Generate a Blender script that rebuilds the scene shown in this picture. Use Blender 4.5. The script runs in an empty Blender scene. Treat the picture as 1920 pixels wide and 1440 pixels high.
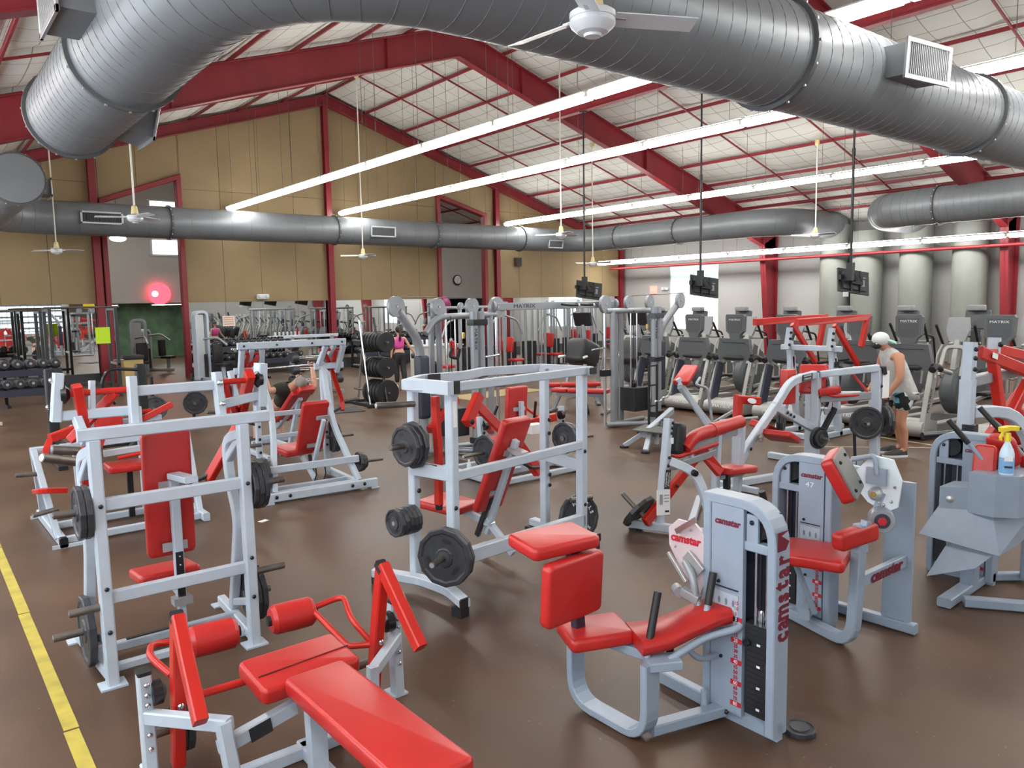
import bpy, bmesh, math, random
from mathutils import Vector as V, Matrix as M4, Euler
random.seed(7)
R = math.radians
S = bpy.context.scene
COL = S.collection

# ---------------------------------------------------------------- camera, world, exposure
cd = bpy.data.cameras.new('camera'); cam = bpy.data.objects.new('camera', cd); COL.objects.link(cam)
cd.sensor_width = 36; cd.lens = 36*1450/1920; cd.clip_end = 200
rx, ry, rz_ = (0.7846, 0.0800, -0.6148), (-0.6197, 0.0720, -0.7815), (-0.0182, 0.9942, 0.1061)
m = M4((rx, ry, rz_)).to_4x4(); m.translation = V((0, 0, 2.3)); cam.matrix_world = m
S.camera = cam
S.view_settings.view_transform = 'Standard'; S.view_settings.look = 'None'
S.view_settings.gamma = 1; S.view_settings.use_curve_mapping = False
S.view_settings.exposure = 0.3
w = bpy.data.worlds.new('sky'); S.world = w; w.use_nodes = True
w.node_tree.nodes['Background'].inputs[0].default_value = (0.72, 0.84, 1, 1)
w.node_tree.nodes['Background'].inputs[1].default_value = 1.2
S.cycles.max_bounces = 7; S.cycles.diffuse_bounces = 4; S.cycles.glossy_bounces = 4
S.cycles.transparent_max_bounces = 6; S.cycles.use_denoising = True
S.cycles.sample_clamp_indirect = 6; S.cycles.caustics_reflective = False; S.cycles.caustics_refractive = False
LAMP, DAY = 27.0, 3.3            # strength of the tube diffusers and of the daylit windows

# ---------------------------------------------------------------- materials
MT = {}
def mat(n, col, rough=.5, metal=0, emit=0, bump=0, bscale=40, var=0, vscale=3, spec=.5, coat=0):
    if n in MT: return MT[n]
    m = bpy.data.materials.new(n); m.use_nodes = True; t = m.node_tree; b = t.nodes['Principled BSDF']
    b.inputs['Base Color'].default_value = (*col, 1); b.inputs['Roughness'].default_value = rough
    b.inputs['Metallic'].default_value = metal; b.inputs['Specular IOR Level'].default_value = spec
    b.inputs['Coat Weight'].default_value = coat
    if emit:
        b.inputs['Emission Color'].default_value = (*col, 1); b.inputs['Emission Strength'].default_value = emit
    tc = None
    if var or bump:
        tc = t.nodes.new('ShaderNodeTexCoord')
    if var:
        n1 = t.nodes.new('ShaderNodeTexNoise'); n1.inputs['Scale'].default_value = vscale; n1.inputs['Detail'].default_value = 5
        t.links.new(tc.outputs['Object'], n1.inputs['Vector'])
        r = t.nodes.new('ShaderNodeMapRange'); r.inputs['From Min'].default_value = .3; r.inputs['From Max'].default_value = .7
        r.inputs['To Min'].default_value = 1-var; r.inputs['To Max'].default_value = 1+var
        t.links.new(n1.outputs['Fac'], r.inputs['Value'])
        x = t.nodes.new('ShaderNodeVectorMath'); x.operation = 'SCALE'; x.inputs[0].default_value = col
        t.links.new(r.outputs['Result'], x.inputs['Scale']); t.links.new(x.outputs['Vector'], b.inputs['Base Color'])
    if bump:
        n2 = t.nodes.new('ShaderNodeTexNoise'); n2.inputs['Scale'].default_value = bscale
        t.links.new(tc.outputs['Object'], n2.inputs['Vector'])
        bp = t.nodes.new('ShaderNodeBump'); bp.inputs['Strength'].default_value = bump; bp.inputs['Distance'].default_value = .01
        t.links.new(n2.outputs['Fac'], bp.inputs['Height']); t.links.new(bp.outputs['Normal'], b.inputs['Normal'])
    MT[n] = m; return m
WHITE = mat('white_powder_coat', (.47, .535, .61), .38, var=.04, vscale=9)
SILV = mat('silver_powder_coat', (.31, .33, .355), .36, .25, var=.05, vscale=6)
GREYB = mat('grey_enamel', (.28, .34, .42), .33, var=.05, vscale=7)
RED = mat('red_enamel', (.52, .02, .012), .32, var=.08, vscale=6)
VINYL = mat('red_vinyl', (.47, .021, .018), .34, bump=.05, bscale=160, var=.07, vscale=5)
BLK = mat('black_rubber', (.012, .012, .014), .5)
BLKG = mat('black_gloss', (.012, .013, .016), .25)
IRON = mat('cast_iron_plate', (.032, .034, .040), .42, var=.25, vscale=14, bump=.08, bscale=90)
IRONG = mat('grey_cast_iron', (.07, .075, .085), .45, .3, var=.2, vscale=10)
STEEL = mat('worn_steel', (.17, .155, .14), .42, .7, var=.2, vscale=12)
CHROME = mat('chrome', (.72, .74, .77), .16, 1)
PLAST = mat('grey_plastic', (.085, .092, .098), .45)
PLASTL = mat('light_grey_plastic', (.30, .31, .32), .42)
TREAD = mat('treadmill_silver', (.36, .36, .34), .4, .2, var=.05)
NAVY = mat('dark_navy_plastic', (.03, .034, .055), .4)
PAPER = mat('white_paper', (.8, .8, .8), .7)
LOGO = mat('maroon_decal', (.15, .005, .02), .5)
LOGOR = mat('red_decal', (.50, .015, .03), .5)
DECK = mat('black_decal', (.02, .02, .022), .45)
DECW = mat('white_decal', (.8, .82, .84), .5)
BEAM = mat('red_steel_paint', (.225, .016, .024), .45, var=.1, vscale=1.5)
DUCT = mat('duct_grey', (.19, .205, .222), .42, .2, var=.08, vscale=1.2)
DUCTL = mat('duct_pale_grey', (.21, .22, .20), .5, .1, var=.06, vscale=1.2)
ALU = mat('aluminium_trim', (.5, .52, .53), .35, .6)
CREAM = mat('cream_plastic', (.72, .60, .30), .5)
FANW = mat('white_fan_enamel', (.72, .75, .78), .35)

# ---------------------------------------------------------------- mesh builder
def perp(t, n):
    n = V(n); t = V(t).normalized(); n = n - t*n.dot(t)
    if n.length < 1e-4:
        n = V((1, 0, 0)) if abs(t.x) < .8 else V((0, 1, 0)); n = n - t*n.dot(t)
    return n.normalized()
def fillet(pts, r, k=4):
    pts = [V(p) for p in pts]; out = [pts[0]]
    for i in range(1, len(pts)-1):
        p = pts[i]; a = pts[i-1]-p; b = pts[i+1]-p
        d = min(r, a.length*.49, b.length*.49); p0 = p+a.normalized()*d; p1 = p+b.normalized()*d
        for j in range(k+1):
            s = j/k; out.append(p0*(1-s)**2 + p*2*s*(1-s) + p1*s*s)
    return out+[pts[-1]]
class G:
    def __init__(s): s.v = []; s.f = []; s.sm = []
    def add(s, vs, fs, smooth=False):
        o = len(s.v); s.v += [tuple(v) for v in vs]; s.f += [tuple(i+o for i in f) for f in fs]; s.sm += [smooth]*len(fs); return s
    def loft(s, rings, smooth=False, caps=True, closed=False):
        n = len(rings[0]); vs = [p for r in rings for p in r]; fs = []; k = len(rings)
        for i in range(k if closed else k-1):
            a = i*n; b = ((i+1) % k)*n
            for j in range(n): fs.append((a+j, a+(j+1) % n, b+(j+1) % n, b+j))
        s.add(vs, fs, smooth)
        if caps and not closed:
            s.add(rings[0], [tuple(range(n-1, -1, -1))]); s.add(rings[-1], [tuple(range(n))])
        return s
    def frames(s, pts, n):
        pts = [V(p) for p in pts]; out = []
        for i, p in enumerate(pts):
            t0 = (p-pts[i-1]).normalized() if i else (pts[1]-p).normalized()
            t1 = (pts[i+1]-p).normalized() if i < len(pts)-1 else t0
            t = (t0+t1)
            t = t.normalized() if t.length > 1e-5 else t1
            c = max(.35, t.dot(t1)); out.append((p, t, c))
        return out
    def path(s, pts, w, h=None, n=(0, 0, 1), ch=.12, closed=False):
        """rectangular tube: w across (along the plane normal n), h in the plane of the path"""
        h = h or w; c = min(w, h)*ch; rings = []
        prof = [(w/2-c, h/2), (w/2, h/2-c), (w/2, -h/2+c), (w/2-c, -h/2), (-w/2+c, -h/2), (-w/2, -h/2+c), (-w/2, h/2-c), (-w/2+c, h/2)]
        for p, t, k in s.frames(pts, n):
            a = perp(t, n); b = t.cross(a)
            rings.append([p+a*x+b*y/k for x, y in prof])
        return s.loft(rings)
    def bar(s, p, q, w, h=None, n=(0, 0, 1)): return s.path([p, q], w, h, n)
    def tube(s, pts, r, k=10, caps=True, r2=None):
        pts = [V(p) for p in pts]; fr = s.frames(pts, None); rings = []; a = None; m_ = len(pts)
        for i, (p, t, c) in enumerate(fr):
            a = perp(t, a if a is not None else ((0, 0, 1) if abs(t.z) < .9 else (1, 0, 0))); b = t.cross(a)
            rr = r if r2 is None else r+(r2-r)*i/(m_-1)
            rings.append([p+(a*math.cos(2*math.pi*j/k)+b*math.sin(2*math.pi*j/k))*rr for j in range(k)])
        return s.loft(rings, True, caps)
    def lathe(s, prof, c=(0, 0, 0), ax=(0, 0, 1), k=24, smooth=True):
        """prof: (radius, distance along the axis)"""
        c = V(c); ax = V(ax).normalized(); a = perp(ax, (0, 0, 1) if abs(ax.z) < .9 else (1, 0, 0)); b = ax.cross(a)
        rings = [[c+ax*h+(a*math.cos(2*math.pi*(j+.5)/k)+b*math.sin(2*math.pi*(j+.5)/k))*max(r, 1e-4) for j in range(k)] for r, h in prof]
        st = 0
        for i in range(1, len(prof)):           # break the shading at sharp corners of the profile
            cut = i == len(prof)-1
            if not cut:
                u, v = V((prof[i][0]-prof[i-1][0], prof[i][1]-prof[i-1][1])), V((prof[i+1][0]-prof[i][0], prof[i+1][1]-prof[i][1]))
                cut = u.length > 0 and v.length > 0 and u.angle(v) > .55
            if cut: s.loft(rings[st:i+1], smooth, False); st = i
        if prof[0][0] > 1e-3 and (prof[0] != prof[-1]): s.add(rings[0], [tuple(range(k-1, -1, -1))]); s.add(rings[-1], [tuple(range(k))])
        return s
    def box(s, c, d, rot=None, ch=0):
        c = V(c); x, y, z = d[0]/2, d[1]/2, d[2]/2
        vs = [V((i*x, j*y, k*z)) for k in (-1, 1) for j in (-1, 1) for i in (-1, 1)]
        if rot is not None:
            e = Euler([R(q) for q in rot]).to_matrix(); vs = [e @ v for v in vs]
        return s.add([c+v for v in vs], [(0, 2, 3, 1), (4, 5, 7, 6), (0, 1, 5, 4), (2, 6, 7, 3), (0, 4, 6, 2), (1, 3, 7, 5)])
    def pad(s, c, d, rot=(0, 0, 0), r=.02, seg=3):
        bm = bmesh.new(); bmesh.ops.create_cube(bm, size=1)
        bmesh.ops.scale(bm, vec=d, verts=bm.verts); r = min(r, min(d)*.49)
        # round the outline corners first, then every edge
        ax = min(range(3), key=lambda i: d[i]); big = min(d[i] for i in range(3) if i != ax)
        ed = [e for e in bm.edges if abs((e.verts[0].co-e.verts[1].co)[ax]) > d[ax]*.5]
        bmesh.ops.bevel(bm, geom=ed, offset=min(max(r*1.6, .02), big*.3), segments=4, profile=.5, affect='EDGES')
        ed = [e for e in bm.edges if abs(abs(e.verts[0].co[ax])-d[ax]/2) < 1e-5 and abs(e.verts[0].co[ax]-e.verts[1].co[ax]) < 1e-5]
        bmesh.ops.bevel(bm, geom=ed, offset=r, segments=seg, profile=.5, affect='EDGES')
        mt = M4.Translation(V(c)) @ Euler([R(q) for q in rot]).to_matrix().to_4x4()
        bmesh.ops.transform(bm, matrix=mt, verts=bm.verts); bm.verts.ensure_lookup_table()
        s.add([v.co.copy() for v in bm.verts], [[v.index for v in f.verts] for f in bm.faces], True); bm.free(); return s
    def prism(s, poly, axis, a, b):
        """poly: 2D points in the two remaining axes, extruded along axis from a to b"""
        def P(u, v, t): return {0: (t, u, v), 1: (u, t, v), 2: (u, v, t)}[axis]
        n = len(poly); vs = [P(*p, a) for p in poly]+[P(*p, b) for p in poly]
        fs = [tuple(range(n)), tuple(range(2*n-1, n-1, -1))]+[(i, i+n, (i+1) % n+n, (i+1) % n) for i in range(n)]
        return s.add(vs, fs)
    def ball(s, c, r, k=12, sz=(1, 1, 1)):
        n = max(4, k//2); rings = []
        for i in range(n+1):
            t = math.pi*i/n; q = max(math.sin(t), .002)
            rings.append([V((c[0]+r*sz[0]*q*math.cos(2*math.pi*j/k), c[1]+r*sz[1]*q*math.sin(2*math.pi*j/k), c[2]-r*sz[2]*math.cos(t))) for j in range(k)])
        return s.loft(rings, True, False)
    def mesh(s, name):
        me = bpy.data.meshes.new(name); me.from_pydata(s.v, [], s.f); me.polygons.foreach_set('use_smooth', s.sm)
        bm = bmesh.new(); bm.from_mesh(me); bmesh.ops.recalc_face_normals(bm, faces=bm.faces); bm.to_mesh(me); bm.free()
        return me
    def done(s, name, m, parent=None, label=None, **kw):
        me = s.mesh(name); me.materials.append(m); return link(name, me, parent, label, **kw)
def link(name, data, parent=None, label=None, **kw):
    o = bpy.data.objects.new(name, data); COL.objects.link(o)
    if parent is not None: o.parent = parent
    if label: o['label'] = label
    for k, v in kw.items(): o[k] = v
    return o
def thing(name, label, cat, loc=(0, 0, 0), rz=0, group=None):
    o = link(name, None, None, label, category=cat); o.empty_display_size = .2
    o.location = loc; o.rotation_euler = (0, 0, R(rz))
    if group: o['group'] = group
    return o
def tag(o, label, cat, group=None):
    o['label'] = label; o['category'] = cat
    if group: o['group'] = group
    return o
def struct(o): o['kind'] = 'structure'; return o
def dup(root, loc=None, rz=None, label=None, group=None):
    r = root.copy(); COL.objects.link(r)
    if loc is not None: r.location = loc
    if rz is not None: r.rotation_euler = (0, 0, R(rz))
    if label: r['label'] = label
    if group: r['group'] = group
    for ch in root.children:
        c = ch.copy(); COL.objects.link(c); c.parent = r
        for g in ch.children:
            d = g.copy(); COL.objects.link(d); d.parent = c
    return r
def words(txt, size, m, loc, rot, parent=None, name='lettering', ext=.0015, sx=1, slant=0, bold=0):
    """flat lettering turned into a mesh; rot in degrees, or a 3x3 matrix (right, up, out columns)"""
    cu = bpy.data.curves.new(name, 'FONT'); cu.body = txt; cu.size = size; cu.align_x = 'CENTER'; cu.align_y = 'CENTER'
    cu.extrude = ext; cu.offset = bold; cu.shear = slant; cu.resolution_u = 2
    t = bpy.data.objects.new('tmp', cu); COL.objects.link(t); dg = bpy.context.evaluated_depsgraph_get()
    me = bpy.data.meshes.new_from_object(t.evaluated_get(dg)); bpy.data.objects.remove(t); bpy.data.curves.remove(cu)
    me.name = name; me.materials.clear(); me.materials.append(m)
    o = link(name, me, parent)
    rm = rot.to_4x4() if isinstance(rot, M4) or hasattr(rot, 'to_4x4') else Euler([R(q) for q in rot]).to_matrix().to_4x4()
    o.matrix_basis = M4.Translation(V(loc)) @ rm @ M4.Diagonal((sx, 1, 1, 1)); return o
def axes(right, up):
    r = V(right).normalized(); u = perp(r, up) if False else (V(up)-r*V(up).dot(r)).normalized(); o = r.cross(u)
    return M4((r, u, o)).transposed().to_3x3()

# ---------------------------------------------------------------- the hall
XL, XR, YB, YF, RX = -2.96, 27.9, 26.5, -8.0, 12.47       # walls and ridge line
SL = .315
def roof(x): return 9.78 - SL*abs(x-RX)
# floor
fm = bpy.data.materials.new('polished_brown_floor'); fm.use_nodes = True; t = fm.node_tree; b = t.nodes['Principled BSDF']; b.inputs['Specular IOR Level'].default_value = .32
tc = t.nodes.new('ShaderNodeTexCoord'); n1 = t.nodes.new('ShaderNodeTexNoise'); n1.inputs['Scale'].default_value = .8; n1.inputs['Detail'].default_value = 8
n2 = t.nodes.new('ShaderNodeTexNoise'); n2.inputs['Scale'].default_value = 60; n2.inputs['Detail'].default_value = 3
cr = t.nodes.new('ShaderNodeValToRGB'); cr.color_ramp.elements[0].color = (.062, .034, .022, 1); cr.color_ramp.elements[1].color = (.125, .073, .043, 1)
cr.color_ramp.elements[0].position = .3; cr.color_ramp.elements[1].position = .72
vo = t.nodes.new('ShaderNodeTexVoronoi'); vo.inputs['Scale'].default_value = 9; vo.inputs['Randomness'].default_value = 1
sp = t.nodes.new('ShaderNodeMapRange'); sp.inputs['From Min'].default_value = .03; sp.inputs['From Max'].default_value = .055; sp.inputs['To Min'].default_value = .45; sp.inputs['To Max'].default_value = 0
mx = t.nodes.new('ShaderNodeMixRGB'); mx.inputs['Color2'].default_value = (.33, .27, .22, 1)
rr = t.nodes.new('ShaderNodeMapRange'); rr.inputs['To Min'].default_value = .30; rr.inputs['To Max'].default_value = .5
bp = t.nodes.new('ShaderNodeBump'); bp.inputs['Strength'].default_value = .12; bp.inputs['Distance'].default_value = .004
for a, c in ((tc.outputs['Object'], n1.inputs['Vector']), (tc.outputs['Object'], n2.inputs['Vector']), (tc.outputs['Object'], vo.inputs['Vector']), (n1.outputs['Fac'], cr.inputs['Fac']),
             (vo.outputs['Distance'], sp.inputs['Value']), (sp.outputs['Result'], mx.inputs['Fac']), (cr.outputs['Color'], mx.inputs['Color1']), (mx.outputs['Color'], b.inputs['Base Color']),
             (n1.outputs['Fac'], rr.inputs['Value']), (rr.outputs['Result'], b.inputs['Roughness']), (n2.outputs['Fac'], bp.inputs['Height']), (bp.outputs['Normal'], b.inputs['Normal'])):
    t.links.new(a, c)
g = G(); g.box(((XL+XR)/2, 16, -.1), (XR-XL+.6, 49, .2)); FLOOR = struct(g.done('floor', fm))
YEL = mat('yellow_line_paint', (.44, .35, .05), .6, var=.2, vscale=7)
PALE = mat('pale_line_paint', (.42, .36, .24), .6)
for i in range(11):
    y0 = 2.6+i*2.1; g = G(); g.box((.56+.004*i, y0+1.04, .0015), (.075, 2.08, .003)); g.done('floor_line', YEL, FLOOR)
g = G(); g.bar((12.9, 10.8, .0015), (12.1, 4.0, .0015), .003, .05); g.done('floor_line', PALE, FLOOR)
g = G(); g.bar((10.6, 6.6, .0015), (13.6, 3.4, .0015), .003, .045); g.done('floor_line', PALE, FLOOR)

TAN = mat('tan_wall_board', (.29, .21, .11), .75, var=.13, vscale=.45, bump=.03)
PAINT = mat('grey_white_paint', (.40, .40, .39), .7, var=.03, vscale=.6)
DARKB = mat('dark_grey_skirting', (.05, .052, .058), .5)
MIRR = mat('mirror_glass', (.86, .89, .88), .015, 1)
D1, D2 = (5.02, 7.42), (17.15, 19.6)
def dtop(d): return [roof(d[0])-1.3 if d is D1 else 6.55, roof(d[1])-1.55 if d is D1 else 5.95]
D1T, D2T = (5.62, 6.5), (6.58, 5.95)
def dz(x):
    for d, tt in ((D1, D1T), (D2, D2T)):
        if d[0]-.01 <= x <= d[1]+.01: return tt[0]+(tt[1]-tt[0])*(x-d[0])/(d[1]-d[0])
    return None
# back wall: board panels over a mirror band over a dark skirting; two tall doorways
WB = struct(link('wall_back', None)); 
xs = sorted(set([XL, XR]+[RX+1.27*k for k in range(-12, 13)]+[RX]+list(D1)+list(D2))); xs = [x for x in xs if XL <= x <= XR]
xs = [x for i, x in enumerate(xs) if i == 0 or x-xs[i-1] > .12 or x in D1+D2]
for x0, x1 in zip(xs[:-1], xs[1:]):
    if x1-x0 < .02: continue
    xm = (x0+x1)/2; ind = dz(xm); e = .006
    tiers = [(2.46, 6.1), (6.1, 99)] if ind is None else [(None, 99)]
    for lo, hi in tiers:
        pl = [(x0+e, dz(x0+.02) if lo is None else lo+e), (x1-e, dz(x1-.02) if lo is None else lo+e)]
        h0, h1 = min(hi-e, roof(x0)), min(hi-e, roof(x1))
        if h0 <= pl[0][1]+.05 and h1 <= pl[1][1]+.05: continue
        h0 = max(h0, pl[0][1]+.01); h1 = max(h1, pl[1][1]+.01)
        g = G(); g.prism([pl[0], pl[1], (x1-e, h1), (x0+e, h0)], 1, YB, YB+.05); g.done('wall_panel', TAN, WB)
    if ind is None:
        g = G(); g.box((xm, YB+.03, 1.4), (x1-x0-.008, .02, 2.12)); g.done('mirror_panel', MIRR, WB)
        g = G(); g.box((xm, YB+.01, .17), (x1-x0, .06, .33)); g.done('skirting', DARKB, WB)
g = G()
for a, c in ((XL, D1[0]), (D1[1], D2[0]), (D2[1], XR)):
    g.prism([(a, 0), (c, 0), (c, roof(c))]+([(RX, roof(RX))] if a < RX < c else [])+[(a, roof(a))], 1, YB+.06, YB+.2)
for d, tt in ((D1, D1T), (D2, D2T)):
    g.prism([(d[0], tt[0]), (d[1], tt[1]), (d[1], roof(d[1])), (d[0], roof(d[0]))], 1, YB+.06, YB+.2)
g.done('wall_core', TAN, WB)
for k, (d, tt) in enumerate(((D1, D1T), (D2, D2T))):
    g = G(); g.path([(d[0]+.07, YB+.03, 0), (d[0]+.07, YB+.03, tt[0]-.05), (d[1]-.07, YB+.03, tt[1]-.05), (d[1]-.07, YB+.03, 0)], .3, .16, (0, 1, 0)); struct(g.done('trim_%d' % (k+1), BEAM))
for x in (-2.77, 4.85, RX, 20.09, 27.62):
    g = G(); zt = roof(x)-.3
    g.box((x, YB-.10, zt/2), (.02, .2, zt)); g.box((x, YB-.2, zt/2), (.2, .02, zt)); g.box((x, YB-.01, zt/2), (.2, .02, zt)); struct(g.done('wall_column', BEAM))
# side, front walls
WINM = mat('daylit_window_glass', (.80, .91, 1), .3, emit=DAY)
GBLK = mat('daylit_glass_block', (.84, .93, 1), .3, emit=1.3); JNT = mat('grey_block_joint', (.16, .17, .18), .7)
WINR = mat('daylit_blind', (.86, .95, 1), .5, emit=.6)
def wallx(name, x, openings):
    o = struct(link(name, None)); ys = sorted(set([YF, YB]+[y for a in openings for y in a[:2]]))
    for y0, y1 in zip(ys[:-1], ys[1:]):
        op = [a for a in openings if a[0] <= (y0+y1)/2 <= a[1]]; zs = [(0, roof(x)+.1)] if not op else [(0, op[0][2]), (op[0][3], roof(x)+.1)]
        for a, c in zs:
            g = G(); g.box((x+(.1 if x > 0 else -.1), (y0+y1)/2, (a+c)/2), (.2, y1-y0, c-a)); g.done('wall_section', PAINT, o)
    return o
wallx('wall_right', XR, [(20.9, 23.6, .9, 3.75), (2.6, 5.4, .9, 3.75)])
wallx('wall_left', XL, [(-5, 22, 1.0, 3.7)])
WFR = struct(link('wall_front', None)); fo = [(-2, 8.8, .7, 3.4), (10.2, 17.8, 2.95, 4.6), (18.6, 26.2, 2.95, 4.6)]  # the two high openings are added for daylight, above the mirror's view
fx = [XL]+[v for a in fo for v in a[:2]]+[XR]
for i in range(len(fx)-1):
    for a, c in ([(0, 99)] if i % 2 == 0 else [(0, fo[i//2][2]), (fo[i//2][3], 99)]):
        x0, x1 = fx[i], fx[i+1]; q = [(x0, a), (x1, a), (x1, min(c, roof(x1)+.1))]+([(RX, min(c, roof(RX)))] if x0 < RX < x1 and c > 9 else [])+[(x0, min(c, roof(x0)+.1))]
        g = G(); g.prism(q, 1, YF-.2, YF); g.done('wall_section', PAINT, WFR)
MULL = mat('white_window_frame', (.7, .72, .73), .4)
def window(n, c, du, sz, horiz, cols, rows, gm, fm_=None, mw=.05):
    """du: unit direction along the window; a frame, mullions and one pane each"""
    o = struct(link('window_%d' % n, None)); W_, H_ = sz; c = V(c); du = V(du); up = V((0, 0, 1)); nn = du.cross(up)
    g = G(); P = lambda u, v: c+du*u+up*v
    for sgn in (-1, 1):
        g.bar(P(-W_/2, sgn*H_/2), P(W_/2, sgn*H_/2), .08, .06); g.bar(P(sgn*W_/2, -H_/2), P(sgn*W_/2, H_/2), .08, .06, nn)
    for i in range(1, cols): g.bar(P(-W_/2+W_*i/cols, -H_/2), P(-W_/2+W_*i/cols, H_/2), mw, .03, nn)
    for i in range(1, rows): g.bar(P(-W_/2, -H_/2+H_*i/rows), P(W_/2, -H_/2+H_*i/rows), mw, .03)
    g.done('window_frame', fm_ or MULL, o)
    for i in range(cols):
        for j in range(rows):
            q = G(); u0 = -W_/2+W_*(i+.5)/cols; v0 = -H_/2+H_*(j+.5)/rows; a = W_/cols/2-.015; bb = H_/rows/2-.015
            q.add([P(u0+i_*a, v0+j_*bb)+nn*k_*.01 for k_ in (-1, 1) for j_ in (-1, 1) for i_ in (-1, 1)], [(0, 2, 3, 1), (4, 5, 7, 6), (0, 1, 5, 4), (2, 6, 7, 3), (0, 4, 6, 2), (1, 3, 7, 5)])
            q.done('pane', gm, o)
    return o
wr = window(1, (XR+.05, 22.25, 2.325), (0, 1, 0), (2.7, 2.85), 0, 2, 2, WINR)
for k in range(26):
    g = G(); g.box((XR-.02, 22.25, 2.42+k*.052), (.03, 2.6, .008), (0, 20, 0)); g.done('blind_slat', MULL, wr)
window(3, (XR+.05, 4, 2.325), (0, 1, 0), (2.8, 2.85), 0, 2, 2, WINR)
window(2, (XL-.05, 8.5, 2.35), (0, 1, 0), (27, 2.7), 0, 18, 2, WINM)
for k, a in enumerate(fo):
    window(4+k, ((a[0]+a[1])/2, YF-.05, (a[2]+a[3])/2), (1, 0, 0), (a[1]-a[0], a[3]-a[2]), 0, 27 if k == 0 else 6, 7 if k == 0 else 2, GBLK if k == 0 else WINM, JNT if k == 0 else None, .13 if k == 0 else .05)
# ceiling: insulation blankets between the purlins
im = bpy.data.materials.new('white_insulation_facing'); im.use_nodes = True; t = im.node_tree; b = t.nodes['Principled BSDF']; b.inputs['Roughness'].default_value = .6
tc = t.nodes.new('ShaderNodeTexCoord'); br = t.nodes.new('ShaderNodeTexBrick'); br.inputs['Scale'].default_value = 1; br.offset = 0
br.inputs['Color1'].default_value = (.68, .675, .63, 1); br.inputs['Color2'].default_value = (.63, .625, .58, 1); br.inputs['Mortar'].default_value = (.28, .27, .25, 1)
br.inputs['Mortar Size'].default_value = .011; br.inputs['Brick Width'].default_value = .52; br.inputs['Row Height'].default_value = .72
n1 = t.nodes.new('ShaderNodeTexNoise'); n1.inputs['Scale'].default_value = 1.7; n1.inputs['Detail'].default_value = 6
bp = t.nodes.new('ShaderNodeBump'); bp.inputs['Strength'].default_value = .5; bp.inputs['Distance'].default_value = .08
mr = t.nodes.new('ShaderNodeMixRGB'); mr.blend_type = 'MULTIPLY'; mr.inputs['Fac'].default_value = .22
for a, c in ((tc.outputs['Object'], br.inputs['Vector']), (tc.outputs['Object'], n1.inputs['Vector']), (n1.outputs['Fac'], bp.inputs['Height']), (bp.outputs['Normal'], b.inputs['Normal']),
             (br.outputs['Color'], mr.inputs['Color1']), (n1.outputs['Color'], mr.inputs['Color2']), (br.outputs['Color'], b.inputs['Base Color'])): t.links.new(a, c)
CE = struct(link('ceiling', None))
NP, PS = 10, (XR-RX+.1)/10; cs = math.cos(math.atan(SL)); LP = PS/cs
BAYS = [-7.5, 1.0, 9.5, 18.0, 26.5, 35.0]; PY = []
for a, c in zip(BAYS[:-1], BAYS[1:]):
    PY += [a, a+(c-a)/3, a+2*(c-a)/3]
PY.append(35.0); PL = PY[1]-PY[0]
g = G(); N = 6
vs = []; 
for j in range(N+1):
    for i in range(N+1):
        u, v = i/N, j/N; vs.append((u*LP, v*PL, .075-.11*math.sin(math.pi*u)**.6*math.sin(math.pi*v)**.35))
g.add(vs, [(j*(N+1)+i, j*(N+1)+i+1, (j+1)*(N+1)+i+1, (j+1)*(N+1)+i) for j in range(N) for i in range(N)], True)
bl = g.mesh('insulation_blanket'); bl.materials.append(im); ang = math.atan(SL)
for y in PY[:-1]:
    for k in range(NP):
        for sgn in (1, -1):
            o = link('insulation_blanket', bl, CE); x0 = RX+sgn*PS*k
            if sgn > 0: o.matrix_basis = M4.Translation(V((x0, y, roof(x0)))) @ M4.Rotation(ang, 4, 'Y')
            else: o.matrix_basis = M4.Translation(V((RX-PS*(k+1), y, roof(RX-PS*(k+1))))) @ M4.Rotation(-ang, 4, 'Y')
g = G(); g.prism([(XL-.3, roof(XL)+.3), (RX, roof(RX)+.3), (XR+.3, roof(XR)+.3), (XR+.3, roof(XR)+.4), (RX, roof(RX)+.45), (XL-.3, roof(XL)+.4)], 1, YF-.3, 35.2); g.done('roof_sheet', PAINT, CE)
for k in range(-NP, NP+1):
    x = RX+PS*k; g = G(); g.bar((x, YF, roof(x)-.03), (x, 35, roof(x)-.03), .09, .05); g.done('purlin', BEAM, CE)
for y in PY[1:-1]:
    for sgn in (-1, 1):
        g = G(); x = RX+sgn*15.3; g.bar((RX, y, roof(RX)-.05), (x, y, roof(x)-.05), .045, .045, (0, 1, 0)); g.done('roof_strap', BEAM, CE)
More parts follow.
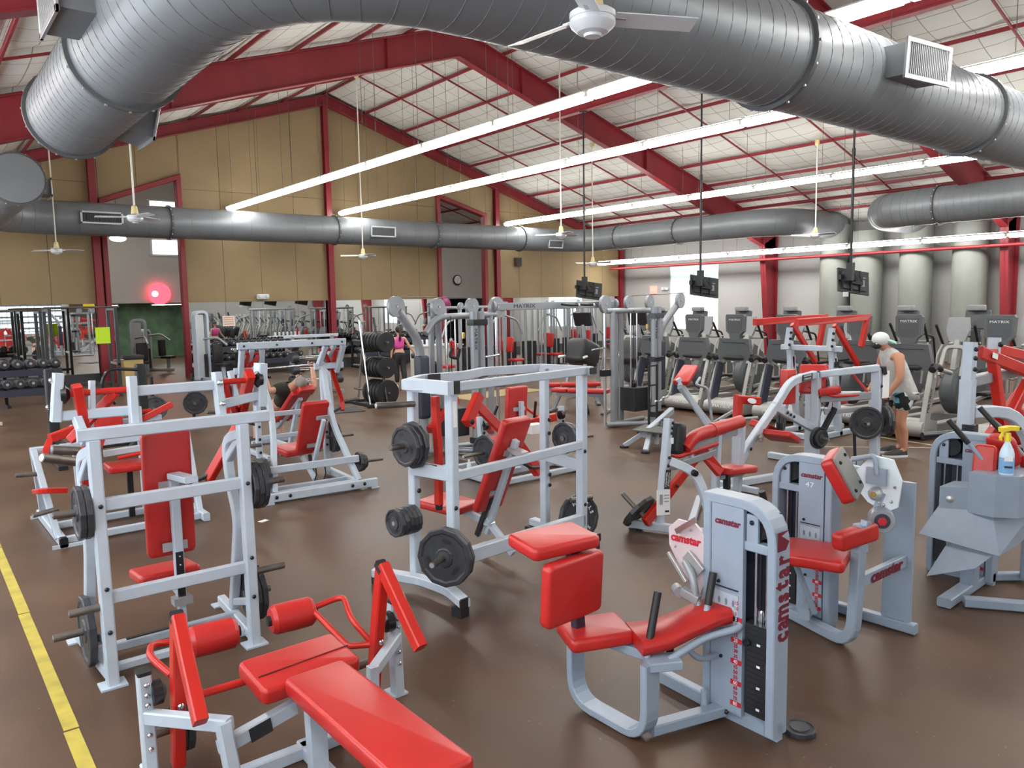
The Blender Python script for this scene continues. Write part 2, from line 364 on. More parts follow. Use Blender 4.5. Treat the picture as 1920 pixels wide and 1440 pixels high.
# steel portal frames
for Y in BAYS[:5]:
    gable = Y == 26.5; Y_ = YB-.16 if gable else Y; o = struct(link('steel_frame', None))
    for sgn in (-1, 1):
        g = G(); X = lambda d: RX+sgn*d
        d1 = .30 if gable else .76; d2 = .34 if gable else .92; E_ = 15.25
        tp = lambda d: roof(X(d))-.08
        bt = lambda d: tp(d)-(d1+(d2-d1)*max(0, (d-6)/9.2)) if not gable else tp(d)-.32
        ds = [0, 6, 14.3]
        poly = [(X(d), tp(d)) for d in ds]+[(X(15.2), tp(15.2))]+[(X(15.2), bt(14.3)-.2), (X(14.3), bt(14.3))]+[(X(6), bt(6)), (X(0), bt(0))]
        g.prism(poly if sgn > 0 else poly[::-1], 1, Y_-.01, Y_+.01)
        for a, c in ((0, 6), (6, 14.3)):
            g.bar((X(a), Y_, bt(a)), (X(c), Y_, bt(c)), .24, .025, (0, 1, 0)); g.bar((X(a), Y_, tp(a)), (X(c), Y_, tp(c)), .24, .025, (0, 1, 0))
        g.done('rafter', BEAM, o)
        if not gable:
            g = G(); zt = bt(14.3)
            g.prism([(X(15.2), 0), (X(15.2), zt+.4), (X(14.25), zt), (X(14.75), 0)][::sgn], 1, Y_-.01, Y_+.01)
            g.bar((X(14.25), Y_, zt+.3), (X(14.75), Y_, 0), .24, .03, (0, 1, 0)); g.bar((X(15.2), Y_, zt+.4), (X(15.2), Y_, 0), .24, .03, (0, 1, 0)); g.done('column', BEAM, o)
            g = G()
            for d in (2.2, 7.5): g.bar((X(d), Y_-.06, tp(d)), (X(d), Y_-.06, bt(d)), .1, .02, (0, 1, 0))
            g.done('stiffener', BEAM, o)
# beam that carries the television poles
g = G(); bx = 15.5; g.box((bx, 3.6, 7.72), (.02, 28.2, .3)); g.box((bx, 3.6, 7.86), (.2, 28.2, .025)); g.box((bx, 3.6, 7.57), (.2, 28.2, .025))
CB = struct(g.done('carrier_beam', BEAM))
# pipe along the right wall
g = G(); g.tube([(26.55, YB-.4, 3.74), (26.55, YF+.3, 3.74)], .055, 8); tag(g.done('sprinkler_pipe', BEAM), 'long red pipe under the lowest light row by the right wall', 'pipe')
g = G(); g.tube([(25.1, YB-.4, 5.58), (25.1, YF+.3, 5.58)], .06, 8); tag(g.done('sprinkler_pipe', BEAM), 'long red pipe tight under the roof above the right elbow ducts', 'pipe')
# adjoining hall behind the doorways
A = struct(link('wall_beyond', None)); SHELL = mat('pale_grey_far_wall', (.52, .51, .50), .7); GRN = mat('green_far_wall', (.10, .19, .11), .6, var=.4, vscale=2)
g = G(); g.prism([(XL, 2.5), (XR, 2.5), (XR, roof(XR)), (RX, roof(RX)), (XL, roof(XL))], 1, 34.5, 34.6); g.done('bulkhead', SHELL, A)
g = G(); g.box(((XL+RX)/2-1, 39, 1.4), (RX-XL, .1, 3.2)); g.done('low_wall', GRN, A)
g = G(); g.box((20, 39, 1.4), (16, .1, 3.2)); g.done('low_wall', DARKB, A)
g = G(); g.box((RX, 36.7, 2.55), (XR-XL, 4.6, .08)); struct(g.done('ceiling', SHELL))
for x in (XL, RX, XR):
    g = G(); g.box((x, 32.8, 3.5), (.15, 12.4, 7)); g.done('side_wall', SHELL, A)

# ---------------------------------------------------------------- fluorescent rows
TUBE = mat('lit_tube_diffuser', (1, .985, .94), .4, emit=LAMP)
HOUS = mat('white_lamp_housing', (.75, .75, .72), .4)
ROWS = [(8.85, 5.56, 'first row from the ridge-side doorway, the one that starts lowest over the grey duct'), (12.85, 5.62, ''), (20.4, 5.58, ''), (25.85, 4.02, ''), (-.7, 5.12, '')]  # last row is added out of view to brighten the left ceiling
NTH = 'first second third fourth fifth sixth seventh eighth ninth tenth eleventh twelfth thirteenth fourteenth fifteenth'.split()
RL = ['lit batten in the row left of the ridge', 'lit batten in the row under the ridge', 'lit batten in the row down the right slope', 'lit batten in the lowest row by the right wall', 'lit batten in the row along the left wall']
L = 2.44
for ri, (x, z, _) in enumerate(ROWS):
    h = roof(x)-.1-z
    first = None
    for k in range(13):
        y = YB-1.55-L*k
        if y < -6.5: break
        if first is None:
            f = thing('light_fixture', RL[ri]+', %s from the far wall' % NTH[k], 'lamp', (x, y, z), 0, 'fluorescent row %s' % 'one two three four five'.split()[ri])
            g = G(); g.prism([(-.12, .0), (-.12, -.08), (.12, -.08), (.12, .0), (.05, .05), (-.05, .05)], 1, -L/2+.008, L/2-.008); g.done('housing', HOUS, f)
            g = G(); g.prism([(-.13, .0), (-.135, -.05), (-.10, -.095), (-.04, -.115), (.04, -.115), (.10, -.095), (.135, -.05), (.13, .0)], 1, -L/2+.07, L/2-.07); g.done('diffuser', TUBE, f)
            g = G(); g.box((0, 0, .055), (.04, L-.1, .012)); g.done('uplight_slot', TUBE, f)  # glowing strip added on top to brighten the ceiling
            for yy in (-.9, .9): g = G(); g.tube([(0, yy, .05), (0, yy, h)], .006, 4); g.done('hanger_wire', STEEL, f)
            first = f
        else: dup(first, (x, y, z), None, RL[ri]+', %s from the far wall' % NTH[k])
# ---------------------------------------------------------------- ducts
def duct(name, label, pts, r, fil, flanges=(), seams=.42, m=DUCT, cap0=False, grp=None):
    o = thing(name, label, 'duct', pts[0], 0, grp); b0 = V(pts[0]); q = [V(p)-b0 for p in pts]; P = fillet(q, fil, 7) if fil else q
    # long runs need intermediate rings for the seams
    g = G(); g.tube(P, r, 36, True); g.done('duct_pipe', m, o)
    d = 0; nxt = .2; g = G()
    for a, c in zip(P[:-1], P[1:]):
        ln = (c-a).length; t = (c-a).normalized()
        while nxt < d+ln:
            p = a+t*(nxt-d); g.lathe([(r-.01, -.006), (r+.0032, -.003), (r+.0032, .003), (r-.01, .006)], p, t, 36); nxt += seams
        d += ln
    if seams < 50: g.done('spiral_seam', m, o)['kind'] = 'stuff'
    for p, ax in flanges:
        g = G(); p = V(p)-b0; g.lathe([(r-.01, -.035), (r+.045, -.03), (r+.045, .03), (r-.01, .035)], p, ax, 36)
        f = g.done('flange', mat('flange_grey', (.11, .115, .12), .45, .3), o)
        g = G(); e = perp(ax, (0, 0, 1)); e2 = V(ax).normalized().cross(e)
        for k in range(16):
            c = p+(e*math.cos(k*math.pi/8)+e2*math.sin(k*math.pi/8))*(r+.046); g.box(c, (.022, .022, .022))
        g.done('flange_screw', ALU, f)
    return o
def vent(d, c, out, w, h, depth, black=False):
    """a register box on a duct: c on the duct axis (world), out = facing direction"""
    base = d.location.copy(); c = V(c)-base; out = V(out).normalized(); up = V((0, 0, 1)); u = up.cross(out).normalized(); v = out.cross(u)
    g = G(); ring = lambda w_, h_, t: [c+out*t+u*(a*w_/2)+v*(b_*h_/2) for a, b_ in ((-1, -1), (1, -1), (1, 1), (-1, 1))]
    g.loft([ring(w, h, .2), ring(w, h, depth)]); b_ = g.done('register_box', DUCT, d)
    g = G(); W2, H2 = w+.09, h+.09
    for sgn in (-1, 1):
        g.bar(c+out*(depth+.01)+v*sgn*(h/2+.02)-u*W2/2, c+out*(depth+.01)+v*sgn*(h/2+.02)+u*W2/2, .05, .03, v)
        g.bar(c+out*(depth+.01)+u*sgn*(w/2+.02)-v*H2/2, c+out*(depth+.01)+u*sgn*(w/2+.02)+v*H2/2, .05, .03, u)
    g.done('register_frame', ALU, b_)
    g = G(); g.loft([ring(w-.02, h-.02, depth+.002), ring(w-.02, h-.02, depth+.004)]); g.done('register_back', BLK, b_)
    n = int(w/.035)
    for k in range(n):
        g = G(); p = c+out*(depth+.012)+u*(-w/2+w*(k+.5)/n); g.bar(p-v*h/2, p+v*h/2, .006, .02, u); g.done('register_slat', ALU if not black else DUCT, b_)
ZD = 4.85
nd = duct('air_duct', 'huge near grey spiral duct arching across the top of the view', [(2.0, 11.8, ZD), (2.0, 4.95, ZD), (23.9, 4.95, ZD), (23.9, 12.3, ZD), (27.2, 12.3, ZD)], .53, 1.7,
     [((2, 11.77, ZD), (0, 1, 0)), ((2, 8.7, ZD), (0, 1, 0)), ((7.45, 4.95, ZD), (1, 0, 0)), ((12.3, 4.95, ZD), (1, 0, 0)), ((18, 4.95, ZD), (1, 0, 0)), ((23.9, 10.2, ZD), (0, 1, 0))], .21)
vent(nd, (9.35, 4.95, 4.92), (-.12, -1, -.06), .78, .34, .82)
vent(nd, (2.0, 7.75, ZD+.08), (-1, -.0, .0), .8, .4, .8)
vent(nd, (2.0, 10.9, ZD-.1), (1, -.0, -.22), .7, .36, .72, True)
fd = duct('air_duct', 'far grey duct running along the tan wall, with a flat end cap at left', [(2.0, 17.95, ZD), (2.0, 25.0, ZD), (23.6, 25.0, ZD), (23.6, 15.2, ZD), (27.2, 15.2, ZD)], .47, 1.6,
     [((2, 18.05, ZD), (0, 1, 0)), ((6.6, 25, ZD), (1, 0, 0)), ((12.0, 25, ZD), (1, 0, 0)), ((16.0, 25, ZD), (1, 0, 0)), ((20.2, 25, ZD), (1, 0, 0)), ((23.6, 22.6, ZD), (0, 1, 0)), ((23.6, 19.5, ZD), (0, 1, 0))], .6)
vent(fd, (4.7, 25, ZD), (0, -1, 0), 1.0, .26, .52, True); vent(fd, (13.6, 25, ZD), (0, -1, -.05), .9, .28, .56, True); vent(fd, (21.7, 25, ZD-.1), (0, -1, -.2), .7, .25, .55, True); vent(fd, (2, 19.2, ZD), (1, 0, 0), .6, .3, .7, True)
for i, (y, lab) in enumerate(((15.2, 'pale vertical duct by the right wall, farthest of four'), (14.0, 'pale vertical duct by the right wall, second farthest of four'), (12.3, 'pale vertical duct by the right wall, second nearest of four'), (10.6, 'pale vertical duct by the right wall, nearest of four'))):
    top = {15.2: [(27.15, 15.2, ZD)], 12.3: [(27.15, 12.3, ZD)]}.get(y, [(27.15, y, 4.55)])
    duct('vertical_duct', lab, [(27.2, y, 0.02)]+[(27.2, y, top[0][2])], .52, 0, [((27.2, y, 2.2), (0, 0, 1))] if 0 else [], 99, DUCTL, grp=None)
# ---------------------------------------------------------------- ceiling fans
def fan(label, x, y, z, zt, a0):
    f = thing('ceiling_fan', label, 'fan', (x, y, z), a0)
    g = G(); g.lathe([(.0, -.075), (.05, -.075), (.056, -.06), (.095, -.05)], k=32); g.lathe([(.095, -.05), (.135, -.015), (.142, .0)], k=32); g.lathe([(.142, .0), (.142, .024)], k=32); g.lathe([(.136, .022), (.136, .032)], k=32); g.lathe([(.143, .03), (.143, .065)], k=32); g.lathe([(.143, .065), (.12, .08), (.04, .088)], k=32); g.done('motor_housing', FANW, f)
    g = G(); g.lathe([(.055, .09), (.07, .1), (.05, .24), (.025, .26)], k=14); g.done('motor_collar', CREAM, f)
    g = G(); g.tube([(0, 0, .2), (0, 0, zt-z)], .018, 8); g.done('downrod', mat('white_rod', (.72, .7, .62), .4), f)
    g = G(); g.lathe([(.02, zt-z-.18), (.07, zt-z-.12), (.075, zt-z)], k=12); g.done('ceiling_cup', CREAM, f)
    for k in range(3):
        g = G(); a = k*2*math.pi/3; c, s = math.cos(a), math.sin(a); T = lambda u, v, w_: (u*c-v*s, u*s+v*c, w_)
        g.loft([[T(u, q*.065+.01, .045-q*.02) for q in (-1, 1)]+[T(u, q*.065+.01, .039-q*.02) for q in (1, -1)] for u in (.14, .3, .5, .69)]); bl_ = g.done('blade', FANW, f)
        g = G(); g.box(T(.16, .01, .045), (.12, .05, .012), (0, 0, math.degrees(a))); g.done('blade_iron', ALU, bl_)
fan('large white ceiling fan right in front of the near grey duct', 3.52, 3.6, 4.0, roof(3.52)-.15, 95)
fan('white ceiling fan on a long rod left of the farthest hanging television', 13.9, 15.45, 4.0, roof(13.9)-.15, 10)
fan('white ceiling fan below the far duct, near the middle red wall column', 11.6, 22.2, 3.78, roof(11.6)-.15, 30)
fan('white ceiling fan before the far duct and the tall left doorway', 3.7, 16.3, 4.0, roof(3.7)-.15, 40)
fan('small distant white ceiling fan at the left edge, before the tan wall', 3.45, 24.0, 3.85, roof(3.45)-.15, 15)
fan('small distant white fan at the far end of the lowest light row', 18.9, 19.4, 3.52, roof(18.9)-.15, 50)
fan('white ceiling fan hanging above the treadmills beside the pale elbow duct', 21.4, 12.6, 4.05, roof(21.4)-.15, 20)
# ---------------------------------------------------------------- hanging televisions
SCR = mat('dark_tv_screen', (.01, .01, .012), .12)
tvp = None
for i, (y, lab) in enumerate(((16.25, 'farthest of the three televisions hung on black poles'), (12.15, 'middle one of the three televisions hung on black poles'), (8.32, 'nearest of the three televisions hung on black poles, with a white card below'))):
    t_ = thing('television', lab, 'television', (bx, y, 2.62), 0, 'hanging televisions'); zt = 7.57-2.62
    g = G(); g.tube([(0, 0, .3), (0, 0, 2.6)], .028, 8); g.tube([(0, 0, 2.55), (0, 0, zt)], .022, 8); g.lathe([(.035, 2.5), (.035, 2.65)], k=10); g.box((0, 0, zt-.02), (.16, .16, .03)); g.done('ceiling_pole', BLK, t_)
    g = G(); g.box((0, 0, .25), (.12, .12, .2)); g.box((-.1, 0, .08), (.1, .22, .2)); g.box((-.2, .1, .06), (.12, .08, .1)); g.bar((0, 0, .2), (.1, -.08, -.02), .08); g.done('wall_mount', BLK, t_)
    # back of the set faces the camera: screens look away towards the treadmills
    e = Euler((R(-12), R(8), R(-20))).to_matrix(); P = lambda u, v, w_: V((.22, .02, -.03))+e @ V((u, w_, v))
    def bx_(g_, c, d): g_.loft([[P(c[0]+a*d[0]/2, c[1]+b_*d[1]/2, c[2]+q*d[2]/2) for a, b_ in ((-1, -1), (1, -1), (1, 1), (-1, 1))] for q in (-1, 1)])
    g = G(); bx_(g, (0, 0, .05), (.80, .5, .04)); bx_(g, (0, 0, .02), (.62, .36, .05)); g.done('tv_cabinet', mat('dark_tv_plastic', (.03, .032, .034), .45), t_)
    g = G(); bx_(g, (0, 0, .073), (.76, .46, .006)); g.done('tv_screen', SCR, t_)
    g = G()
    for u in (-.12, .12): bx_(g, (u, 0, -.02), (.03, .46, .03))
    bx_(g, (0, .02, -.05), (.3, .2, .04)); g.done('mount_rail', BLK, t_)
    g = G(); bx_(g, (.2, -.02, -.008), (.1, .14, .004)); bx_(g, (.22, .1, -.008), (.12, .02, .004)); g.done('connector_panel', PLASTL, t_)
    g = G(); g.tube([P(-.05, .2, -.02), P(.02, .12, -.1), P(.1, .0, -.07), P(.2, -.03, -.02)], .006, 5); g.done('cable', BLKG, t_)
    if i == 2:
        g = G(); g.box(P(-.24, -.31, .0), (.2, .01, .1)); g.done('white_card', PAPER, t_)
# ---------------------------------------------------------------- fittings on the far wall
def disc(g_, c, r, ax, t): return g_.lathe([(0, -t/2), (r, -t/2), (r, t/2), (0, t/2)], c, ax, 28)
ck = thing('wall_clock', 'round black rimmed clock on the pale wall seen through the right doorway', 'clock', (23.5, 34.42, 3.5))
g = G(); disc(g, (0, 0, 0), .26, (0, 1, 0), .05); g.done('clock_rim', BLKG, ck)
g = G(); disc(g, (0, -.03, 0), .215, (0, 1, 0), .02); g.done('clock_face', PAPER, ck)
g = G(); g.bar((0, -.045, 0), (.08, -.045, .1), .008, .018); g.bar((0, -.045, 0), (-.03, -.045, -.15), .006, .014); g.done('clock_hand', BLK, ck)
nl = thing('round_neon_sign', 'glowing red round lamp on the grey wall beyond the left doorway', 'lamp', (8.53, 34.35, 2.88))
NEON = mat('red_glow', (1, .06, .09), .4, emit=2.6)
g = G(); disc(g, (0, 0, 0), .44, (0, 1, 0), .08); g.done('glowing_disc', NEON, nl)
g = G(); disc(g, (-.18, -.05, 0), .12, (0, 1, 0), .05); g.done('bright_bulb', mat('pink_bulb', (1, .5, .45), .4, emit=6), nl)
ow = struct(link('window_8', None)); DAYW = mat('daylit_far_window', (.72, .86, .9), .3, emit=1.1)
for z0, z1 in ((4.47, 5.13), (6.05, 6.7)):
    g = G(); g.box((8.9, 34.46, (z0+z1)/2), (1.1, .04, z1-z0)); g.done('pane', DAYW, ow)
    g = G()
    for zz in (z0, z1): g.box((8.9, 34.44, zz), (1.25, .08, .06))
    for xx in (8.35, 9.45): g.box((xx, 34.44, (z0+z1)/2), (.08, .08, z1-z0))
    g.done('window_frame', MULL, ow)
pl = thing('pendant_light', 'small oval lit lamp beyond the left doorway, just under the duct', 'lamp', (6.75, 32.6, 4.95))
g = G(); g.ball((0, 0, 0), .3, 16, (1, .6, .4)); g.done('shade', mat('warm_lamp', (1, .95, .8), .4, emit=8), pl)
g = G(); g.tube([(0, 0, .1), (0, 0, roof(6.75)-5.0)], .012, 5); g.done('hanging_wire', STEEL, pl)
for i, (x, y) in enumerate(((3.5, 30.3), (16.5, 30.3), (9.5, 29.0), (22.5, 29.0))):  # battens added to brighten the hall behind the back wall
    f = thing('light_fixture', 'fluorescent batten in the hall beyond the doorways, %s' % ('at its left end', 'third from left', 'second from left', 'at its right end')[i], 'lamp', (x, y, 6.3))
    g = G(); g.box((0, 0, 0), (2.4, .2, .1)); g.done('housing', HOUS, f); g = G(); g.box((0, 0, -.06), (2.36, .16, .03)); g.done('diffuser', mat('added_far_tube', (1, .97, .9), .4, emit=85), f)
    g = G(); g.tube([(0, 0, 0), (0, 0, roof(x)-6.4)], .01, 4); g.done('hanger_wire', STEEL, f)
sk = thing('wall_speaker', 'small dark brown box speaker on the tan wall right of the right doorway', 'speaker', (21.2, YB-.12, 4.0))
g = G(); g.pad((0, 0, 0), (.3, .2, .36), r=.015); g.done('speaker_cabinet', mat('brown_box', (.06, .04, .03), .6), sk); g = G(); g.box((0, -.105, 0), (.25, .01, .3)); g.done('speaker_grille', BLK, sk)
for i, (x, z) in enumerate(((9.9, 2.62),)):
    e = thing('emergency_light', 'white emergency light box on the mirror top edge, left of the middle column', 'lamp', (x, YB-.1, z))
    g = G(); g.pad((0, 0, 0), (.42, .12, .18), r=.02); g.done('light_body', FANW, e)
    for s_ in (-.12, .12):
        g = G(); g.lathe([(0, -.06), (.06, -.05), (.05, .02), (0, .03)], (s_, -.08, .02), (0, 1, 0), 14); g.done('lamp_head', FANW, e)
for i, (X_, y, z, lab) in enumerate(((XR-.03, 24.55, 2.72, 'red exit sign on the grey right wall, before the window'),)):
    e = thing('exit_sign', lab, 'sign', (X_, y, z))
    EXM = mat('lit_exit_sign', (1, .30, .24), .5, emit=.9)
    g = G(); g.pad((0, 0, 0), (.05, .42, .36), r=.01); g.done('sign_face', EXM, e)
    words('EXIT', .17, DECW, (-.03, 0, 0), axes((0, -1, 0), (0, 0, 1)), e)
e = thing('emergency_light', 'small white emergency light on the grey right wall beside the window', 'lamp', (XR-.06, 23.85, 2.75)); g = G(); g.pad((0, 0, 0), (.1, .36, .13), r=.02); g.done('light_body', FANW, e)
g = G(); g.lathe([(0, -.05), (.05, -.04), (.04, .02)], (-.06, 0, .02), (1, 0, 0), 12); g.done('lamp_head', FANW, e)
LOWM = mat('green_room_lamp', (1, .98, .92), .4, emit=14)
for k, (x, y) in enumerate(((6.6, 36.5), (3.5, 36.5), (9.5, 36.5), (21.0, 36.5))):  # panels added to light the green wall under the low ceiling
    f = thing('light_fixture', 'flat lit panel on the low ceiling beyond the doorways, %s from left' % ['second', 'first', 'third', 'last'][k], 'lamp', (x, y, 2.47)); BX_ = G(); BX_.box((0, 0, 0), (1.5, .7, .05)); BX_.done('housing', HOUS, f); BX_ = G(); BX_.box((0, 0, -.03), (1.4, .6, .02)); BX_.done('diffuser', LOWM, f)

# ---------------------------------------------------------------- gym machine helpers
def B(o, name, p, q, w, h=None, m=WHITE, n=None):
    """square tube; without n: w = width, h = height"""
    g = G(); g.bar(p, q, *((w, h, n) if n else (h or w, w, (0, 0, 1)))); return g.done(name, m, o)
def T(o, name, pts, r, m=WHITE, k=10, fil=0): g = G(); g.tube(fillet(pts, fil) if fil else pts, r, k); return g.done(name, m, o)
def PT(o, name, pts, w, h, m=WHITE, n=(1, 0, 0), fil=0, k=4): g = G(); g.path(fillet(pts, fil, k) if fil else pts, w, h, n); return g.done(name, m, o)
def PD(o, name, c, d, rot=(0, 0, 0), m=VINYL, r=.022): g = G(); g.pad(c, d, rot, r); return g.done(name, m, o)
def BX(o, name, c, d, m=WHITE, rot=None): g = G(); g.box(c, d, rot); return g.done(name, m, o)
def LA(o, name, prof, c, ax, m=STEEL, k=16): g = G(); g.lathe(prof, c, ax, k); return g.done(name, m, o)
BOLT = {}
def bolts(o, ax, pts, r=.017, m=BLKG):
    for p in pts:
        if (r, m.name) not in BOLT:
            g = G(); g.lathe([(r, 0), (r, .006), (r*.6, .013), (0, .014)], k=10); me = g.mesh('bolt'); me.materials.append(m); BOLT[(r, m.name)] = me
        b = link('bolt', BOLT[(r, m.name)], o); b.matrix_basis = M4.Translation(V(p)) @ V((0, 0, 1)).rotation_difference(V(ax)).to_matrix().to_4x4()
def horn(o, p, q, r=.024, m=STEEL, name='weight_horn', collar=True):
    p, q = V(p), V(q); t = (q-p).normalized(); g = G(); g.tube([p, q], r, 12); h = g.done(name, m, o)
    if collar: LA(h, 'horn_cap', [(0, 0), (r*.72, 0), (r*.72, .004), (0, .004)], q, t, CHROME, 12)
    return h
PM = {}
def plate_mesh(r, t, k, m):
    key = (round(r, 3), round(t, 3), k, m.name)
    if key not in PM:
        g = G(); g.lathe([(.026, -t/2), (r*.30, -t/2), (r*.34, -t*.30), (r*.80, -t*.30), (r*.86, -t/2), (r*.97, -t/2), (r, -t*.38), (r, t*.38), (r*.97, t/2), (r*.86, t/2), (r*.80, t*.30), (r*.34, t*.30), (r*.30, t/2), (.026, t/2)], k=k, smooth=False)
        a = g.mesh('plate_body'); a.materials.append(m)
        g = G(); g.lathe([(.025, -t/2-.002), (.05, -t/2-.002), (.05, -t/2+.003), (.05, t/2-.003), (.05, t/2+.002), (.025, t/2+.002)], k=14); b = g.mesh('hub_ring'); b.materials.append(IRONG)
        g = G(); n = 10; ri = r*.57
        rings = []
        for h in (-t*.30-.0015, t*.30+.0015):
            rings.append([V((ri+math.cos(2*math.pi*j/n)*r*.085, math.sin(2*math.pi*j/n)*r*.2, h)) for j in range(n)])
        g.loft(rings); c = g.mesh('grip_slot'); c.materials.append(BLK); PM[key] = (a, b, c)
    return PM[key]
def plate(label, c, ax, r=.2, t=.04, k=12, m=IRON, group=None, spin=None, grips=3):
    o = link('weight_plate', None, None, label, category='weight plate'); o.empty_display_size = .1
    if group: o['group'] = group
    q = V((0, 0, 1)).rotation_difference(V(ax)).to_matrix().to_4x4()
    o.matrix_world = M4.Translation(V(c)) @ q @ M4.Rotation(random.uniform(0, 6) if spin is None else R(spin), 4, 'Z')
    a, b, s = plate_mesh(r, t, k, m); link('plate_body', a, o); link('hub_ring', b, o)
    for i in range(grips):
        e = link('grip_slot', s, o); e.matrix_basis = M4.Rotation(i*2*math.pi/grips, 4, 'Z')
    return o
ORD = 'innermost,second,third,fourth,fifth,sixth,seventh'.split(',')
def plates(where, p, ax, n, r=.2, t=.04, m=IRON, group=None, k=12, rs=None):
    """n plates on a horn: p = start by the frame, ax = outwards"""
    ax = V(ax).normalized(); d = 0; 
    for i in range(n):
        ri = rs[i] if rs else r; nm = 'only' if n == 1 else ('outermost' if i == n-1 else ORD[i])
        lab = 'dark weight plate on %s' % where if n == 1 else '%s dark weight plate of %d on %s' % (nm, n, where)
        plate(lab, V(p)+ax*(d+t/2), ax, ri, t, k, m, group); d += t+.002
def wrd(o, txt, size, m, c, right, up=(0, 0, 1), sx=1, slant=0, name='lettering', bold=0): return words(txt, size, m, c, axes(right, up), o, name, sx=sx, slant=slant, bold=bold)
def badge(o, c, right, up, w, h, lines=('HAMMER', 'STRENGTH')):
    """black maker's badge with pale lettering"""
    r_, u_ = V(right).normalized(), V(up).normalized(); n = r_.cross(u_)
    g = G(); c = V(c); g.loft([[c+r_*(a*w/2)+u_*(b_*h/2)+n*t_ for a, b_ in ((-1, -1), (1, -1), (1, 1), (-1, 1))] for t_ in (-.001, .002)]); b = g.done('maker_badge', DECK, o)
    for i, l in enumerate(lines):
        if not l: continue
        wrd(b, l, h*.42, DECW, c+u_*(h*(.24-.48*i))+n*.0025, right, up, sx=.82*w/(h*.42*.72*len(l)), name='badge_lettering')
    return b
def decal(o, c, right, up, w, h, m=PAPER, name='instruction_sticker'):
    r_, u_ = V(right).normalized(), V(up).normalized(); n = r_.cross(u_); c = V(c); g = G()
    g.loft([[c+r_*(a*w/2)+u_*(b_*h/2)+n*t_ for a, b_ in ((-1, -1), (1, -1), (1, 1), (-1, 1))] for t_ in (-.001, .002)]); return g.done(name, m, o)

# ---------------------------------------------------------------- A: near left white press, seen from behind
A_ = thing('chest_press_machine', 'white plate-loaded press with tall red backrest seen from behind, beside the yellow floor line', 'exercise machine', (1.29, 5.1, 0))
o = A_
for s in (-1, 1):
    x = .44*s
    B(o, 'rear_post', (x, 0, 0), (x*1.01, .02, 1.52), .07, .075, n=(1, 0, 0))
    BX(o, 'foot_plate', (x, 0, .006), (.15, .13, .012))
    PT(o, 'front_leg', [(x*1.02, .03, 1.46), (x*1.04, .42, 1.36), (x*1.04, .36, 1.05), (x*1.06, .26, .82), (x*1.08, .52, .04)], .06, .07, fil=.18)
    B(o, 'base_rail', (x, 0, .06), (x*1.1, .82, .06), .06, .07, n=(1, 0, 0)); BX(o, 'foot_plate', (x*1.12, .86, .006), (.13, .1, .012))
    B(o, 'leg_gusset', (x*1.03, .06, 1.44), (x*1.04, .40, 1.22), .05, .06, n=(1, 0, 0))
    B(o, 'leg_brace', (x, .02, .3), (x*1.07, .45, .16), .04, .05, n=(1, 0, 0))
    bolts(o, (0, -1, 0), [(x, -.04, z) for z in (.35, .62, 1.13)], .014)
B(o, 'crossbar', (-.42, .03, 1.125), (.43, .03, 1.125), .05, .078); B(o, 'crossbar', (-.42, .03, .545), (.43, .03, .545), .05, .078)
B(o, 'top_beam', (-.52, .06, 1.555), (.64, .06, 1.555), .06, .075)
B(o, 'base_crossbar', (-.44, .42, .07), (.46, .42, .07), .06, .06); B(o, 'base_crossbar', (-.44, .14, .05), (.44, .14, .05), .05, .05)
BX(o, 'grip_strip', (-.1, .42, .104), (.34, .03, .006), BLK)
# pivot boxes on the top beam
B(o, 'pivot_plate', (-.6, .24, 1.63), (-.565, .24, 1.92), .055, .085, n=(1, 0, 0)); B(o, 'pivot_plate', (-.19, .12, 1.56), (-.185, .14, 1.88), .05, .08, n=(1, 0, 0))
B(o, 'pivot_plate', (.345, .12, 1.55), (.335, .14, 1.87), .05, .085, n=(1, 0, 0)); B(o, 'pivot_plate', (.66, .26, 1.6), (.68, .26, 1.9), .06, .12, n=(1, 0, 0))
B(o, 'pivot_rail', (-.6, .24, 1.66), (-.19, .2, 1.66), .05, .06); B(o, 'pivot_rail', (-.17, .15, 1.785), (.33, .15, 1.785), .05, .062); B(o, 'pivot_rail', (.35, .2, 1.64), (.68, .26, 1.68), .05, .06)
B(o, 'pivot_strut', (-.49, .2, 1.64), (-.47, .08, 1.5), .05, .055); B(o, 'pivot_strut', (-.40, .24, 1.66), (-.385, .26, 1.86), .07, .03, n=(0, 1, 0)); B(o, 'pivot_strut', (.5, .26, 1.66), (.47, .28, 1.86), .06, .03, n=(0, 1, 0))
bolts(o, (0, -1, 0), [(.338, .09, 1.80), (.343, .08, 1.66)], .02, CHROME); bolts(o, (-1, 0, 0), [(-.632, .24, 1.72), (-.605, .24, 1.88)], .018, CHROME)
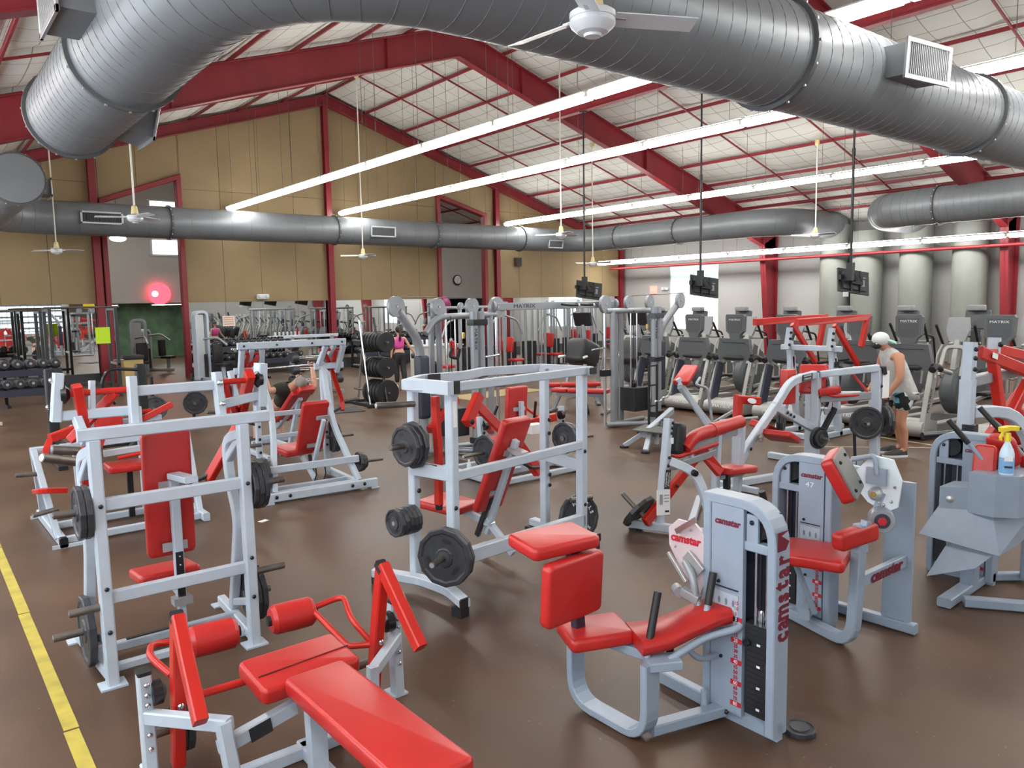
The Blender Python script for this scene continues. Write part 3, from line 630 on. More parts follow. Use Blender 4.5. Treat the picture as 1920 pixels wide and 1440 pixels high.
for x0, x1, s in ((-.56, -.2, -1), (.36, .66, 1)):
    h = LA(o, 'pivot_bearing', [(0, -.01), (.055, -.008), (.06, .02), (.03, .045), (0, .045)], ((x0 if s < 0 else x1)-s*.0, .24, 1.79), (-s, 0, 0), BLKG)
    T(o, 'pivot_shaft', [(x0, .24, 1.79), (x1, .24, 1.79)], .02, RED)
    xa = x0+.08 if s < 0 else x1-.08
    q_ = [(xa, .2, 1.84), (xa+.02*s, .56, 1.42), (xa-.10*s, .92, 1.0)] if s > 0 else [(xa, .2, 1.84), (xa+.05, .28, 1.45), (xa+.03, .46, 1.05)]
    a = PT(o, 'press_arm', q_, .055, .09, RED, fil=.1)
    B(a, 'arm_brace', (x1-.06 if s < 0 else x0+.06, .24, 1.78), (xa+.01*s, .5, 1.47), .04, .055, RED)
    B(a, 'arm_end_cap', V(q_[2]), V(q_[2])+V((0, .03, -.03)), .057, .092, BLK)
    decal(a, (xa-.02*s, .76, 1.235), (0, .65, -.76), (0, .76, .65), .1, .09, DECW, 'white_band') if s > 0 else None
    q2 = V(q_[2]); T(a, 'handle_grip', [q2+V((0, -.02, .03)), q2+V((-.08*s, .06, -.02)), q2+V((-.20*s, .06, -.02))], .017, BLK, fil=.05)
PD(o, 'backrest', (.04, .36, 1.06), (.31, .07, .86), (2, 0, 0)); B(o, 'backrest_post', (.06, .29, .3), (.06, .29, 1.16), .055, .06, n=(0, 1, 0))
for z in (1.12, .7): BX(o, 'pad_bracket', (.05, .318, z), (.16, .012, .06), ALU)
B(o, 'backrest_arm', (.11, .05, 1.19), (.06, .28, 1.19), .09, .04)
B(o, 'seat_post', (.06, .29, .3), (.06, .29, .67), .07, .05, BLKG, n=(0, 1, 0)); bolts(o, (0, -1, 0), [(.06, .262, z) for z in (.35, .43, .5, .58, .64)], .009, CHROME)
B(o, 'seat_post_foot', (.06, .29, .04), (.06, .29, .31), .05, .05); BX(o, 'seat_clamp', (.06, .27, .335), (.12, .09, .05), ALU)
PD(o, 'seat', (.03, .56, .46), (.40, .36, .07), (-6, 0, 0)); B(o, 'seat_bracket', (.06, .3, .38), (.05, .6, .41), .05, .05)
for p, q in (((-.44, .1, 1.08), (-.67, .1, 1.09)), ((.45, .1, 1.08), (.74, .1, 1.09)), ((-.44, .02, .5), (-.64, .02, .5)), ((.46, .02, .5), (.68, .02, .5)), ((-.46, .3, .27), (-.70, .3, .27)), ((.47, .26, .27), (.66, .26, .27))): horn(o, p, q)
for s, z in ((-1, 1.08), (-1, .5), (1, .5)): BX(o, 'horn_plate', (s*.455, .02, z), (.02, .06, .17), BLKG)
plates('the upper left horn of the near white press', (.83-.02, 5.2, 1.08), (-1, 0, 0), 2, .165, .036, group='plates on near press')
plates('the upper right horn of the near white press', (1.77, 5.2, 1.08), (1, 0, 0), 3, .165, .034, group='plates on near press')
plates('the low left horn of the near white press', (.80, 5.4, .27), (-1, 0, 0), 1, .225, .045, group='plates on near press')
plates('the low right horn of the near white press', (1.79, 5.36, .27), (1, 0, 0), 2, .2, .04, group='plates on near press')

# ---------------------------------------------------------------- B: leg machine at the bottom edge
o = thing('leg_curl_machine', 'red and white leg machine with long red bench pad at the bottom of the view', 'exercise machine', (1.46, 3.87, 0))
for s in (-1, 1):
    x = .68*s
    B(o, 'side_post', (x, 0, 0), (x, .02, .57), .06, .075, n=(1, 0, 0)); B(o, 'post_cap', (x, .02, .56), (x, .02, .578), .062, .077, BLK, n=(1, 0, 0))
    bolts(o, (0, -1, 0), [(x, -.03, z) for z in (.20, .27, .42, .47, .52)], .013, CHROME)
    if s < 0: B(o, 'base_rail', (x, .1, .04), (x, -.3, .04), .06, .07, n=(1, 0, 0))
    else: BX(o, 'foot_plate', (x, .02, .006), (.1, .12, .012))
    B(o, 'side_rail', (x, -.02, .36), (x*.62, -.42 if s < 0 else -.2, .40 if s < 0 else .30), .055, .065)
    if s < 0: B(o, 'inner_post', (x*.66, -.40, .42), (x*.6, -.44, 0), .09, .06, n=(0, 1, 0))
    else: B(o, 'inner_post', (x*.62, -.2, .33), (x*.6, -.2, 0), .05, .06, n=(0, 1, 0))
    LA(o, 'pivot_bearing', [(0, -.02), (.06, -.015), (.06, .03), (.025, .05)], (x-.04*s, .0, .46), (-s, 0, 0), BLKG)
    xa = x-.13*s if s < 0 else x-.15
    a = PT(o, 'lever_arm', [(xa, .02, .05), (xa, -.06, .45), (xa, -.15, .84)], .06, .075, RED)
    PT(a, 'weight_arm', [(xa, -.15, .86), (xa+.01*s, -.30, .70), (xa+.02*s, -.50, .50)], .06, .075, RED)
    B(a, 'arm_end_cap', (xa, -.135, .835), (xa, -.155, .862), .062, .08, BLK)
    if s > 0: decal(a, (xa+.022, -.355, .69), (1, 0, 0), (0, .70, .72), .03, .15, DECW, 'white_band')
    bolts(a, (0, -1, 0), [(xa, -.1, .4)], .016, CHROME)
    xr = .23*s
    T(a, 'roller_bar', [(xa, .02, .36), (xa+.07*s*(1 if s < 0 else -1), .12, .48), (xa+.02, .40, .52), (xr+.05, .43, .47)] if s > 0 else [(xa, .05, .5), (xa-.06, .2, .56), (xa, .42, .53), (xr-.02, .43, .47)], .018, RED, fil=.07)
    if s > 0: T(a, 'roller_brace', [(xa, -.02, .36), (xa-.13, .05, .36), (xa-.2, .4, .5)], .018, RED, fil=.03)
    LA(a, 'foot_roller', [(.03, -.13), (.07, -.128), (.086, -.105), (.088, 0), (.086, .105), (.07, .128), (.03, .13)], (xr, .43, .47), (1, -.06, 0), VINYL, 22)
    LA(a, 'roller_washer', [(0, -.15), (.03, -.148), (.03, .148), (0, .15)], (xr, .43, .47), (1, -.06, 0), BLK, 12)
    horn(o, (x-.03*s, .1, .2), (x-.22*s, .1, .2))
T(o, 'cross_rod', [(-.56, -.06, .41), (-.1, -.06, .40)], .02, RED)
PD(o, 'bench_pad', (0, -.98, .50), (.315, 1.12, .085), (0, 0, 1)); PD(o, 'seat_pad', (-.01, -.25, .48), (.52, .33, .085), (6, 0, 2))
g = G(); g.bar((-.24, -.3, .521), (.25, -.26, .521), .006, .008); g.done('seat_seam', mat('dark_seam', (.12, .008, .008), .6), o)
B(o, 'centre_rail', (-.46, -.36, .27), (-.08, -.33, .33), .055, .07); badge(o, (-.27, -.384, .30), (1, .08, .16), (-.16, 0, 1), .11, .07, ('', ''))
B(o, 'bench_leg', (-.07, -.55, .46), (-.04, -.5, 0), .06, .09, n=(0, 1, 0)); B(o, 'bench_leg', (.0, -1.35, .46), (.0, -1.4, 0), .06, .09, n=(0, 1, 0)); B(o, 'bench_spine', (0, -.3, .43), (0, -1.5, .43), .06, .06, n=(1, 0, 0))
B(o, 'bench_side_post', (.1, -.95, .44), (.12, -.95, 0), .05, .06, n=(0, 1, 0)); B(o, 'base_spine', (0, -.2, .035), (0, -1.6, .035), .06, .07, n=(1, 0, 0)); B(o, 'base_crossbar', (-.68, -.25, .035), (.2, -.25, .035), .06, .07)
horn(o, (-.06, -.8, .18), (-.3, -.8, .16), .026)
plates('the near leg machine, between its left posts', (.92, 3.97, .2), (1, 0, 0), 2, .13, .035, group='plates on leg machine')

# ---------------------------------------------------------------- C: centre white incline press
o = thing('incline_press_machine', 'white cage-framed incline press in the centre with plates on four horns', 'exercise machine', (3.04, 4.54, 0), 8)
for s, x in ((-1, .26), (1, 1.86)):
    B(o, 'rear_post', (x-.03*s*0, .34, .1), (x+.02, .34, 1.66), .07, .09, n=(1, 0, 0)); B(o, 'front_post', (x-.06, .74, .1), (x, .78, 1.66), .065, .08, n=(1, 0, 0))
    B(o, 'side_rail', (x, .34, .98 if s < 0 else .78), (x-.04, .76, .98 if s < 0 else .84), .05, .11, n=(1, 0, 0))
    PT(o, 'base_rail', [(x-.22 if s < 0 else x+.04, -.02 if s < 0 else .2, .11), (x-.12 if s < 0 else x+.04, .25, .11), (x-.1 if s < 0 else x+.04, .6, .1), (x-.24 if s < 0 else x+.1, 1.05, .1)], .07, .09, n=(0, 0, 1), fil=.1)
    xe = x-.22 if s < 0 else x+.05
    for yy in ((.03, 1.02) if s < 0 else (.25, 1.02)): BX(o, 'rubber_foot', (xe, yy, .033), (.085, .1, .066), BLK)
    B(o, 'rail_cap', (xe, -.015 if s < 0 else .205, .11), (xe, -.03 if s < 0 else .19, .11), .095, .075, BLK)
    bolts(o, (0, -1, 0), [(x, .295, z) for z in ((.72,) if s < 0 else (.42, .92))], .018)
    bolts(o, (0, -1, 0), [(x-.03, .70, z) for z in ((.5, .8) if s < 0 else (.55, .65, 1.05, 1.18))], .02)
badge(o, (.225, .55, .985), (0, -1, 0), (0, 0, 1), .17, .11); o_c = o
decal(o, (.275, .294, 1.45), (1, 0, 0), (0, 0, 1), .035, .2)
B(o, 'crossbar', (.27, .33, .96), (1.87, .33, .98), .05, .075); B(o, 'lower_beam', (.27, .33, .30), (1.87, .33, .27), .07, .12); B(o, 'upper_crossbar', (.25, .30, 1.66), (1.9, .30, 1.66), .05, .07)
PT(o, 'top_rail', [(.26, .28, 1.66), (.14, .75, 1.66), (.5, .98, 1.66), (.98, .92, 1.66), (1.3, 1.05, 1.66), (1.9, .86, 1.66), (1.92, .25, 1.66)], .08, .05, n=(0, 0, 1), fil=.06)
BX(o, 'top_rail_face', (.2, .5, 1.66), (.06, .5, .1)); B(o, 'rail_cap', (.27, .27, 1.66), (.27, .255, 1.66), .1, .06, BLK, n=(0, 0, 1)); B(o, 'rail_cap', (1.92, .245, 1.66), (1.92, .23, 1.66), .09, .06, BLK)
badge(o, (.62, .93, 1.665), (1, -.08, 0), (0, 0, 1), .13, .07, ('', '')); badge(o, (1.62, .93, 1.66), (1, -.28, 0), (0, 0, 1), .1, .06, ('', ''))
PD(o, 'backrest', (1.08, .60, .885), (.33, .075, .94), (25, 0, 0)); B(o, 'backrest_post', (1.08, .42, 1.12), (1.1, .83, .22), .05, .06, n=(1, 0, 0)); B(o, 'adjuster_rail', (1.05, .72, .58), (1.05, .9, .2), .035, .05, BLKG, n=(1, 0, 0))
for u in (.12, -.3): BX(o, 'pad_bracket', (1.08, .54-u*.46, .90+u*.9), (.16, .02, .05), ALU, (25, 0, 0))
B(o, 'backrest_mount', (1.1, .34, 1.0), (1.08, .5, 1.04), .1, .05, ALU)
PD(o, 'seat', (.96, 1.18, .46), (.40, .46, .07), (4, 0, 10)); B(o, 'seat_bracket', (1.02, 1.15, .42), (1.08, .78, .33), .05, .06); LA(o, 'adjust_knob', [(0, -.03), (.02, -.03), (.02, .03), (0, .03)], (1.08, .74, .33), (1, 0, 0), CHROME, 10)
B(o, 'seat_post', (1.08, .8, .36), (1.1, .5, .1), .05, .06); B(o, 'centre_foot', (1.1, .33, .27), (1.12, .9, .08), .06, .07)
# swinging arms
a = PT(o, 'press_arm', [(.34, .60, 1.56), (.36, .60, 1.1), (.40, .66, .66)], .05, .065, RED); B(a, 'arm_brace', (.34, .68, 1.28), (.74, .78, 1.48), .045, .06, RED); B(a, 'arm_end_cap', (.40, .66, .665), (.402, .663, .62), .055, .07, BLK)
T(a, 'handle_grip', [(.40, .68, .70), (.5, .74, .82), (.56, .78, .9)], .016, BLK)
a = PT(o, 'press_arm', [(1.4, 1.2, 1.42), (1.18, 1.15, 1.18)], .08, .10, RED, n=(0, 1, 0)); B(a, 'arm_link', (1.34, 1.18, 1.35), (1.95, .95, .66), .05, .09, RED, n=(0, 1, 0)); bolts(a, (0, -1, 0), [(1.2, 1.09, 1.2)], .026, BLK); B(a, 'arm_end', (1.72, 1.0, .92), (1.92, .92, .62), .09, .1, RED, n=(0, 1, 0)); T(a, 'handle_grip', [(1.9, .9, .68), (1.7, .82, .72), (1.55, .8, .8)], .016, BLK, fil=.05)
for p, q in (((.22, .70, 1.18), (-.04, .70, 1.19)), ((.2, .72, .58), (-.02, .72, .58)), ((.1, .2, .42), (-.16, .1, .42)), ((1.9, .6, 1.0), (2.15, .6, 1.0)), ((1.9, .5, .42), (2.12, .42, .42)), ((.24, .74, 1.5), (-.1, .78, 1.52))): horn(o, p, q, .025)
BX(o, 'horn_plate', (.14, .24, .40), (.05, .1, .3))
def tw(o, p): bpy.context.view_layer.update(); return o.matrix_world @ V(p)
def td(o, d): return o.matrix_world.to_3x3() @ V(d)
bpy.context.view_layer.update()
plates('the upper left horn of the central incline press', tw(o, (.2, .70, 1.18)), td(o, (-1, 0, 0)), 3, .17, .036, rs=[.19, .17, .165], group='plates on incline press')
plates('the middle left horn of the central incline press', tw(o, (.19, .72, .58)), td(o, (-1, 0, 0)), 5, .115, .04, group='plates on incline press')
plates('the low front horn of the central incline press', tw(o, (.07, .18, .42)), td(o, (-.93, -.36, 0)), 2, .225, .038, group='plates on incline press')
plates('the upper right horn of the central incline press', tw(o, (1.92, .6, 1.0)), td(o, (1, 0, 0)), 2, .15, .036, group='plates on incline press')
bp45 = plate('large dark 45 plate with white lettering, right of the central incline press', tw(o, (2.02, .5, .228)), td(o, (-.25, -.95, .12)), .225, .05, 14, IRON, spin=0, grips=0)
for k, ch in enumerate('45  SYSTEM   LB'):
    an = R(-75+20*k); words(ch, .055, DECW, (math.cos(an)*.15, math.sin(an)*.15, .0165), axes((-math.sin(an), math.cos(an), 0), (-math.cos(an), -math.sin(an), 0)), bp45, 'raised_letter', bold=.001) if ch != ' ' else None

# ---------------------------------------------------------------- D: white press with red seat behind A
o = thing('decline_press_machine', 'white press with red seat and lever arms behind the near press, long bolted base rail', 'exercise machine', (3.15, 8.7, 0), -4)
B(o, 'rear_base_rail', (0, 0, .07), (1.42, 0, .07), .07, .1); bolts(o, (0, -1, 0), [(x, -.036, .075) for x in (.14, .3, 1.08, 1.24)], .022)
for x in (.06, 1.38): BX(o, 'foot_plate', (x, .02, .01), (.1, .14, .02))
for s, x in ((-1, .18), (1, 1.2)):
    B(o, 'base_rail', (x, 0, .07), (x, 1.15, .07), .07, .08, n=(1, 0, 0))
    PT(o, 'rear_leg', [(x+.02*s, .1, .1), (x-.12*s, .5, .75), (x-.14*s, .62, 1.05), (x-.08*s, .92, 1.5)], .065, .075, fil=.25)
    B(o, 'front_post', (x-.06*s, .95, .05), (x-.08*s, .95, 1.55), .065, .08, n=(1, 0, 0)); bolts(o, (0, -1, 0), [(x-.07*s, .905, z) for z in (.45, .62, .78)], .018)
    B(o, 'pivot_arm', (x-.14*s, .92, 1.5), (x-.1*s, .72, 1.78), .06, .07, n=(1, 0, 0)); B(o, 'pivot_arm', (x+.12*s, .95, 1.42), (x+.14*s, .72, 1.78), .06, .08, n=(1, 0, 0)); B(o, 'pivot_rail', (x-.2*s, .9, 1.5), (x+.2*s, .92, 1.5), .06, .08)
    B(o, 'pivot_arm', (x+.0*s, .92, 1.62), (x+.02*s, .72, 1.78), .05, .06, n=(1, 0, 0))
    a = PT(o, 'press_arm', [(x+.05*s, .8, 1.72), (x+.1*s, 1.05, 1.4), (x+.26*s, 1.15, .98), (x+.24*s, 1.1, .86)], .05, .07, RED, fil=.06)
    B(a, 'arm_brace', (x-.1*s, .8, 1.7), (x+.1*s, 1.02, 1.42), .04, .05, RED); T(a, 'pivot_shaft', [(x-.16*s, .8, 1.72), (x+.16*s, .8, 1.72)], .02, RED)
    T(a, 'handle_grip', [(x+.24*s, 1.12, .9), (x-.1*s, 1.02, .78)], .017, BLK); horn(a, (x+.27*s, 1.14, .98), (x+.5*s, 1.12, 1.0), .024)
    horn(o, (x, .25, .3), (x+.42*s, .25, .3)); horn(o, (x-.08*s, .9, .55), (x+.3*s, .9, .55))
B(o, 'top_beam', (-.02, .7, 1.82), (1.36, .7, 1.82), .06, .085); bolts(o, (0, -1, 0), [(x, .666, 1.82) for x in (.05, .45, .9, 1.3)], .014)
B(o, 'crossbar', (.1, .18, .36), (1.26, .18, .36), .05, .085); B(o, 'crossbar', (.1, .95, .92), (1.2, .95, .92), .05, .06)
for y in (.15, .38): B(o, 'base_slat', (.2, y, .08), (1.18, y, .08), .06, .05)
PD(o, 'backrest', (.86, .68, .75), (.36, .075, .72), (22, 0, 6)); B(o, 'backrest_post', (.92, .42, .86), (.84, .75, .12), .045, .055, n=(1, 0, 0)); BX(o, 'pad_bracket', (.93, .49, .88), (.17, .02, .05), ALU, (22, 0, 6)); BX(o, 'pad_bracket', (.87, .71, .5), (.17, .02, .05), ALU, (22, 0, 6))
PD(o, 'seat', (.68, .98, .43), (.40, .42, .08), (5, 0, 12)); B(o, 'seat_post', (.75, .9, .4), (.8, .5, .1), .05, .06, n=(1, 0, 0)); B(o, 'seat_slide', (.84, .78, .36), (.8, .55, .12), .04, .05, BLK)
for x in (.78, .9): T(o, 'hanging_strap', [(x, .42, .3), (x+.01, .41, .18), (x-.01, .43, .1)], .01, BLK, 5)
bpy.context.view_layer.update()
plates('the left base horn of the bolted-rail white press', tw(o, (.12, .25, .3)), td(o, (-1, 0, 0)), 3, .21, .04, group='plates on decline press')
plates('the right base horn of the bolted-rail white press', tw(o, (1.28, .25, .3)), td(o, (1, 0, 0)), 3, .1, .035, rs=[.13, .12, .09], group='plates on decline press')
plates('the right post horn of the bolted-rail white press', tw(o, (1.18, .9, .55)), td(o, (1, 0, 0)), 2, .21, .04, group='plates on decline press')

# ---------------------------------------------------------------- E: red and white row machine at the left edge
o = thing('row_machine', 'low white machine with thick grey horn tubes and red arms, left behind the near press', 'exercise machine', (1.08, 8.45, 0))
B(o, 'side_base_rail', (.0, 0, .05), (-.02, 1.45, .05), .07, .09, n=(1, 0, 0)); B(o, 'rail_cap', (0, -.01, .05), (0, .06, .05), .072, .095, BLKG, n=(1, 0, 0))
B(o, 'foot_plate', (-.1, 0, .01), (.18, 0, .01), .02, .05); B(o, 'foot_plate', (-.12, 1.42, .01), (.14, 1.42, .01), .02, .05)
for y in (.1, .75): B(o, 'base_crossbar', (0, y, .05), (1.35, y+.02, .05), .06, .07)
B(o, 'right_base_rail', (1.35, 0, .05), (1.35, 1.3, .05), .07, .09, n=(1, 0, 0))
B(o, 'a_frame_leg', (-.02, .2, .05), (-.12, .62, .88), .06, .08, n=(1, 0, 0)); B(o, 'a_frame_leg', (-.02, 1.2, .05), (-.12, .68, .88), .06, .08, n=(1, 0, 0)); B(o, 'a_frame_leg', (1.34, .2, .05), (1.36, .62, .9), .06, .08, n=(1, 0, 0)); B(o, 'a_frame_leg', (1.34, 1.2, .05), (1.36, .68, .9), .06, .08, n=(1, 0, 0))
B(o, 'frame_top', (-.15, .65, .88), (1.38, .65, .9), .06, .07); B(o, 'front_post', (.32, 1.0, .05), (.3, 1.02, 1.05), .06, .07, n=(1, 0, 0)); B(o, 'front_post', (.95, .9, .05), (.95, .95, 1.2), .06, .07, n=(1, 0, 0)); B(o, 'front_rail', (.28, 1.0, 1.03), (1.2, 1.0, 1.05), .05, .06)
horn(o, (.22, .22, .78), (-.12, .05, .90), .045); horn(o, (.3, .5, .84), (.02, .45, .90), .045)
horn(o, (0, .2, .35), (-.22, .15, .33), .024); horn(o, (-.05, .5, .66), (-.3, .5, .68), .024)
a = B(o, 'lever_arm', (.04, .7, .98), (.34, .8, 1.05), .08, .09, RED); B(a, 'lever_tip', (.30, .79, 1.045), (.42, .82, 1.07), .085, .095, BLK); PT(a, 'lever_drop', [(.04, .7, .96), (-.02, .62, .86), (-.03, .55, .78)], .06, .07, RED); T(a, 'handle_grip', [(.38, .8, 1.08), (.5, .82, 1.14)], .03, STEEL)
LA(a, 'pivot_bearing', [(0, -.04), (.06, -.03), (.06, .03), (0, .04)], (.1, .66, .86), (0, -1, 0), BLKG, 14)
PT(o, 'low_red_handle', [(.1, .3, .5), (-.12, .25, .54), (-.16, .45, .5)], .05, .05, RED, n=(0, 0, 1), fil=.08)
PD(o, 'chest_pad', (.62, .85, 1.06), (.28, .1, .36)); PD(o, 'seat', (.72, .55, .62), (.42, .36, .08)); B(o, 'seat_post', (.74, .6, .05), (.74, .58, .6), .05, .06, BLKG, n=(0, 1, 0)); T(o, 'red_grip_bar', [(.6, .4, .74), (.95, .38, .78), (1.05, .5, .8)], .02, RED, fil=.05)
B(o, 'diagonal_arm', (.48, .5, .95), (.22, .2, .42), .05, .07, RED); B(o, 'arm_band', (.44, .455, .87), (.40, .41, .79), .054, .074, NAVY); LA(o, 'pink_knob', [(0, -.04), (.04, -.02), (.045, .02), (0, .04)], (.22, .05, .82), (0, -1, 0), mat('pink_knob', (.75, .1, .2), .4), 14)
B(o, 'rear_arm', (1.0, 1.0, 1.05), (1.3, .9, 1.2), .06, .07, RED); T(o, 'rear_shaft', [(.3, 1.0, 1.12), (1.1, 1.0, 1.14)], .02, RED); B(o, 'seat_rail', (.5, .55, .78), (1.0, .55, .8), .05, .07)

# ---------------------------------------------------------------- grey selectorised machines (stack towers)
WST = mat('black_weight_stack', (.018, .019, .022), .38, var=.3, vscale=20)
def tower(o, x, y0, y1, h, near_round, shroud_near, top_text=True, n=17, num=None, lift=.62, thick=.13):
    """weight stack tower in the plane x facing -x; y0 nearer the camera"""
    fr = .05
    if near_round: pts = [(x, y1-fr/2, .03), (x, y1-fr/2, h-.03), (x, y0+fr/2, h-.03), (x, y0+fr/2, .03)]
    else: pts = [(x, y0+fr/2, .03), (x, y0+fr/2, h-.03), (x, y1-fr/2, h-.03), (x, y1-fr/2, .03)]
    P = [V(p) for p in pts]; rad = .2
    a = P[2]+(P[1]-P[2]).normalized()*rad; b = P[2]+(P[3]-P[2]).normalized()*rad
    arc = [a*(1-s)**2+P[2]*2*s*(1-s)+b*s*s for s in [k/7 for k in range(8)]]
    PT(o, 'tower_frame', [P[0], P[1]]+arc+[P[3]], thick, fr, GREYB)
    B(o, 'tower_base', (x, y0, .03), (x, y1, .03), .05, thick, GREYB)
    ya, yb = (y1-.255, y1-.055) if not shroud_near else (y0+.06, y0+.25)        # shroud span
    sa, sb = (y0+.055, ya-.01) if not shroud_near else (yb+.01, y1-.055)          # stack span
    s = BX(o, 'shroud', (x-.045, (ya+yb)/2, h*.52), (.03, yb-ya, h*.93), GREYB)
    BX(o, 'back_cover', (x+.055, (y0+y1)/2, h*.5), (.012, y1-y0-.1, h*.9), NAVY)
    sm = (sa+sb)/2; w_ = sb-sa; t_ = (lift-.1)/n
    wp = None
    for k in range(n):
        if wp is None: g = G(); g.box((0, 0, 0), (.10, w_*.94, t_-.0012)); wp = g.mesh('stack_weight'); wp.materials.append(WST)
        e = link('stack_weight', wp, o); e.location = (x, sm, .1+t_*(k+.5))
        if k % 4 == 1: decal(e, (-.0515, -.02, 0), (0, -1, 0), (0, 0, 1), .02, .012, DECW, 'weight_mark')
    for d in (-.26, .26): T(o, 'guide_rod', [(x, sm+d*w_, .06), (x, sm+d*w_, h-.26)], .011, CHROME, 8)
    T(o, 'lift_cable', [(x-.01, sm, lift), (x-.01, sm, h-.15)], .006, BLKG, 6); LA(o, 'selector_pin', [(0, 0), (.014, 0), (.02, .02), (.016, .03), (0, .032)], (x-.055, sm+w_*.3, lift-.1), (-1, 0, 0), BLKG, 12)
    LA(o, 'stack_top', [(0, 0), (.02, 0), (.024, .03), (.014, .07), (0, .08)], (x, sm, lift), (0, 0, 1), CHROME, 12)
    B(o, 'rod_bridge', (x-.02, sa-.02, h-.25), (x-.02, sb+.02, h-.25), .06, .05, GREYB); LA(o, 'cable_pulley', [(.02, -.012), (.075, -.014), (.065, 0), (.075, .014), (.02, .012)], (x-.01, sm, h-.13), (1, 0, 0), BLKG, 20)
    B(o, 'pulley_bracket', (x-.035, sm+w_*.25, h-.24), (x-.035, sm+w_*.25, h-.08), .07, .02, GREYB, n=(0, 1, 0)); bolts(o, (-1, 0, 0), [(x-.046, sm+w_*.25, h-.12)], .013)
    wrd(s, 'camstar', .05, LOGO, (x-.062, (ya+yb)/2, h*.885), (0, -1, 0), sx=1.0, slant=.15, bold=.0016)
    if num: wrd(s, num, .05, DECW, (x-.062, (ya+yb)/2+.01, h*.83), (0, -1, 0), sx=1.3)
    decal(s, (x-.0615, (ya+yb)/2, h*.50), (0, -1, 0), (0, 0, 1), .15, .2, mat('faint_chart', (.40, .46, .54), .5), 'instruction_chart')
    g = G(); g.box((x-.063, (ya+yb)/2, h*.6), (.002, .15, .007)); g.done('chart_heading', DECK, s)
    for k in range(3): g = G(); g.ball((x-.063, (ya+yb)/2+.045-.045*k, h*.54), .017, 8, (.1, .6, 1.3)); g.done('chart_figure', mat('chart_ink', (.16, .2, .26), .6), s)
    bolts(s, (-1, 0, 0), [(x-.06, (ya+yb)/2+.05, h*.62), (x-.06, (ya+yb)/2+.03, h*.29)], .01)
    ye = ya+.036
    zz = .13
    for k in range(20):
        big = k % 4 == 0 and k < 17; z = zz+(lift-.1)/17*k
        if big: decal(s, (x-.0615, ye-.002, z), (0, -1, 0), (0, 0, 1), .066, .026, LOGOR, 'red_tab')
        wrd(s, str(abs(80-5*k)), .029, DECW if big else LOGOR, (x-.0635, ye, z), (0, -1, 0), sx=.9, name='weight_number')
    return s
# F: nearest tower with saddle pad
o = thing('abdominal_machine', 'nearest grey tower machine with saddle-shaped red pad and red headrest', 'exercise machine', (0, 0, 0))
o.location = (2.88, 2.55, 0); F0 = V(o.location)
def rel(o): 
    off = -V(o.location)
    for c in o.children: c.matrix_basis = M4.Translation(off) @ c.matrix_basis
x = 3.42
tower(o, x, 2.15, 2.6, 1.26, True, False, lift=.6)
for k, ch in enumerate('camstar'):
    words(ch, .175, LOGO, (x+(0.0 if ch != 't' else -.008), 2.149, .56+k*.066+(.012 if k > 2 else 0)), axes((0, 0, 1), (-1, 0, 0)), o, 'logo_letter', sx=.66, bold=.006)
g = G(); g.prism([(x-.05, 1.02), (x+.02, 1.02), (x+.05, 1.06), (x-.02, 1.10), (x+.05, 1.12), (x-.05, 1.12)], 1, 2.147, 2.149); g.done('logo_star', LOGO, o)
PT(o, 'u_frame', [(2.88, 3.12, .46), (2.88, 3.12, .03), (2.88, 2.56, .03), (2.88, 2.56, .44)], .105, .045, GREYB, (1, 0, 0), .16, 6)
B(o, 'seat_rail', (2.86, 3.14, .455), (2.98, 2.56, .43), .08, .05, GREYB); B(o, 'seat_rail', (2.88, 2.58, .43), (3.03, 2.50, .43), .12, .05, GREYB)
B(o, 'base_link', (2.93, 2.6, .05), (3.38, 2.48, .05), .075, .06, GREYB); B(o, 'base_foot', (3.44, 2.95, .04), (3.42, 2.6, .04), .06, .08, GREYB); LA(o, 'pivot_stub', [(0, 0), (.02, 0), (.02, .1), (0, .1)], (3.3, 2.54, .07), (0, 0, 1), GREYB, 12); bolts(o, (0, -1, 0), [(3.36, 2.44, .06)], .014)
PD(o, 'seat_pad', (2.84, 2.92, .5), (.36, .30, .075), (0, -2, -24)); 
g = G(); PP = [((2.93, 2.72, .50), .15), ((3.06, 2.64, .515), .13), ((3.18, 2.58, .56), .12), ((3.3, 2.52, .605), .12), ((3.385, 2.475, .61), .10)]
rings = []
for c, hw in PP:
    c = V(c); sd = V((.45, .89, 0)); u = V((0, 0, 1))
    rings.append([c+sd*hw+u*.02, c+sd*(hw-.03)+u*.045, c-sd*(hw-.03)+u*.045, c-sd*hw+u*.02, c-sd*(hw-.005)-u*.03, c+sd*(hw-.005)-u*.03])
g.loft(rings, True); g.done('saddle_pad', VINYL, o)
T(o, 'saddle_tube', [(2.98, 2.52, .44), (3.2, 2.46, .52), (3.36, 2.34, .57), (3.4, 2.42, .6), (3.3, 2.6, .6)], .02, GREYB, fil=.06)
T(o, 'saddle_tube', [(3.12, 2.52, .47), (3.2, 2.50, .38), (3.36, 2.5, .36)], .016, GREYB, fil=.06)
T(o, 'saddle_post', [(3.06, 2.58, .36), (3.06, 2.58, .5)], .022, BLKG)
for b_, t_ in (((2.90, 2.60, .45), (3.01, 2.62, .77)), ((3.255, 2.50, .6), (3.33, 2.51, .83))):
    b_, t_ = V(b_), V(t_); T(o, 'handle_stem', [b_, b_+(t_-b_)*.3], .018, GREYB); h = T(o, 'handle_grip', [b_+(t_-b_)*.28, t_], .021, BLK, 14); h['label'] = 'black foam grip'
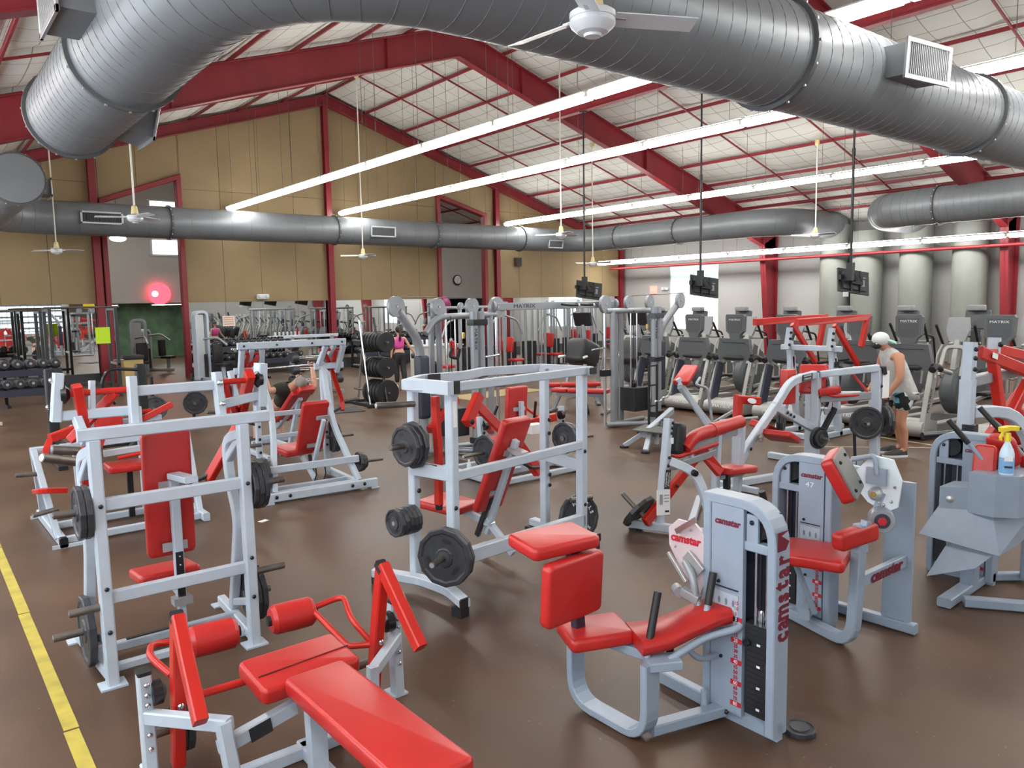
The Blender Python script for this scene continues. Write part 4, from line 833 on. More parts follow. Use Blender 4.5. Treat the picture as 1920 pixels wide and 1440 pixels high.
PD(o, 'back_pad', (2.66, 2.9, .80), (.41, .075, .345), (4, 0, 3)); PD(o, 'head_pad', (2.64, 3.02, 1.03), (.43, .28, .07), (4, 0, -6)); B(o, 'back_post', (2.78, 2.98, .46), (2.72, 2.96, .98), .07, .05, NAVY, n=(1, 0, 0))
g = G(); g.prism([(2.62, .66), (2.56, .84), (2.58, 1.0), (2.66, 1.06), (2.78, 1.06), (2.845, 1.0), (2.84, .9), (2.76, .78)], 0, 3.36, 3.375); c_ = g.done('cam_plate', mat('frosted_acrylic', (.60, .50, .52), .2), o)
wrd(c_, 'camstar', .065, LOGOR, (3.358, 2.725, .955), (0, -1, .03), sx=1.0, slant=.15, bold=.0025)
bolts(c_, (-1, 0, 0), [(3.36, 2.68, 1.02), (3.36, 2.79, .9), (3.36, 2.76, .99)], .008, CHROME)
g = G(); g.bar((3.32, 2.62, 1.1), (3.32, 2.76, 1.0), .03, .006); g.done('steel_strap', CHROME, c_); g = G(); g.bar((3.34, 2.83, .86), (3.34, 2.70, .72), .02, .02); g.done('steel_link', ALU, c_)
T(o, 'crank_arm', [(3.33, 2.70, .84), (3.3, 2.62, .78), (3.3, 2.6, .66), (3.3, 2.56, .6)], .022, SILV, fil=.05); LA(o, 'crank_roller', [(0, -.03), (.032, -.03), (.032, .03), (0, .03)], (3.27, 2.70, .69), (-.6, -1, 0), SILV, 16); B(o, 'crank_bracket', (3.34, 2.7, .88), (3.34, 2.6, .8), .02, .07, ALU, n=(1, 0, 0)); B(o, 'crank_link', (3.28, 2.68, .69), (3.3, 2.58, .66), .05, .05, SILV)
rel(o)
plate('small dark weight plate lying flat on the floor beside the nearest grey tower', (3.575, 2.13, .016), (0, 0, 1), .085, .03, 14, IRON, grips=0)
# G: second tower, number 47
o = thing('triceps_machine', 'grey tower machine with number 47, tilted red arm pad and round counterweight', 'exercise machine', (4.88, 2.7, 0))
x = 4.93
tower(o, x, 2.70, 3.16, 1.2, False, True, num='47', lift=.5)
PT(o, 'u_frame', [(4.86, 2.98, .04), (4.70, 2.44, .04), (4.72, 2.42, .84)], .07, .075, GREYB, (1, -.2, 0), .16, 6); B(o, 'u_frame_top', (4.70, 2.43, .66), (4.76, 2.40, .86), .07, .05, GREYB, n=(1, 0, 0))
B(o, 'base_rail', (5.24, 2.28, .04), (5.2, 3.16, .04), .07, .07, GREYB); B(o, 'base_rail', (4.93, 3.1, .04), (5.22, 3.12, .04), .07, .07, GREYB); B(o, 'base_rail', (4.9, 2.75, .04), (5.2, 2.95, .04), .06, .06, GREYB)
BX(o, 'side_plate_post', (5.25, 2.42, .54), (.035, .19, 1.0), GREYB, (0, 0, 4)); b_ = B(o, 'logo_rail', (4.72, 2.41, .47), (5.26, 2.37, .50), .04, .085, GREYB)
wrd(b_, 'camstar', .105, LOGO, (4.98, 2.366, .485), (1, -.074, .055), sx=1.1, slant=.15, bold=.004)
PD(o, 'seat', (4.60, 2.66, .61), (.42, .42, .075), (0, 0, 20)); B(o, 'seat_bracket', (4.62, 2.6, .55), (4.9, 2.75, .5), .06, .05, GREYB); T(o, 'seat_strut', [(4.55, 2.78, .56), (4.72, 2.72, .16)], .02, GREYB)
PT(o, 'strut_foot', [(4.68, 2.78, .14), (4.86, 2.84, .14)], .08, .08, GREYB, (0, 0, 1)); PD(o, 'rear_roll', (4.62, 2.98, .68), (.12, .14, .22), r=.05); T(o, 'handle_grip', [(4.6, 3.0, .76), (4.53, 3.02, .98)], .024, BLK)
PD(o, 'elbow_pad', (4.68, 2.43, .77), (.34, .09, .12), (0, -6, -14)); B(o, 'pad_post', (4.74, 2.41, .66), (4.72, 2.42, .8), .06, .05, GREYB, n=(1, 0, 0))
e = axes((.93, .29, .2), (-.42, .33, .85)); c0 = V((4.67, 2.53, 1.15)); er = [math.degrees(q) for q in e.to_euler()]
PD(o, 'arm_pad', c0, (.25, .31, .09), er); bk = PD(o, 'pad_board', c0+e @ V((0, 0, .05)), (.235, .295, .016), er, mat('grey_board', (.16, .165, .155), .5), .005); bolts(o, e @ V((0, 0, 1)), [c0+e @ V((a, b_, .058)) for a in (-.07, .07) for b_ in (-.1, .1)], .012)
g = G(); g.prism([(2.50, 1.24), (2.36, 1.23), (2.30, 1.1), (2.32, .92), (2.40, .87), (2.52, .92), (2.66, 1.06)], 0, 5.0, 5.015); c_ = g.done('cam_plate', mat('white_acrylic', (.72, .80, .84), .15), o)
LA(c_, 'cam_hub', [(0, 0), (.045, 0), (.045, .03), (.025, .05), (0, .05)], (5.0, 2.46, .99), (-1, 0, 0), ALU, 16); LA(c_, 'brass_boss', [(0, .05), (.02, .05), (.018, .056), (0, .056)], (5.0, 2.46, .99), (-1, 0, 0), mat('brass', (.6, .42, .15), .3, .8), 12)
bolts(c_, (-1, 0, 0), [(5.0, 2.36, .95), (5.0, 2.41, .92), (5.0, 2.34, 1.05), (5.0, 2.44, .93)], .011, CHROME)
T(c_, 'lever_tube', [(4.97, 2.62, 1.2), (4.96, 2.46, 1.25), (4.96, 2.44, 1.12)], .017, GREYB, fil=.03); BX(c_, 'lever_block', (4.97, 2.45, 1.11), (.03, .13, .11), GREYB)
cw = LA(o, 'counterweight', [(.02, 0), (.075, 0), (.08, .01), (.08, .10), (.075, .11), (.02, .11)], (5.02, 2.44, .83), (-.8, -.5, 0), SILV, 26); LA(cw, 'counterweight_cap', [(0, .111), (.05, .111), (.048, .118), (0, .118)], (5.02, 2.44, .83), (-.8, -.5, 0), NAVY, 20); LA(cw, 'cap_logo', [(0, .118), (.03, .118), (.03, .12), (0, .12)], (5.02, 2.44, .83), (-.8, -.5, 0), LOGOR, 6)
B(o, 'counterweight_arm', (5.0, 2.47, .86), (5.01, 2.42, 1.0), .03, .04, GREYB, n=(1, 0, 0)); LA(o, 'cam_shaft', [(0, 0), (.03, 0), (.03, .24), (0, .24)], (5.02, 2.46, .99), (1, 0, 0), SILV, 14)
rel(o)
# H: tower at the right edge with the spray bottle
o = thing('ab_crunch_machine', 'grey tower machine at the right edge with folded shrouds and spray bottle', 'exercise machine', (6.5, 2.5, 0))
x = 6.62
tower(o, x, 2.30, 2.80, 1.2, False, True, lift=.42)
B(o, 'base_rail', (5.86, 2.36, .04), (6.72, 2.40, .04), .10, .07, GREYB); B(o, 'base_rail', (6.0, 2.28, .04), (6.3, 1.85, .04), .08, .07, GREYB); B(o, 'base_rail', (6.62, 2.42, .04), (6.9, 2.2, .04), .07, .06, GREYB); LA(o, 'pivot_stub', [(0, 0), (.025, 0), (.025, .12), (0, .12)], (6.5, 2.42, .06), (0, 0, 1), GREYB, 12); B(o, 'front_column', (6.35, 2.38, .05), (6.3, 2.36, .8), .12, .1, GREYB, n=(1, 0, 0))
g = G(); g.loft([[(5.95, 2.46, .88), (6.1, 2.2, .88), (6.1, 2.2, .70), (5.95, 2.46, .70)], [(6.3, 2.5, .86), (6.4, 2.3, .86), (6.4, 2.3, .70), (6.3, 2.5, .70)]]); g.done('upper_bracket', GREYB, o); bolts(o, (-.8, -.5, 0), [(5.985, 2.4, .79)], .028, ALU)
g = G(); pp = [(6.04, 2.30), (6.03, 2.12), (6.13, 2.0), (6.3, 1.95), (6.6, 2.0), (6.6, 2.3)]; g.prism([p for p in pp], 2, .70, 1.0); g.done('curved_cover', GREYB, o)
def fold(nm, q, t=.012):
    q = [V(p) for p in q]; n = (q[1]-q[0]).cross(q[2]-q[0]).normalized()*t; g = G(); g.loft([[p for p in q], [p+n for p in q]]); return g.done(nm, GREYB, o)
fold('folded_shroud', [(5.96, 2.46, .74), (6.12, 2.16, .71), (6.05, 2.08, .42), (5.82, 2.54, .53)]); fold('folded_shroud', [(6.12, 2.16, .71), (6.5, 2.0, .72), (6.4, 2.02, .5), (6.05, 2.08, .42)]); fold('folded_shroud', [(6.05, 2.40, .50), (6.1, 2.12, .42), (6.02, 2.22, .30), (5.88, 2.5, .2)]); fold('folded_shroud', [(6.0, 2.42, .5), (6.15, 2.3, .36), (6.05, 2.3, .3), (6.02, 2.4, .34)])
PD(o, 'back_pad', (6.24, 2.27, 1.03), (.10, .15, .30), (0, 14, 10)); PD(o, 'head_pad', (6.44, 2.22, 1.12), (.1, .22, .26), (0, -24, -20), r=.04); PD(o, 'side_pad', (6.56, 2.08, 1.04), (.14, .1, .1)); BX(o, 'pad_board', (6.34, 2.24, .99), (.12, .1, .16), NAVY, (0, 0, 10))
for b_, t_ in (((6.22, 2.26, 1.05), (6.1, 2.48, 1.36)), ((6.58, 2.12, 1.06), (6.5, 2.42, 1.42))):
    b_, t_ = V(b_), V(t_); T(o, 'handle_stem', [b_, b_+(t_-b_)*.5], .015, GREYB); T(o, 'handle_grip', [b_+(t_-b_)*.45, t_], .021, BLK)
PT(o, 'far_frame', [(6.95, 2.2, .9), (6.95, 2.2, 1.3), (7.1, 2.0, 1.3)], .1, .06, GREYB, fil=.1); B(o, 'far_post', (6.85, 2.15, .05), (6.85, 2.15, 1.2), .1, .08, GREYB, n=(1, 0, 0))
rel(o)
sb = thing('spray_bottle', 'clear spray bottle of blue cleaner with yellow trigger on the right tower machine', 'bottle', (6.16, 2.1, 1.0))
LA(sb, 'bottle_body', [(0, 0), (.045, 0), (.048, .01), (.048, .15), (.04, .18), (.018, .23), (.016, .25), (0, .25)], (0, 0, 0), (0, 0, 1), mat('clear_plastic', (.62, .78, .9), .12), 20)
LA(sb, 'blue_liquid', [(0, .004), (.049, .012), (.0495, .10), (.0495, .125), (0, .125)], (0, 0, 0), (0, 0, 1), mat('blue_cleaner', (.22, .44, .72), .15), 20)
decal(sb, (-.042, -.027, .12), (.54, -.84, 0), (0, 0, 1), .055, .035, PAPER, 'bottle_label'); decal(sb, (-.042, -.027, .06), (.54, -.84, 0), (0, 0, 1), .05, .015, NAVY, 'bottle_label')
YP = mat('yellow_plastic', (.85, .66, .03), .35); LA(sb, 'spray_collar', [(0, .24), (.022, .24), (.02, .30), (0, .3)], (0, 0, 0), (0, 0, 1), YP, 14); g = G(); g.path([(-.05, .03, .325), (.0, 0, .335), (.06, -.035, .33)], .035, .05); g.done('spray_head', YP, sb); g = G(); g.path([(-.03, .02, .31), (-.05, .03, .27), (-.045, .028, .25)], .02, .012, (.5, .85, 0)); g.done('spray_trigger', YP, sb); g = G(); g.bar((.055, -.03, .33), (.085, -.048, .328), .02); g.done('spray_nozzle', NAVY, sb)

# ---------------------------------------------------------------- I: white leg machine, middle right
o = thing('kneeling_leg_curl', 'white and red leg curl with card hung on its front post', 'exercise machine', (5.63, 5.25, 0))
I0 = V(o.location)
B(o, 'base_rail', (5.6, 5.25, .06), (5.92, 4.5, .06), .07, .08); BX(o, 'rubber_foot', (5.64, 5.2, .012), (.1, .1, .024), BLK); bolts(o, (-.93, -.37, 0), [(5.80, 4.66, .07)], .018)
B(o, 'base_rail', (5.85, 4.7, .06), (6.9, 5.4, .06), .07, .07); B(o, 'front_post', (5.74, 4.98, .06), (5.90, 5.0, 1.12), .065, .085, n=(1, 0, 0)); bolts(o, (0, -1, 0), [(5.73+.16*z, 4.95, z) for z in (.66, .74, .98, 1.03, 1.08)], .018)
badge(o, (5.81, 4.935, .53), (.15, 0, .99), (-.99, 0, .15), .19, .075); decal(o, (5.895, 4.955, .9), (1, 0, 0), (0, 0, 1), .05, .06, DECW)
PT(o, 'curved_leg', [(5.87, 4.95, .70), (6.02, 4.75, .60), (6.03, 4.62, .3), (6.06, 4.58, .02)], .06, .085, n=(.3, .95, 0), fil=.18); LA(o, 'pivot_bearing', [(0, 0), (.035, 0), (.03, .04), (0, .045)], (5.98, 4.75, .6), (-.3, -1, 0), BLKG, 14)
cd_ = thing('instruction_card', 'white card with figure drawing hung on the leg curl front post', 'card', (5.66, 4.86, .34)); decal(cd_, (0, 0, 0), (.9, -.43, 0), (0, 0, 1), .14, .25, PAPER, 'card_sheet')
for k, (u, v, w_, h_) in enumerate(((-.025, .03, .03, .1), (.03, .07, .05, .01), (.03, .04, .05, .01), (.03, .01, .05, .01), (.035, -.09, .04, .02))): decal(cd_, (u*.9, -u*.43-.004, v), (.9, -.43, 0), (0, 0, 1), w_, h_, mat('grey_print', (.3, .31, .33), .6) if k < 4 else DECK, 'card_print')
a = PT(o, 'lever_arm', [(5.58, 5.02, .12), (5.98, 5.0, .42), (6.42, 5.0, .73), (6.60, 4.9, .48)], .06, .10, RED, n=(0, 1, 0)); bolts(a, (0, -1, 0), [(5.99, 4.96, .43)], .02)
horn(o, (5.62, 5.04, .14), (5.56, 5.3, .36), .025)
plate('dark weight plate tilted on the low horn behind the hanging card', (5.60, 5.12, .21), (-.18, .76, .63), .2, .045, grips=0)
B(o, 'roll_frame', (6.15, 4.97, .78), (6.9, 4.93, .88), .06, .07, SILV); B(o, 'roll_frame', (5.93, 4.98, .63), (6.62, 4.95, .70), .05, .07, SILV); B(o, 'rear_post', (6.98, 4.97, .05), (7.03, 4.95, .92), .07, .08, n=(1, 0, 0)); B(o, 'rear_post', (6.60, 4.97, .05), (6.62, 4.95, .92), .06, .08, n=(1, 0, 0)); B(o, 'short_post', (6.22, 4.97, .64), (6.2, 4.97, .80), .04, .05, n=(1, 0, 0))
T(o, 'chest_roll', [(6.1, 4.96, .80), (6.22, 4.95, .90), (6.42, 4.94, .93), (6.98, 4.92, .98)], .068, VINYL, 14, .1); T(o, 'roll_strap', [(6.5, 4.937, .938), (6.68, 4.93, .953)], .074, VINYL, 14); PD(o, 'thigh_pad', (6.3, 4.99, .76), (.62, .14, .05), (0, -6, -3)); PD(o, 'end_cover', (6.05, 5.02, .90), (.15, .16, .32), (0, 8, 10), BLK, .05)
PD(o, 'seat', (6.90, 4.93, .47), (.52, .26, .075), (0, 5, 4)); B(o, 'seat_post', (6.72, 4.90, .05), (6.74, 4.92, .45), .05, .07, BLKG, n=(1, 0, 0)); bolts(o, (0, -1, 0), [(6.72, 4.86, z) for z in (.15, .22, .29)], .009, CHROME); B(o, 'seat_arm', (6.65, 4.94, .42), (7.05, 4.94, .41), .05, .05)
bpy.context.view_layer.update(); rel(o)
# red padded lever beyond
o = thing('red_lever_post', 'red square lever with white oval patch rising behind the leg curl', 'exercise machine', (7.72, 5.5, 0))
a = PT(o, 'lever_bar', [(0, 0, .66), (.02, 0, 1.10), (.34, -.06, 1.05)], .09, .10, RED, n=(0, 1, 0)); B(o, 'lever_base', (-.3, 0, .04), (.05, 0, .04), .08, .07); B(o, 'lever_foot', (0, -.3, .04), (0, .3, .04), .07, .07); B(o, 'lever_post', (0, .02, .05), (0, .01, .70), .07, .07, n=(1, 0, 0))
g = G(); n = 16; g.loft([[(.16+.085*math.cos(2*math.pi*j/n)*(1.0), -.088+t, 1.072+.032*math.sin(2*math.pi*j/n)-.17*.085*math.cos(2*math.pi*j/n)) for j in range(n)] for t in (-.012, .0)]); g.done('white_oval_patch', DECW, a)

# ---------------------------------------------------------------- J: white shrug machine with round plates
o = thing('shrug_machine', 'white arched press frame with black maker badge, left of the man in the cap', 'exercise machine', (9.6, 5.5, 0))
PT(o, 'arched_frame', [(7.75, 5.6, .05), (8.05, 5.62, .42), (8.75, 5.6, .98), (9.02, 5.62, 1.2), (9.60, 5.62, 1.25)], .085, .10, n=(0, 1, 0), fil=.22); B(o, 'rear_post', (9.62, 5.6, .02), (9.62, 5.6, 1.28), .085, .11, n=(1, 0, 0)); B(o, 'rail_cap', (9.60, 5.6, 1.25), (9.69, 5.6, 1.25), .11, .09, BLK)
badge(o, (9.35, 5.57, 1.235), (1, 0, .06), (0, 0, 1), .24, .085); decal(o, (8.72, 5.57, .95), (.64, 0, .77), (-.77, 0, .64), .16, .06, DECW)
B(o, 'diagonal_brace', (8.62, 5.6, .92), (9.60, 5.58, .5), .07, .10, n=(0, 1, 0)); bolts(o, (0, -1, 0), [(8.86+.075*k, 5.545, .815-.034*k) for k in range(3)]+[(9.62, 5.55, .95), (8.10, 5.56, .44)], .022)
horn(o, (8.3, 5.55, .58), (8.06, 5.4, .58), .03); B(o, 'base_rail', (7.7, 5.6, .05), (10.1, 5.2, .05), .08, .09); B(o, 'base_rail', (9.62, 6.3, .05), (9.62, 4.9, .05), .08, .09, n=(1, 0, 0)); BX(o, 'rubber_foot', (9.64, 5.25, .03), (.1, .1, .06), BLK)
B(o, 'front_post', (10.1, 5.02, .02), (10.1, 5.02, 1.34), .085, .12, n=(1, 0, 0)); B(o, 'front_post', (10.05, 5.95, .02), (10.05, 5.95, 1.1), .08, .1, n=(1, 0, 0)); PT(o, 'top_arm', [(9.62, 5.85, 1.2), (9.7, 5.4, 1.28), (10.1, 5.0, 1.34)], .09, .11, n=(0, 0, 1), fil=.15); bolts(o, (0, -1, 0), [(10.1, 4.95, z) for z in (.52, 1.1)], .022)
B(o, 'side_rail', (9.66, 5.56, .92), (10.1, 5.06, .97), .06, .10, SILV); B(o, 'side_rail', (9.66, 5.5, .74), (10.1, 5.06, .80), .05, .06, SILV); B(o, 'rail_cap', (10.12, 4.97, 1.3), (10.16, 4.94, 1.31), .09, .11, BLK); decal(o, (10.17, 4.93, 1.12), (1, -.2, 0), (0, 0, 1), .13, .36, PAPER, 'white_card')
PD(o, 'backrest', (9.78, 5.75, 1.16), (.16, .34, .40), (0, 12, 25)); PD(o, 'seat_pad', (8.55, 5.45, .56), (.36, .40, .08), (0, 22, 10)); PD(o, 'side_pad', (9.2, 6.1, .52), (.34, .3, .1), (10, 20, 0)); T(o, 'red_loop_handle', [(9.8, 5.6, 1.3), (9.98, 5.3, 1.26), (10.08, 5.1, .98), (9.7, 5.4, .96), (9.6, 5.7, 1.08)], .018, RED, 8, .06); BX(o, 'white_tread', (9.9, 5.32, 1.0), (.36, .08, .03), PAPER, (0, 0, -45)); PD(o, 'red_lever_block', (9.26, 5.8, 1.1), (.2, .12, .46), (0, 0, 0), RED, .01); PD(o, 'thigh_pad', (9.72, 5.48, 1.03), (.3, .16, .1), (0, -8, -40))
B(o, 'weight_arm', (9.5, 5.5, .36), (9.75, 5.4, .8), .06, .07, BLKG, n=(1, 0, 0)); horn(o, (9.5, 5.56, .42), (9.44, 5.3, .42), .022); T(o, 'upright_bar', [(9.95, 5.2, .0), (9.93, 5.22, .55)], .02, BLK); horn(o, (9.95, 5.1, .62), (9.84, 4.98, .62), .024); horn(o, (10.14, 5.0, .62), (10.3, 4.86, .62), .024)
rel(o)
plates('the front horn of the arched white frame', (9.48, 5.48, .42), (-.25, -.97, 0), 2, .13, .04, rs=[.15, .11], k=24, group='plates on arched frame')
plates('the hanging bar of the arched white frame', (9.93, 5.06, .62), (-.7, -.7, 0), 1, .22, .04, k=24, group='plates on arched frame'); plates('the outer white post beside the bending man', (10.18, 4.96, .62), (.75, -.66, 0), 2, .21, .04, group='plates on arched frame'); plates('the upper rear horn of the arched white frame', (10.0, 5.7, .98), (.5, -.6, .0), 1, .22, .04, k=24, group='plates on arched frame'); plates('the brace of the arched white frame', (9.2, 5.9, .66), (.4, -.9, 0), 2, .17, .04, group='plates on arched frame')

# ---------------------------------------------------------------- K: tall machine with red overhead levers
o = thing('pulldown_machine', 'tall white frame with long red overhead levers behind the arched frame', 'exercise machine', (11.6, 7.0, 0))
for s, y in ((-1, 7.3), (1, 6.55)):
    PT(o, 'leg', [(11.35, y, .02), (11.62, y, .55), (11.75, y, 1.12), (11.68, y, 1.55)], .09, .11, n=(0, 1, 0), fil=.3); B(o, 'leg', (11.98, y, .02), (11.75, y, 1.3), .09, .10, n=(0, 1, 0)); B(o, 'base_rail', (11.2, y, .05), (12.3, y, .05), .09, .09); B(o, 'pivot_plate', (11.6, y, 1.42), (11.68, y, 1.78), .05, .10, n=(1, 0, 0)); bolts(o, (-.6, -.8, 0), [(11.58+.02*k, y-.06, 1.5+.1*k) for k in range(3)], .024)
    m_ = RED if s < 0 else RED
    PT(o, 'lever_beam', [(10.75, y+.05, 1.90), (12.55, y-.12, 1.93), (12.42, y-.1, 1.45)], .07, .11, m_, n=(0, 1, 0)); B(o, 'lever_strut', (11.75, y, 1.84), (12.40, y-.1, 1.10), .06, .09, m_, n=(0, 1, 0)); T(o, 'lever_grip', [(12.35, y-.12, 1.15), (12.7, y-.5, 1.22)], .026, BLK)
    decal(o, (10.88, y+.01, 1.905), (1, -.1, 0), (0, 0, 1), .09, .05, DECW)
B(o, 'cross_beam', (11.7, 6.4, 1.45), (11.7, 7.45, 1.45), .09, .09, n=(1, 0, 0)); B(o, 'cross_beam', (11.3, 6.5, .05), (11.3, 7.35, .05), .09, .09, n=(1, 0, 0)); PD(o, 'seat', (12.4, 6.9, .5), (.4, .34, .08)); B(o, 'seat_post', (12.4, 6.9, 0), (12.4, 6.9, .48), .08, .08, n=(1, 0, 0)); B(o, 'seat_rail', (11.7, 6.9, .05), (12.7, 6.9, .05), .09, .09)
PD(o, 'backrest', (12.1, 6.9, .9), (.12, .34, .5), (0, 12, 0)); badge(o, (11.74, 6.49, 1.2), (1, 0, 0), (0, 0, 1), .14, .09, ('', '')); horn(o, (11.4, 6.5, .5), (11.2, 6.2, .5))
rel(o)
# ---------------------------------------------------------------- L: machine at the right edge with red V levers
o = thing('high_row_machine', 'white machine with red V-shaped levers cut by the right edge of the view', 'exercise machine', (7.9, 3.0, 0))
B(o, 'main_post', (7.5, 2.92, .02), (7.56, 2.92, 1.52), .09, .12, n=(1, 0, 0)); bolts(o, (-.62, -.78, 0), [(7.52, 2.85, z) for z in (1.62, 1.72, 1.8)], .022); B(o, 'pivot_plate', (7.56, 2.92, 1.5), (7.58, 2.92, 1.86), .09, .1, n=(1, 0, 0)); B(o, 'pivot_plate', (8.05, 2.9, 1.6), (8.06, 2.9, 1.88), .07, .1, n=(1, 0, 0)); bolts(o, (-.62, -.78, 0), [(8.01, 2.83, 1.82)], .026)
B(o, 'rail', (7.56, 2.92, 1.5), (8.6, 2.9, 1.52), .09, .1, SILV); PT(o, 'curved_leg', [(7.62, 2.9, 1.22), (8.1, 2.7, 1.2), (8.25, 2.55, .7), (8.3, 2.5, .02)], .09, .11, n=(.3, .95, 0), fil=.35); T(o, 'diagonal_stay', [(7.6, 2.9, 1.3), (8.0, 2.8, 1.05)], .025, SILV)
PT(o, 'v_lever', [(7.95, 2.88, 1.76), (8.2, 2.84, .98), (8.62, 2.8, 1.42)], .08, .10, RED, n=(0, 1, 0)); B(o, 'v_lever_arm', (7.72, 2.9, 1.76), (8.62, 2.78, 1.52), .07, .11, RED, n=(0, 1, 0)); B(o, 'v_lever_arm', (8.1, 2.95, 1.78), (9.0, 2.9, 1.64), .07, .1, RED, n=(0, 1, 0)); B(o, 'rear_lever', (8.0, 3.0, .72), (8.8, 2.9, 1.3), .08, .12, RED, n=(0, 1, 0)); B(o, 'lever_band', (8.32, 2.95, .95), (8.42, 2.94, 1.02), .085, .125, DECW, n=(0, 1, 0)); decal(o, (7.9, 2.83, 1.72), (.96, -.1, -.25), (.25, 0, .97), .1, .05, DECW)
B(o, 'rear_post', (8.5, 3.3, .02), (8.45, 3.25, 1.5), .09, .1, n=(1, 0, 0)); B(o, 'base_rail', (7.4, 2.95, .05), (8.8, 2.9, .05), .09, .09); B(o, 'base_rail', (8.3, 2.4, .05), (8.5, 3.4, .05), .09, .09); BX(o, 'post_clamp', (7.52, 2.87, 1.02), (.1, .1, .2), BLKG); T(o, 'cross_tube', [(7.45, 2.9, 1.05), (7.1, 3.1, 1.04)], .03, BLKG); T(o, 'lever_grip', [(8.3, 2.7, 1.56), (8.7, 2.6, 1.57)], .025, BLK); PD(o, 'chest_pad', (8.5, 2.9, 1.0), (.14, .3, .36)); PD(o, 'seat', (8.2, 2.85, .6), (.36, .3, .08))
rel(o)
plates('the white machine with red V levers', (7.75, 3.12, .62), (-.3, .9, 0), 2, .22, .04, k=24, group='plates on V lever machine')

# ---------------------------------------------------------------- O: machine behind the centre press
o = thing('iso_press_machine', 'white low press with upright red backrest, seen through the central incline press', 'exercise machine', (6.3, 7.9, 0))
PD(o, 'backrest', (0.05, .1, .82), (.36, .08, .72), (4, 0, 6)); B(o, 'backrest_post', (.08, .0, .1), (.08, .02, .98), .06, .06, n=(0, 1, 0)); BX(o, 'pad_bracket', (.06, .045, .88), (.2, .02, .05), ALU); B(o, 'post_head', (.1, -.02, .78), (.16, -.06, .62), .07, .06); BX(o, 'white_box', (.2, -.1, .62), (.22, .16, .12), PAPER)
PD(o, 'seat', (0.0, .42, .42), (.38, .38, .08)); B(o, 'seat_rail', (.02, .1, .35), (0, .6, .35), .06, .06, n=(1, 0, 0))
for s, x in ((-1, -.6), (1, .75)):
    B(o, 'side_post', (x, -.05, .05), (x+.02*s, .0, .85), .06, .08, n=(1, 0, 0)); bolts(o, (0, -1, 0), [(x, -.06, z) for z in (.55, .65, .75)], .022); B(o, 'base_rail', (x, -.5, .05), (x, .9, .05), .07, .08, n=(1, 0, 0))
    a = B(o, 'press_arm', (x-.1*s, -.02, .72), (x-.62*s*(.5 if s < 0 else 1), .2, .62), .09, .10, RED); T(a, 'handle_grip', [(x-.3*s, .2, .7), (x-.35*s, .1, .95)], .018, BLK); T(a, 'handle_grip', [(x-.1*s, .3, .66), (x-.35*s, .5, .9)], .02, RED)
    horn(o, (x, -.15, .42), (x+.42*s, -.2, .42), .025); LA(o, 'pivot_bearing', [(0, 0), (.06, 0), (.06, .05), (0, .05)], (x, -.05, .74), (-s, 0, 0), BLKG)
for y in (-.35, .1, .8): B(o, 'base_crossbar', (-.6, y, .05), (.75, y, .05), .07, .07)
bpy.context.view_layer.update()
plates('the left horn of the low press behind the central incline press', (5.66, 7.74, .42), (-1, -.1, 0), 1, .22, .045); plates('the right horn of the low press behind the central incline press', (7.12, 7.74, .42), (1, -.1, 0), 1, .19, .045)
wb = thing('water_bottle', 'clear plastic drink bottle with orange label standing on the floor', 'bottle', (5.78, 8.3, 0))
LA(wb, 'bottle_body', [(0, 0), (.033, 0), (.035, .02), (.033, .07), (.035, .12), (.034, .15), (.014, .19), (.014, .205), (0, .205)], (0, 0, 0), (0, 0, 1), mat('bottle_plastic', (.72, .76, .78), .1), 16); LA(wb, 'bottle_label', [(0, .02), (.036, .02), (.036, .075), (0, .075)], (0, 0, 0), (0, 0, 1), mat('orange_label', (.75, .22, .06), .5), 16); LA(wb, 'bottle_cap', [(0, .205), (.016, .205), (.015, .225), (0, .225)], (0, 0, 0), (0, 0, 1), PAPER, 12)
fc = thing('paper_scrap', 'small white paper scrap lying on the brown floor beside the near press', 'paper', (2.9, 8.05, .002)); BX(fc, 'paper_sheet', (0, 0, .001), (.10, .07, .002), PAPER, (0, 0, 20))

# ---------------------------------------------------------------- chest-supported row bench
o = thing('t_bar_row', 'white inclined row bench with red chest pad, foot plate and curl bar', 'exercise machine', (9.1, 8.1, 0))
B(o, 'front_rail', (8.62, 7.75, .03), (8.95, 7.95, .25), .08, .07); B(o, 'front_rail', (8.72, 8.28, .03), (8.95, 8.05, .25), .08, .07); TP = mat('tread_plate', (.10, .10, .092), .5, .4)
for q in (((8.72, 8.12), (9.28, 8.36), (9.28, 7.78), (8.85, 7.56)), ((9.33, 8.3), (9.75, 8.26), (9.62, 7.86), (9.36, 7.8))):
    g = G(); g.prism(q, 2, .285, .30); g.done('foot_plate', TP, o)
B(o, 'plate_post', (9.1, 7.95, .05), (9.1, 7.95, .29), .06, .06, n=(1, 0, 0)); B(o, 'plate_post', (9.5, 8.1, .05), (9.5, 8.1, .29), .06, .06, n=(1, 0, 0))
for q in ((8.62, 7.75), (8.72, 8.28)): LA(o, 'rubber_foot', [(0, 0), (.07, 0), (.07, .03), (0, .03)], (q[0], q[1], 0), (0, 0, 1), BLK, 14)
B(o, 'spine', (8.9, 8.02, .22), (10.1, 8.5, .42), .09, .11); wrd(o, 'MATRIX', .08, DECK, (9.52, 8.215, .335), (.93, .33, .15), (-.1, 0, 1), sx=1.1)
B(o, 'incline_post', (10.25, 7.75, .05), (9.72, 8.05, 1.02), .08, .08); B(o, 'incline_post', (10.65, 8.0, .05), (9.95, 8.2, .86), .08, .08)
